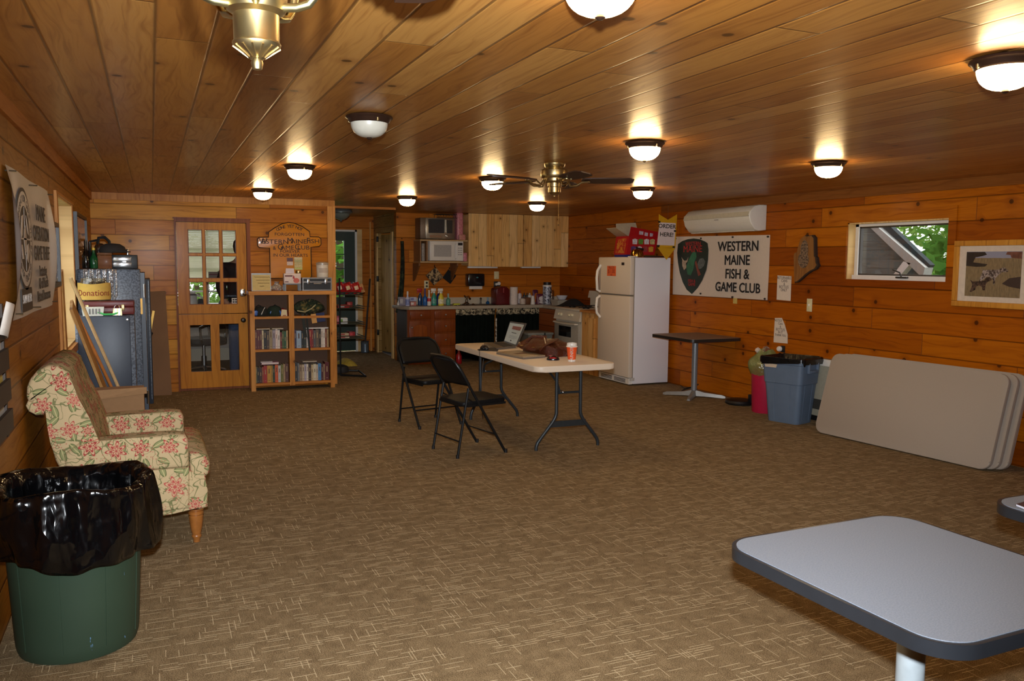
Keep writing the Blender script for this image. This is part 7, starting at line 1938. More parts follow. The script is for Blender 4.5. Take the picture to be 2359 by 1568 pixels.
# arrow sign hanging from the ceiling
AY = 8.93
def ar(px, py): q = at(px, py, Y=AY); return (q.x, q.z)
t = thing('arrow_sign', 'yellow hanging arrow sign with a white sheet reading order here above the fridge', 'sign', (ar(1537, 597)[0], AY, ar(1537, 598)[1]))
YEL = mat((214, 158, 20), .5, var=.04)
m = MB(); m.prism([ar(1518, 493), ar(1539, 506), ar(1560, 493.5), ar(1556, 570), ar(1519, 570)], AY, AY + .008, ax='y'); m.build('tail', YEL, t)
m = MB(); m.prism([ar(1515, 570), ar(1556, 571), ar(1535.5, 598)], AY - .002, AY + .006, ax='y'); m.build('arrow_head', YEL, t)
m = MB(); m.prism([ar(1519, 512), ar(1556, 514), ar(1552.5, 565.5), ar(1513, 564)], AY - .008, AY - .003, ax='y'); m.build('sheet', mat((226, 206, 200), .8, var=.02), t)
for s_, px, py in (('ORDER', 1536, 521.5), ('HERE!', 1535, 540.5)):
    q = ar(px, py); text(s_, .070, mat((60, 54, 40), .8), t, (q[0], AY - .0088, q[1]), (1, 0, -.03), (.03, 0, 1), .0004, 1.12, bold=.0015)
for px, py in ((1518, 511), (1554, 532), (1516, 566), (1551, 569)):
    q = ar(px, py); m = MB(); m.box((q[0] - .016, AY - .012, q[1] - .01), (q[0] + .016, AY - .007, q[1] + .01)); m.build('clip', M_BLACK, t)
q = ar(1539, 507); m = MB(); m.tube([(q[0], AY + .004, q[1] - .02), (q[0], AY + .004, cz(q[0], AY))], .0018, 5); m.build('hanging_string', mat((90, 70, 50), .8), t)

# ================================================================== WHITE FOLDING TABLE
TZ = .73
tx0, tx1, ty0, ty1 = 2.745, 3.475, 5.895, 7.87
t = thing('folding_table', 'white plastic folding table with grey steel legs in the middle of the room', 'table', ((tx0 + tx1) / 2, (ty0 + ty1) / 2, 0))
M_PLAS = mat((222, 204, 182), .45, var=.02, bump=.05, vs=200)
m = MB(); m.prism(rrect(tx0, ty0, tx1, ty1, .075), TZ - .048, TZ, bev=.010); m.build('tabletop', M_PLAS, t)
M_LEG = mat((52, 57, 60), .4, .4)
def legset(Y, inx0, inx1, fx0, fx1, sgn):
    for xi, xf in ((inx0, fx0), (inx1, fx1)):
        m = MB(); pts = [(xi, Y, TZ - .045), (xi, Y, .30), (xi + (xf - xi) * .06, Y, .265), (xi + (xf - xi) * .2, Y, .225), (xi + (xf - xi) * .78, Y, .10), (xi + (xf - xi) * .94, Y, .062), (xf, Y, .03), (xf, Y, .002)]
        m.tube(pts, .0145, 10); m.build('leg', M_LEG, t)
    m = MB(); m.box((inx0 + (fx0 - inx0) * .3, Y - .006, .185), (inx1 + (fx1 - inx1) * .3, Y + .006, .235)); m.build('foot_bar', M_LEG, t)
    m = MB(); m.tube([(inx0, Y, .47), (inx1, Y, .47)], .010, 8); m.build('cross_bar', M_LEG, t)
    xm = (inx0 + inx1) / 2
    m = MB(); m.tube([(inx0 + .03, Y, .47), (inx0 + .03, Y + sgn * .05, .55), (xm - .05, Y + sgn * .42, TZ - .055)], .009, 8); m.build('brace', M_LEG, t)
    m = MB(); m.tube([(inx0 + .035 + .004 * k, Y + .016 * math.cos(k * PI / 4), .475 + .016 * math.sin(k * PI / 4)) for k in range(8)], .004, 6, closed=True); m.build('lock_ring', M_STEEL, t)
a, b = at(1282, 940, Y=6.15).x, at(1337, 930, Y=6.15).x
legset(6.15, a, b, 2.866, 3.443, 1)
a2, b2 = at(1106.5, 870, Y=7.62).x, at(1154.5, 870, Y=7.62).x
legset(7.62, a2, b2, 2.84, 3.34, -1)

# ---- on the folding table
TT = TZ + .001
def tt(px, py, z=TT): return at(px, py, Z=z)
t = thing('laptop', 'open grey laptop with a web page on its screen, on the white folding table', 'laptop', (3.05, 7.45, TT))
h0, h1 = Vector((3.165, 7.27, TT)), Vector((3.235, 7.74, TT))
b0, b1 = Vector((2.925, 7.17, TT)), Vector((2.99, 7.66, TT))
up_ = Vector((0, 0, .017))
LAP = mat((104, 98, 90), .35, .4)
m = MB(); m.hexa([b0, h0, h1, b1, b0 + up_, h0 + up_, h1 + up_, b1 + up_]); m.build('base', LAP, t)
m = MB()
ax_, ay_ = (h0 - b0), (b1 - b0)
for i in range(5):
    for j in range(12):
        o = b0 + up_ + ax_ * (.42 + .1 * i) + ay_ * (.09 + .069 * j) + Vector((0, 0, .0005))
        e1, e2 = ax_ * .075, ay_ * .052
        m.hexa([o, o + e1, o + e1 + e2, o + e2, o + Vector((0, 0, .002)), o + e1 + Vector((0, 0, .002)), o + e1 + e2 + Vector((0, 0, .002)), o + e2 + Vector((0, 0, .002))])
m.build('keyboard', mat((38, 36, 36), .5), t)
m = MB(); o = b0 + up_ + ax_ * .08 + ay_ * .36 + Vector((0, 0, .0004)); m.quad(o, o + ax_ * .26, o + ax_ * .26 + ay_ * .28, o + ay_ * .28); m.build('touchpad', mat((80, 76, 70), .3), t)
s0, s1 = at(1211, 745, Y=7.25), at(1175, 740, Y=7.76)
bk_ = Vector((.012, -.002, 0))
hb0, hb1 = h0 + up_, h1 + up_
m = MB(); m.hexa([hb0, hb0 + bk_, hb1 + bk_, hb1, s0, s0 + bk_, s1 + bk_, s1]); m.build('lid', mat((70, 62, 54), .4, .3), t)
def scr(u, v): return (hb1 * (1 - u) + hb0 * u) * (1 - v) + (s1 * (1 - u) + s0 * u) * v - bk_ * .12
def patch(u0, v0, u1, v1, name, m_, k=1):
    m = MB(); q = [scr(u0, v0), scr(u1, v0), scr(u1, v1), scr(u0, v1)]
    m.quad(*[p - bk_ * .03 * k for p in q]); return m.build(name, m_, t, smooth=0)
patch(.04, .06, .96, .94, 'screen', mat((170, 176, 166), .3, emit=.02, ecol=(170, 180, 170)))
patch(.30, .66, .86, .82, 'page_picture', mat((130, 64, 40), .4, emit=.01, ecol=(130, 70, 50), var=.4, vs=60), 2)
patch(.36, .50, .70, .53, 'page_heading', mat((50, 54, 54), .5), 2)
for k in range(3): patch(.28, .36 - .05 * k, .84 - .1 * (k == 2), .375 - .05 * k, 'page_text', mat((120, 124, 120), .5), 2)
patch(.46, .13, .56, .18, 'page_button', mat((40, 44, 44), .5), 2)
t = thing('mouse_pad', 'black mouse pad at the edge of the folding table, beside the open laptop', 'mouse pad', tt(1125, 803))
q = [tt(1102, 807.5), tt(1146, 809), tt(1150, 803), tt(1112, 800)]
m = MB(); m.hexa([*q, *[p + Vector((0, 0, .005)) for p in q]]); m.build('pad', M_BLACK, t)
def mouse(p, rz, label, col, col2):
    t = thing('computer_mouse', label, 'mouse', p, rz)
    m = MB(); m.grid(lambda u, v: (.032 * math.cos(2 * PI * u) * math.cos(PI / 2 * v), .055 * math.sin(2 * PI * u) * math.cos(PI / 2 * v), .004 + .034 * math.sin(PI / 2 * v)), 20, 8, cu=True)
    m.lathe([(0, 0), (.03, .0), (.032, .004)], n=20, sy=1.72); m.build('shell', mat(col, .25), t, False, smooth=180)
    m = MB(); m.rbox((-.004, .012, .030), (.004, .032, .040), .002); m.build('wheel', mat(col2, .4), t, False)
    m = MB(); m.beam((0, .045, .014), (0, .008, .0385), .0015, .002); m.build('button_gap', mat(col2, .4), t, False)
    return t
mouse(tt(1116, 804, TT + .007) , .3, 'black mouse on the mouse pad in front of the open laptop', (26, 26, 28), (70, 70, 74))
mt = mouse(tt(1274, 829), 1.1, 'black mouse with red sides between the closed laptop and the cup', (26, 18, 18), (160, 30, 30))
m = MB(); m.grid(lambda u, v: ((.0325) * math.cos(2 * PI * u) * math.cos(PI / 2 * (.2 + .4 * v)), .0555 * math.sin(2 * PI * u) * math.cos(PI / 2 * (.2 + .4 * v)), .0045 + .0345 * math.sin(PI / 2 * (.2 + .4 * v))), 20, 4, cu=True)
for f in list(m.bm.faces):
    if abs(f.calc_center_median().x) < .022: m.bm.faces.remove(f)
m.build('red_side', mat((150, 26, 30), .25), mt, False, smooth=180)
p = tt(1104, 807.5)
cr = [p + Vector((.03, .02, .012)), p + Vector((-.02, -.01, .01)), Vector((tx0 - .012, p.y - .05, TZ - .01)), Vector((tx0 - .02, p.y - .06, .5)), Vector((tx0 + .03, p.y - .02, .16)), Vector((tx0 + .06, p.y + .05, .10)), Vector((tx0 + .05, p.y + .06, .4)), Vector((tx0 + .09, p.y + .1, TZ - .06))]
sp = []
for i in range(len(cr) - 1):
    a, b = cr[i], cr[i + 1]
    p0, p3 = cr[max(i - 1, 0)], cr[min(i + 2, len(cr) - 1)]
    for k in range(6):
        s_ = k / 6
        sp.append(.5 * ((2 * a) + (b - p0) * s_ + (2 * p0 - 5 * a + 4 * b - p3) * s_ ** 2 + (3 * a - p0 - 3 * b + p3) * s_ ** 3))
m = MB(); m.tube(sp, .0028, 6); tag(m.build('power_cord', M_BLACK), 'thin black cord hanging over the table edge behind the two folding chairs', 'cord')
q = [tt(1143.5, 815.5), tt(1205, 827.5), tt(1256, 823.5), tt(1197, 811.5)]
t = thing('closed_laptop', 'closed silver laptop lying in front of the brown leather bag', 'laptop', (q[0] + q[2]) / 2)
LS = mat((176, 160, 136), .3, .5, var=.02)
for nm, za, zb2, mm in (('base', 0, .011, mat((150, 150, 150), .3, .8)), ('lid', .012, .022, LS)):
    m = MB(); m.hexa([*[p + Vector((0, 0, za)) for p in q], *[p + Vector((0, 0, zb2)) for p in q]]); m.build(nm, mm, t)
cc = (q[0] + q[2]) / 2 + Vector((0, 0, .0222)); e1, e2 = (q[1] - q[0]) * .08, (q[3] - q[0]) * .22
m = MB(); m.hexa([cc - e1 - e2, cc + e1 - e2, cc + e1 + e2, cc - e1 + e2, *[v + Vector((0, 0, .0008)) for v in (cc - e1 - e2, cc + e1 - e2, cc + e1 + e2, cc - e1 + e2)]]); m.build('lid_mark', mat((84, 44, 26), .5), t)

LEA = NT('brown_leather')
v = LEA.n('TexCoord').outputs['Object']
LEA.p(Base_Color=LEA.mix(LEA.noise(v, 14, 3), S(44, 14, 6), S(98, 42, 14)), Roughness=.3, Coat_Weight=.1, Specular_IOR_Level=.35)
LEA.bump(LEA.ma('ADD', LEA.noise(v, 26, 4, .6, 1.2), LEA.noise(v, 160, 2)), .6, .012)
bc = Vector((3.235, 6.72, TT))
t = thing('leather_bag', 'slouched brown leather bag on the white folding table', 'bag', bc, math.radians(8))
def lb(u, v):
    a = 2 * PI * u
    ca, sa = math.cos(a), math.sin(a)
    sq = (abs(ca) ** 3 + abs(sa) ** 3) ** (-1 / 3)
    r = (1 if v < .55 else math.cos((v - .55) / .45 * PI / 2) ** .55)
    x = .165 * sq * ca * r * (1 + .06 * math.sin(3 * a + 2))
    y = .265 * sq * sa * r * (1 + .05 * math.sin(5 * a))
    z = .075 * min(1, v / .55) + (0 if v < .55 else .035 * math.sin((v - .55) / .45 * PI / 2))
    return (x, y, z * (1 + .14 * math.sin(2 * a + 1) + .10 * math.sin(7 * x * 6 + y * 19)))
m = MB(); m.grid(lb, 56, 16, cu=True); m.build('bag_body', LEA.m, t, False, smooth=180)
m = MB(); m.tube([(-.12, -.16, .09), (-.10, -.10, .145), (-.02, 0, .15), (-.10, .10, .15), (-.13, .16, .09)], .013, 8); m.build('handle', LEA.m, t, False)
m = MB(); m.grid(lambda u, v: (-.215 + .02 * math.sin(9 * u) + .2 * v, -.2 + .40 * u, .05 + .095 * v ** .6 + .008 * math.sin(14 * u)), 16, 6)
o = m.build('front_flap', LEA.m, t, False, smooth=180); s_ = o.modifiers.new('t', 'SOLIDIFY'); s_.thickness = .005
m = MB(); m.tube([(.06, -.255, .02), (.0, -.285, .05), (-.08, -.28, .09), (-.06, -.22, .12)], .009, 8); m.build('strap', LEA.m, t, False)
for x, y in ((-.21, -.09), (-.21, .10)):
    m = MB(); m.tube([(x + .012 * math.cos(k * PI / 4), y + .016 * math.sin(k * PI / 4), .075) for k in range(8)], .003, 6, closed=True); m.build('buckle', M_BRASS, t, False)
p = tt(1317, 832)
t = thing('paper_cup', 'orange takeaway paper cup with a white lid at the near end of the folding table', 'cup', p)
hz1_ = at(1317, 790, Y=p.y).z - TZ
rt, rb = .5 * (at(1329, 805, Y=p.y).x - at(1305.5, 805, Y=p.y).x) * .94, .030
m = MB(); m.lathe([(0, .002), (rb, .002), (rb + .001, 0), (rb + (rt - rb) * .12, hz1_ * .11)], n=28); m.build('base_band', WH, t, False)
m = MB(); m.lathe([(rb + (rt - rb) * .12, hz1_ * .11), (rt, hz1_ * .80), (0, hz1_ * .80)], n=28); m.build('sleeve', mat((226, 84, 30), .5, var=.03), t, False)
m = MB(); m.lathe([(rt + .003, hz1_ * .79), (rt + .005, hz1_ * .83), (rt * .97, hz1_ * .86), (rt * .93, hz1_), (rt * .8, hz1_), (rt * .78, hz1_ * .97), (0, hz1_ * .97)], n=28); m.build('lid', WH, t, False)
for a0, s_, sz in ((-118, "DUNKIN'", .036), (-48, 'coffee', .018)):
    tx = text(s_, sz, M_PAPER, None, (0, 0, 0), (0, 0, 1), (-1, 0, 0), .0004, 1, bold=.0006)
    for v_ in tx.data.vertices:
        zc_2 = v_.co.z + hz1_ * .45
        rr = rb + (rt - rb) * (zc_2 / (hz1_ * .8)) + .0015
        a = math.radians(a0) + v_.co.x / rr
        v_.co = Vector((rr * math.cos(a), rr * math.sin(a), zc_2))
    tx.parent = t

# ================================================================== FOLDING CHAIRS
M_VINYL = mat((13, 13, 14), .5, var=.1, vs=60, spec=.25)
def chair(loc, rz, label):
    t = thing('folding_chair', label, 'chair', loc, rz, None)
    hw = .225
    F0, F1 = Vector((.44, 0, 0)), Vector((-.045, 0, .80))
    def ft(z): return F0.lerp(F1, z / .80)
    for s in (-1, 1):
        m = MB(); m.tube([(.44, s * hw, 0), (.425, s * hw, .025), *[(ft(z).x, s * hw, z) for z in (.2, .4, .6)]], .0115, 8); m.build('front_leg', M_BLKMET, t, False)
        m = MB(); m.tube([(0, s * (hw - .024), 0), (.045, s * (hw - .024), .25), (.10, s * (hw - .024), .55)], .0105, 8); m.build('rear_leg', M_BLKMET, t, False)
        m = MB(); m.lathe([(0, 0), (.0145, 0), (.0145, .03), (.0, .032)], (.44, s * hw, -.001), 10); m.lathe([(0, 0), (.0135, 0), (.0135, .028), (0, .03)], (.002, s * (hw - .024), -.001), 10); m.build('foot_cap', M_BLACK, t, False)
    m = MB(); top = [(ft(.6).x, -hw, .6), (ft(.70).x, -hw, .70), (ft(.76).x, -hw + .02, .76), (ft(.795).x, -hw + .075, .795), (ft(.80).x, 0, .802), (ft(.795).x, hw - .075, .795), (ft(.76).x, hw - .02, .76), (ft(.70).x, hw, .70), (ft(.6).x, hw, .6)]
    m.tube(top, .0115, 8); m.build('back_tube', M_BLKMET, t, False)
    m = MB()
    n = ft(0) - ft(1)
    m.grid(lambda u, v: (ft(.575 + .215 * v).x - .020 * math.sin(PI * u) * 1 + .012, (2 * u - 1) * (hw - .012 - (.085 * max(0, (v - .62) / .38) ** 2.2)), .575 + .215 * v), 16, 10)
    o = m.build('backrest', M_VINYL, t, False, smooth=60); s_ = o.modifiers.new('pad', 'SOLIDIFY'); s_.thickness = .022; s_.offset = 0
    m = MB(); m.prism(rrect(.045, -.20, .465, .20, .05), .405, .445, bev=.012)
    for v_ in m.bm.verts: v_.co.z += .02 * (v_.co.x - .2)
    m.build('seat', M_VINYL, t, False)
    for s in (-1, 1):
        m = MB(); m.box((.06, s * .205, .40), (.45, s * .195, .418)); m.build('seat_rail', M_BLKMET, t, False)
    m = MB(); m.tube([(.022, -hw + .024, .13), (.022, hw - .024, .13)], .007, 8); m.build('rear_crossbar', M_BLKMET, t, False)
    m = MB(); x = ft(.16).x; m.tube([(x, -hw, .16), (x, hw, .16)], .007, 8); m.build('front_crossbar', M_BLKMET, t, False)
    m = MB(); m.tube([(.085, -hw + .012, .47), (.20, -hw + .012, .40)], .006, 6); m.tube([(.085, hw - .012, .47), (.20, hw - .012, .40)], .006, 6); m.build('hinge_link', M_BLKMET, t, False)
    return t
chair((2.138, 6.332, 0), math.radians(10.5), 'black metal folding chair pushed sideways against the near half of the folding table')
chair((2.359, 7.822, 0), math.radians(-77.5), 'black metal folding chair facing the camera, nearer the kitchen drawers')

# ================================================================== PEDESTAL TABLES
def lam_top(name, c1, c2): return speckle(name, c1, c2, 260, .55, 0, .5, .25)
def pedestal(cx, cy, sx, sy, z, rz, label, topm, edgem, postm, basem, r=.10, th=.036, pr=.036, feet=.30):
    t = thing('pedestal_table', label, 'table', (cx, cy, 0), rz)
    m = MB(); m.prism(rrect(-sx / 2, -sy / 2, sx / 2, sy / 2, r, 10), z - th, z - .002, bev=.011); m.build('edge_band', edgem, t, False)
    m = MB(); m.prism(rrect(-sx / 2 + .012, -sy / 2 + .012, sx / 2 - .012, sy / 2 - .012, r - .012, 10), z - .004, z); m.build('tabletop', topm, t, False)
    m = MB(); m.lathe([(0, .05), (pr, .05), (pr, z - th - .012), (0, z - th - .012)], n=28); m.build('column', postm, t, False)
    m = MB(); m.box((-.17, -.03, z - th - .012), (.17, .03, z - th)); m.box((-.03, -.17, z - th - .012), (.03, .17, z - th)); m.build('top_bracket', M_BLKMET, t, False)
    for k in range(4):
        a = math.radians(45 + 90 * k)
        d, n = Vector((math.cos(a), math.sin(a), 0)), Vector((-math.sin(a), math.cos(a), 0))
        m = MB()
        p = [(.0, .032, .075), (.04, .030, .075), (.12, .028, .055), (feet - .04, .024, .038), (feet, .018, .024)]
        L = []
        for u, w, h in p:
            c = d * u
            zb_2 = .012 if u < feet - .05 else .004
            L.append([m._v(c - n * w + Vector((0, 0, zb_2))), m._v(c + n * w + Vector((0, 0, zb_2))), m._v(c + n * w * .7 + Vector((0, 0, h))), m._v(c - n * w * .7 + Vector((0, 0, h)))])
        for A, B in zip(L, L[1:]):
            for i in range(4): m.face([A[i], A[(i + 1) % 4], B[(i + 1) % 4], B[i]])
        m.face(L[0][::-1]); m.face(L[-1]); m.lathe([(0, 0), (.016, 0), (.016, .012), (0, .012)], d * (feet - .03), 10)
        m.build('foot', basem, t, False)
    return t
T1 = lam_top('pale_grey_laminate', (108, 115, 126), (132, 138, 148))
T2 = lam_top('grey_laminate', (150, 142, 132), (172, 164, 152))
M_EDGE = mat((36, 38, 42), .32, var=.05)
pedestal(1.845, 1.562, .715, .755, .75, math.radians(1.5), 'large pale grey pedestal table nearest the camera', T1, M_EDGE, mat((186, 196, 200), .35, .2), M_GREYP, .105, feet=.34)
pedestal(2.955, 1.56, .73, .755, .75, math.radians(1), 'grey pedestal table cut off by the edge of the photo, beside the nearest one', T1, M_EDGE, mat((186, 196, 200), .35, .2), M_GREYP, .105, feet=.34)
pedestal(5.76, 8.03, .69, .83, .71, 0, 'small brown-grey pedestal table beside the fridge', lam_top('brown_laminate', (120, 100, 84), (140, 118, 100)), mat((40, 34, 30), .4), mat((138, 142, 146), .35, .4), mat((140, 136, 130), .4, .3), .06, .034, .034, .36)
q = [at(x, y, Z=.752) for x, y in ((2341, 1165), (2369, 1176), (2392, 1166), (2365, 1158))]
t = thing('magazine', 'dark-covered magazine lying on the cut-off grey pedestal table', 'magazine', q[0])
m = MB(); m.hexa([*q, *[p + Vector((0, 0, .006)) for p in q]]); m.build('pages', mat((216, 216, 226), .4), t)
m = MB(); m.hexa([*[p + Vector((0, 0, .006)) for p in q], *[p + Vector((0, 0, .0075)) for p in q]]); m.build('cover', mat((60, 44, 50), .3), t)
a, b = at(1546, 884, Z=.006), at(1590, 882, Z=.006)
m = MB(); m.tube([(6.08, 8.75, .01), (6.02, 8.62, .008), (5.95, 8.50, .02), (5.98, 8.38, .05), (6.03, 8.32, .09), (6.06, 8.42, .05), (5.92, 8.46, .01), (5.85, 8.40, .008)], .006, 6)
tag(m.build('power_cord', M_BLACK), 'dark cord tangled at the wall behind the small pedestal table', 'cord')

# ================================================================== ALONG THE SIDE WALL
t = thing('recycling_bin', 'rectangular blue-grey plastic bin with a black liner below the torn notice', 'bin', (5.745, 6.42, 0), math.radians(16.5))
BLU = mat((96, 112, 132), .42, var=.05, vs=12)
def taper(m, prof, n=5):
    rings = []
    for (hx, hy, r, z) in prof: rings.append([m._v((x, y, z)) for x, y in rrect(-hx, -hy, hx, hy, r, n)])
    for A, B in zip(rings, rings[1:]):
        k = len(A)
        for i in range(k): m.face([A[i], A[(i + 1) % k], B[(i + 1) % k], B[i]])
    return rings
m = MB()
R_ = taper(m, [(.13, .165, .04, 0), (.135, .17, .045, .012), (.158, .20, .045, .385), (.166, .208, .045, .39), (.176, .222, .045, .575), (.186, .232, .045, .58), (.188, .234, .045, .62), (.178, .224, .045, .62), (.13, .165, .04, .03)])
m.face(R_[0][::-1]); m.face(R_[-1]); m.build('body', BLU, t, False)
for y in (-.09, .09):
    for sx in (-1, 1):
        m = MB(); m.beam((sx * .134, y * .9, .02), (sx * .1585, y, .385), .012, .006, (sx, 0, 0)); m.build('moulded_rib', BLU, t, False)
for x in (-.06, .06):
    m = MB(); m.beam((x, -.169, .02), (x * 1.1, -.2, .385), .012, .006, (0, -1, 0)); m.build('moulded_rib', BLU, t, False)
m = MB(); m.rbox((-.075, -.252, .50), (.075, -.222, .53), .006); m.rbox((-.085, -.25, .50), (-.07, -.222, .60), .005); m.rbox((.07, -.25, .50), (.085, -.222, .60), .005); m.build('handle', BLU, t, False)
m = MB(); m.hexa([(-.186, .05, .54), (-.178, .05, .54), (-.178, .17, .54), (-.186, .17, .54), (-.190, .04, .574), (-.180, .04, .574), (-.180, .18, .574), (-.190, .18, .574)]); m.build('tape_label', mat((206, 186, 160), .7), t, False)
LN = mat((14, 14, 15), .22, bump=.8, vs=24)
m = MB(); R_ = taper(m, [(.12, .16, .045, .42), (.172, .218, .045, .615), (.186, .232, .05, .645), (.197, .245, .05, .64), (.199, .247, .05, .592)], 6)
for i, v_ in enumerate(R_[-1]): v_.co.z += .018 * math.sin(i * .9) + .012 * math.sin(i * 2.3)
for i, v_ in enumerate(R_[2]): v_.co.z += .006 * math.sin(i * 1.7)
m.face(R_[0])
o = tag(m.build('bin_liner', LN, None), 'black liner folded over the top of the blue-grey bin', 'bin liner')
o.matrix_world = Matrix.Translation((5.745, 6.42, 0)) @ Matrix.Rotation(math.radians(16.5), 4, 'Z')

pc_ = (5.865, 6.93)
t = thing('pink_bin', 'slim raspberry pink waste bin half hidden behind the blue-grey bin', 'bin', (pc_[0], pc_[1], 0))
m = MB(); m.lathe([(0, 0), (.125, 0), (.13, .01), (.145, .45), (.152, .455), (.152, .47), (.142, .47), (.122, .02), (0, .02)], (pc_[0], pc_[1], 0), 30); m.build('body', mat((176, 28, 62), .35, var=.04), t)
m = MB()
def gb(u, v):
    a = 2 * PI * u
    r = .15 + .035 * math.sin(PI * min(1, v * 1.3)) + .012 * math.sin(7 * a) * (1 - .5 * v) + (0 if v < .55 else -.09 * (v - .55) / .45)
    return (pc_[0] + r * math.cos(a), pc_[1] + r * math.sin(a), .40 + .26 * v + .012 * math.sin(5 * a) * (1 - v))
m.grid(gb, 40, 12, cu=True)
o = m.build('bin_bag', thin_mat('pale_green_film', (176, 206, 120), .45, .22, .2, .8, 40), smooth=180)
tag(o, 'pale green translucent bag bulging out of the pink bin', 'bag')
t = thing('crumpled_trash', 'crumpled foil and bottles poking out of the pale green bag', 'trash', (pc_[0], pc_[1], .60))
for k, (dx, dy, z, r, mm) in enumerate(((-.02, -.02, .64, .05, M_STEEL), (.04, .05, .65, .035, mat((196, 120, 90), .4)), (-.06, .06, .64, .03, mat((206, 190, 176), .4)))):
    m = MB(); m.lathe([(0, -r), (r * .7, -r * .6), (r, 0), (r * .75, r * .6), (0, r)], (pc_[0] + dx, pc_[1] + dy, z), 10)
    for v_ in m.bm.verts: v_.co += Vector((rnd.uniform(-1, 1), rnd.uniform(-1, 1), rnd.uniform(-1, 1))) * r * .2
    m.build(('foil_ball', 'bottle_neck', 'cup_rim')[k], mm, t, smooth=0)
p = at(1703, 926, Z=.02)
t = thing('black_floor_base', 'low round black plastic base on the floor beside the pink bin', 'base', (p.x, p.y, 0))
m = MB(); m.lathe([(0, 0), (.13, 0), (.15, .008), (.155, .025), (.145, .045), (.10, .058), (0, .06)], (p.x, p.y, 0), 30); m.build('disc', M_BLACK, t)
p2 = at(1722, 913, Z=.08); m = MB(); m.rbox((p.x + .04, p.y - .16, .03), (p.x + .12, p.y - .09, .12), .01); m.build('neck', M_BLACK, t)
t = thing('wall_heater', 'pale wall heater half hidden between the blue-grey bin and the leaning tables', 'heater', (6.02, 5.85, 0))
m = MB(); m.rbox((6.0, 5.40, .05), (XR, 6.56, .62), .012); m.build('casing', mat((176, 170, 150), .45), t)
m = MB(); m.box((5.992, 5.42, .12), (6.002, 6.54, .22)); m.build('outlet_grille', mat((60, 58, 54), .6), t)
m = MB(); m.box((5.985, 5.40, .56), (6.005, 6.56, .625)); m.build('top_lip', M_WHITE, t)
m = MB(); m.box((6.01, 5.45, 0), (6.10, 6.5, .05)); m.build('plinth', M_BLACK, t)

# leaning folding tables
B0, B1 = Vector((5.575, 5.90, 0)), Vector((5.72, 4.25, 0))
U_ = (B1 - B0).normalized()
N_ = Vector((-U_.y, U_.x, 0)); N_ = N_ if N_.x > 0 else -N_
lean = math.atan2(.20, .70)
Wv = (N_ * math.sin(lean) + Vector((0, 0, math.cos(lean))))
Tn = (N_ * math.cos(lean) - Vector((0, 0, math.sin(lean))))
Lt, Ht = (B1 - B0).length, .745
for k in range(3):
    org = B0 + N_ * (.055 * k) + U_ * (.035 * k)
    t = thing('folded_table', ['beige folded banquet table at the front of the leaning stack', 'beige folded banquet table in the middle of the leaning stack', 'beige folded banquet table against the wall at the back of the leaning stack'][k], 'table', org, 0, 'folded tables leaning on the side wall')
    M_ = Matrix(((U_.x, Wv.x, Tn.x, org.x), (U_.y, Wv.y, Tn.y, org.y), (U_.z, Wv.z, Tn.z, org.z + .012 * (1 if True else 0)), (0, 0, 0, 1)))
    m = MB(); m.M = M_; m.prism(rrect(0, 0, Lt, Ht, .075, 8), 0, .03, bev=.008); m.build('tabletop', mat((164, 150, 135), .5, var=.02, bump=.05, vs=200), t)
    m = MB(); m.M = M_
    o_ = rrect(.008, .008, Lt - .008, Ht - .008, .07, 8); i_ = rrect(.03, .03, Lt - .03, Ht - .03, .06, 8)
    A = [m._v((x, y, .029)) for x, y in o_]; B_ = [m._v((x, y, .052)) for x, y in o_]; C_ = [m._v((x, y, .052)) for x, y in i_]; D_ = [m._v((x, y, .029)) for x, y in i_]
    n = len(A)
    for P_, Q_ in ((A, B_), (B_, C_), (C_, D_)):
        for i in range(n): m.face([P_[i], P_[(i + 1) % n], Q_[(i + 1) % n], Q_[i]])
    m.build('rim_skirt', mat((160, 148, 142), .45), t)
    for yy in (.12, Ht - .15):
        m = MB(); m.M = M_; m.tube([(.10, yy, .042), (Lt - .10, yy, .042)], .008, 8); m.build('folded_leg', M_LEG, t)

# ================================================================== OFFICE BEHIND THE HALF DOOR
t = thing('desk', 'office desk under the bright window, seen through the half door', 'desk', (.7, 13.2, 0))
DZ = at(460, 702, Y=13.0).z
m = MB(); m.rbox((-.3, 12.85, DZ - .03), (1.9, 13.55, DZ), .006); m.build('desktop', mat((186, 176, 160), .4), t)
for x, y in ((-.25, 12.9), (1.82, 12.9), (-.25, 13.48), (1.82, 13.48)):
    m = MB(); m.box((x, y, 0), (x + .05, y + .05, DZ - .03)); m.build('leg', M_BLKMET, t)
m = MB(); m.box((-.2, 13.5, .2), (1.8, 13.52, DZ - .05)); m.build('modesty_panel', mat((150, 140, 126), .5), t)
p = at(441, 701, Y=13.1)
t = item('pitcher', 'white electric kettle on the office desk seen through the lowest door pane', 'kettle', p.x, 13.1, DZ + .001)
hk = at(441, 672, Y=13.1).z - DZ
m = MB(); m.lathe([(0, 0), (.09, 0), (.088, .02), (.075, hk * .78), (.06, hk * .92), (.02, hk), (0, hk)], n=24); m.build('body', M_WHITE, t, False)
m = MB(); m.lathe([(.078, hk * .74), (.08, hk * .80), (.074, hk * .82)], n=24); m.build('band', M_BLACK, t, False)
m = MB(); m.tube([(.07, 0, hk * .75), (.15, 0, hk * .55), (.10, 0, hk * .1)], .016, 8); m.build('handle', M_WHITE, t, False)
p = at(455, 692, Y=13.05); t = item('phone', 'small dark telephone on the office desk beside the white kettle', 'phone', p.x + .03, 13.02, DZ + .001)
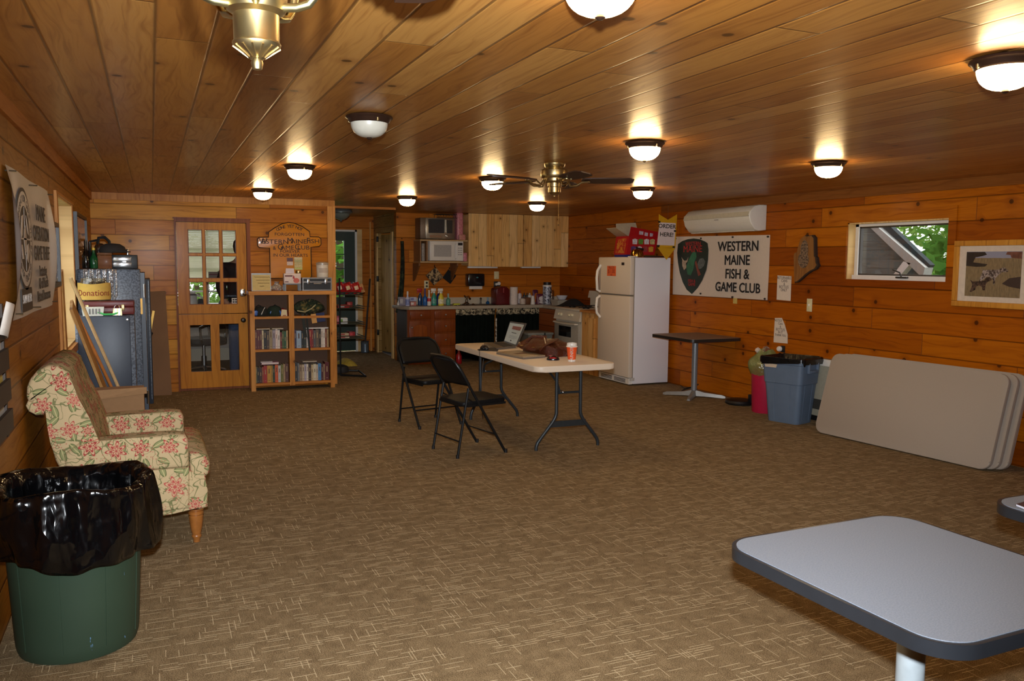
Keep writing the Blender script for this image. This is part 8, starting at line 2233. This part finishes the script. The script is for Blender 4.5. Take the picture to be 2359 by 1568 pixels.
m = MB(); m.hexa([(-.03, -.03, 0), (.06, -.03, 0), (.06, .03, 0), (-.03, .03, 0), (-.02, -.01, .09), (.04, -.01, .09), (.04, .01, .09), (-.02, .01, .09)]); m.build('handset', M_BLACK, t, False)
m = MB(); m.beam((-.02, -.05, .008), (.10, -.05, .03), .03, .01); m.build('cradle', M_BLACK, t, False)
a, b = at(482, 641, Y=13.2), at(508, 626, Y=13.2)
t = thing('monitor_shelf', 'narrow shelf standing on the office desk carrying the striped carton', 'shelf', ((a.x + b.x) / 2, 13.3, DZ))
m = MB(); m.box((a.x - .04, 13.2, a.z - .02), (b.x + .06, 13.45, a.z)); m.build('board', mat((170, 150, 120), .5), t)
for x in (a.x - .03, b.x + .03):
    m = MB(); m.box((x, 13.36, DZ), (x + .02, 13.44, a.z - .02)); m.build('upright', mat((170, 150, 120), .5), t)
t = thing('carton', 'carton with a dark red stripe seen through the middle door pane', 'box', ((a.x + b.x) / 2, 13.3, a.z))
m = MB(); m.rbox((a.x, 13.22, a.z + .001), (b.x - .04, 13.4, b.z), .004); m.build('body', mat((150, 132, 116), .6), t)
m = MB(); m.box((a.x - .001, 13.217, a.z + .05), (b.x - .039, 13.221, b.z - .03)); m.build('stripe', mat((120, 50, 54), .6), t)
m = MB(); m.rbox((b.x - .03, 13.25, a.z + .001), (b.x + .03, 13.38, b.z + .01), .004); m.build('side_packet', mat((120, 100, 96), .6), t)
# office chair through the lower pane
p = at(463, 851, Z=0)
t = thing('office_chair', 'black swivel office chair with chrome arms seen through the lower door pane', 'chair', (.62, 12.0, 0), math.radians(200))
for k in range(5):
    a = 2 * PI * k / 5
    m = MB(); m.tube([(0, 0, .10), (.16 * math.cos(a), .16 * math.sin(a), .09), (.29 * math.cos(a), .29 * math.sin(a), .06)], [.03, .022, .016], 8); lg = m.build('base_leg', M_STEEL, t, False)
    m = MB(); m.lathe([(0, -.018), (.028, -.018), (.028, .018), (0, .018)], (.29 * math.cos(a), .29 * math.sin(a), .029), 14, ax='y'); m.build('caster', M_BLACK, lg, False)
m = MB(); m.lathe([(0, .08), (.035, .08), (.035, .25), (.02, .25), (.02, .42), (0, .42)], n=16); m.build('gas_lift', M_STEEL, t, False)
m = MB(); m.prism(rrect(-.25, -.25, .25, .25, .09), .42, .50, bev=.025); m.build('seat', M_VINYL, t, False)
m = MB(); m.M = Matrix.Translation((-.27, 0, .55)) @ Matrix.Rotation(math.radians(-10), 4, 'Y'); m.prism(rrect(-.22, 0, .22, .46, .09), -.03, .03, ax='x', bev=.02); m.build('backrest', M_VINYL, t, False)
m = MB(); m.tube([(-.1, 0, .44), (-.30, 0, .44), (-.31, 0, .7)], .02, 8); m.build('back_bar', M_STEEL, t, False)
for s in (-1, 1):
    m = MB(); m.tube([(.12, s * .24, .44), (.16, s * .30, .50), (.17, s * .30, .66), (.08, s * .30, .70), (-.12, s * .30, .70), (-.2, s * .30, .66), (-.2, s * .26, .5)], .016, 8); m.build('armrest', M_STEEL, t, False)

# person in the office: dark jacket, blue jeans, partly seen through the door panes
pc2 = at(557, 700, Y=11.45)
PXc = pc2.x
def skin_fig(name, verts, edges, radii, m_, parent, root=0, lv=2):
    me = bpy.data.meshes.new(name)
    me.from_pydata(verts, edges, [])
    me.materials.append(m_)
    o = link(name, me)
    sk = o.modifiers.new('skin', 'SKIN')
    for i, r in enumerate(radii):
        v_ = me.skin_vertices[0].data[i]
        v_.radius = r if isinstance(r, tuple) else (r, r)
        v_.use_root = (i == root)
    sk.use_smooth_shade = True
    sb = o.modifiers.new('smooth', 'SUBSURF'); sb.levels = lv; sb.render_levels = lv
    if parent: adopt(o, parent, False)
    return o
t = thing('person', 'person in dark jacket and blue jeans standing behind the half door panes', 'person', (PXc, 11.45, 0), math.radians(180))
SKIN = mat((196, 146, 116), .5, var=.04)
JACK = mat((24, 26, 28), .85, var=.2, vs=14)
JEAN = mat((52, 74, 104), .85, var=.15, vs=60)
# body (skin): head, neck, chest, arms, legs as one continuous figure facing +y in its own frame
BV = [(0, 0, .94), (0, 0, 1.12), (0, .0, 1.34), (0, -.01, 1.50), (0, .0, 1.58), (0, .02, 1.68), (0, .02, 1.76),
      (.17, 0, 1.45), (.27, -.06, 1.20), (.20, .06, 1.00), (.17, .10, .97),
      (-.17, 0, 1.45), (-.24, -.02, 1.18), (-.25, .06, .95), (-.25, .08, .88),
      (.095, 0, .88), (.105, .02, .50), (.11, -.01, .10), (.11, .13, .035),
      (-.095, 0, .88), (-.105, .02, .50), (-.11, -.01, .10), (-.11, .13, .035)]
BE = [(0, 1), (1, 2), (2, 3), (3, 4), (4, 5), (5, 6), (3, 7), (7, 8), (8, 9), (9, 10), (3, 11), (11, 12), (12, 13), (13, 14), (0, 15), (15, 16), (16, 17), (17, 18), (0, 19), (19, 20), (20, 21), (21, 22)]
BR2 = [(.14, .10), (.135, .10), (.15, .11), (.09, .07), (.055, .055), (.075, .09), (.06, .075), .062, .045, .034, .035, .062, .045, .034, .035, .085, .062, .045, .04, .085, .062, .045, .04]
body = skin_fig('body', BV, BE, BR2, SKIN, t)
jk_ = [(0, 0, .93), (0, 0, 1.12), (0, 0, 1.34), (0, -.01, 1.49), (.175, 0, 1.45), (.26, -.04, 1.20), (.20, .06, 1.03), (-.175, 0, 1.45), (-.245, -.02, 1.18), (-.255, .05, .97)]
skin_fig('jacket', jk_, [(0, 1), (1, 2), (2, 3), (3, 4), (4, 5), (5, 6), (3, 7), (7, 8), (8, 9)], [(.19, .14), (.19, .14), (.205, .15), (.12, .10), .095, .075, .06, .095, .075, .06], JACK, t)
skin_fig('jeans', [(0, 0, .95), (0, 0, .90), (.10, 0, .82), (.105, .02, .50), (.11, -.01, .06), (-.10, 0, .82), (-.105, .02, .50), (-.11, -.01, .06)], [(0, 1), (1, 2), (2, 3), (3, 4), (1, 5), (5, 6), (6, 7)], [(.15, .11), (.15, .115), .10, .076, .062, .10, .076, .062], JEAN, t)
m = MB(); m.lathe([(0, 1.83), (.05, 1.82), (.085, 1.78), (.095, 1.72), (.085, 1.66), (.07, 1.62)], (0, -.0, .0), 20, sy=1.15); m.build('hair', mat((50, 36, 28), .8, var=.2), t, False)
m = MB(); m.grid(lambda u, v: (.013 * (2 * u - 1) * (1 - .4 * v), .108 + .020 * (1 - v) * math.sin(PI * u), 1.665 + .05 * v), 6, 5); m.build('nose', SKIN, t, False)
for s in (-1, 1):
    m = MB(); m.lathe([(0, -.006), (.010, -.004), (.012, 0), (0, .004)], (s * .032, .104, 1.71), 10, ax='y'); m.build('eye', mat((60, 50, 44), .2), t, False)
    m = MB(); m.lathe([(0, -.008), (.018, -.006), (.024, 0), (.016, .008), (0, .01)], (s * .082, .01, 1.69), 12, ax='x', sx=.7, sy=1.2); m.build('ear', SKIN, t, False)
m = MB(); m.tube([(-.024, .104, 1.638), (0, .110, 1.634), (.024, .104, 1.638)], .005, 6); m.build('mouth', mat((150, 84, 76), .5), t, False)
for s, wx_, wy, wz_ in ((1, .17, .10, .97), (-1, -.25, .08, .88)):
    dv = (0, .02, -.08) if s < 0 else (-.06, .05, -.03)
    for k in range(4):
        o = (-.027 + .018 * k)
        L_ = (.068, .078, .074, .058)[k]
        sc_ = L_ / .085
        P0 = Vector((wx_ + (o if s > 0 else 0), wy + (0 if s > 0 else o), wz_ - (0 if s > 0 else .03)))
        P1 = P0 + Vector(dv) * sc_ * .6
        P2 = P1 + Vector((dv[0] * .5, dv[1] + .015, dv[2] * .6)) * sc_ * .6
        m = MB(); m.tube([P0, P1, P2], [.0095, .0085, .0065], 8); m.build('finger', SKIN, t, False)
    m = MB(); P0 = Vector((wx_, wy + .02, wz_)); m.tube([P0, P0 + Vector((.015 * -s, .035, -.015)), P0 + Vector((.01 * -s, .05, -.04))], [.011, .010, .008], 8); m.build('thumb', SKIN, t, False)
for s in (-1, 1):
    m = MB(); m.rbox((s * .11 - .048, -.09, 0), (s * .11 + .048, .19, .085), .03, 3); m.build('shoe', mat((40, 34, 30), .5), t, False)
bpy.context.view_layer.update()
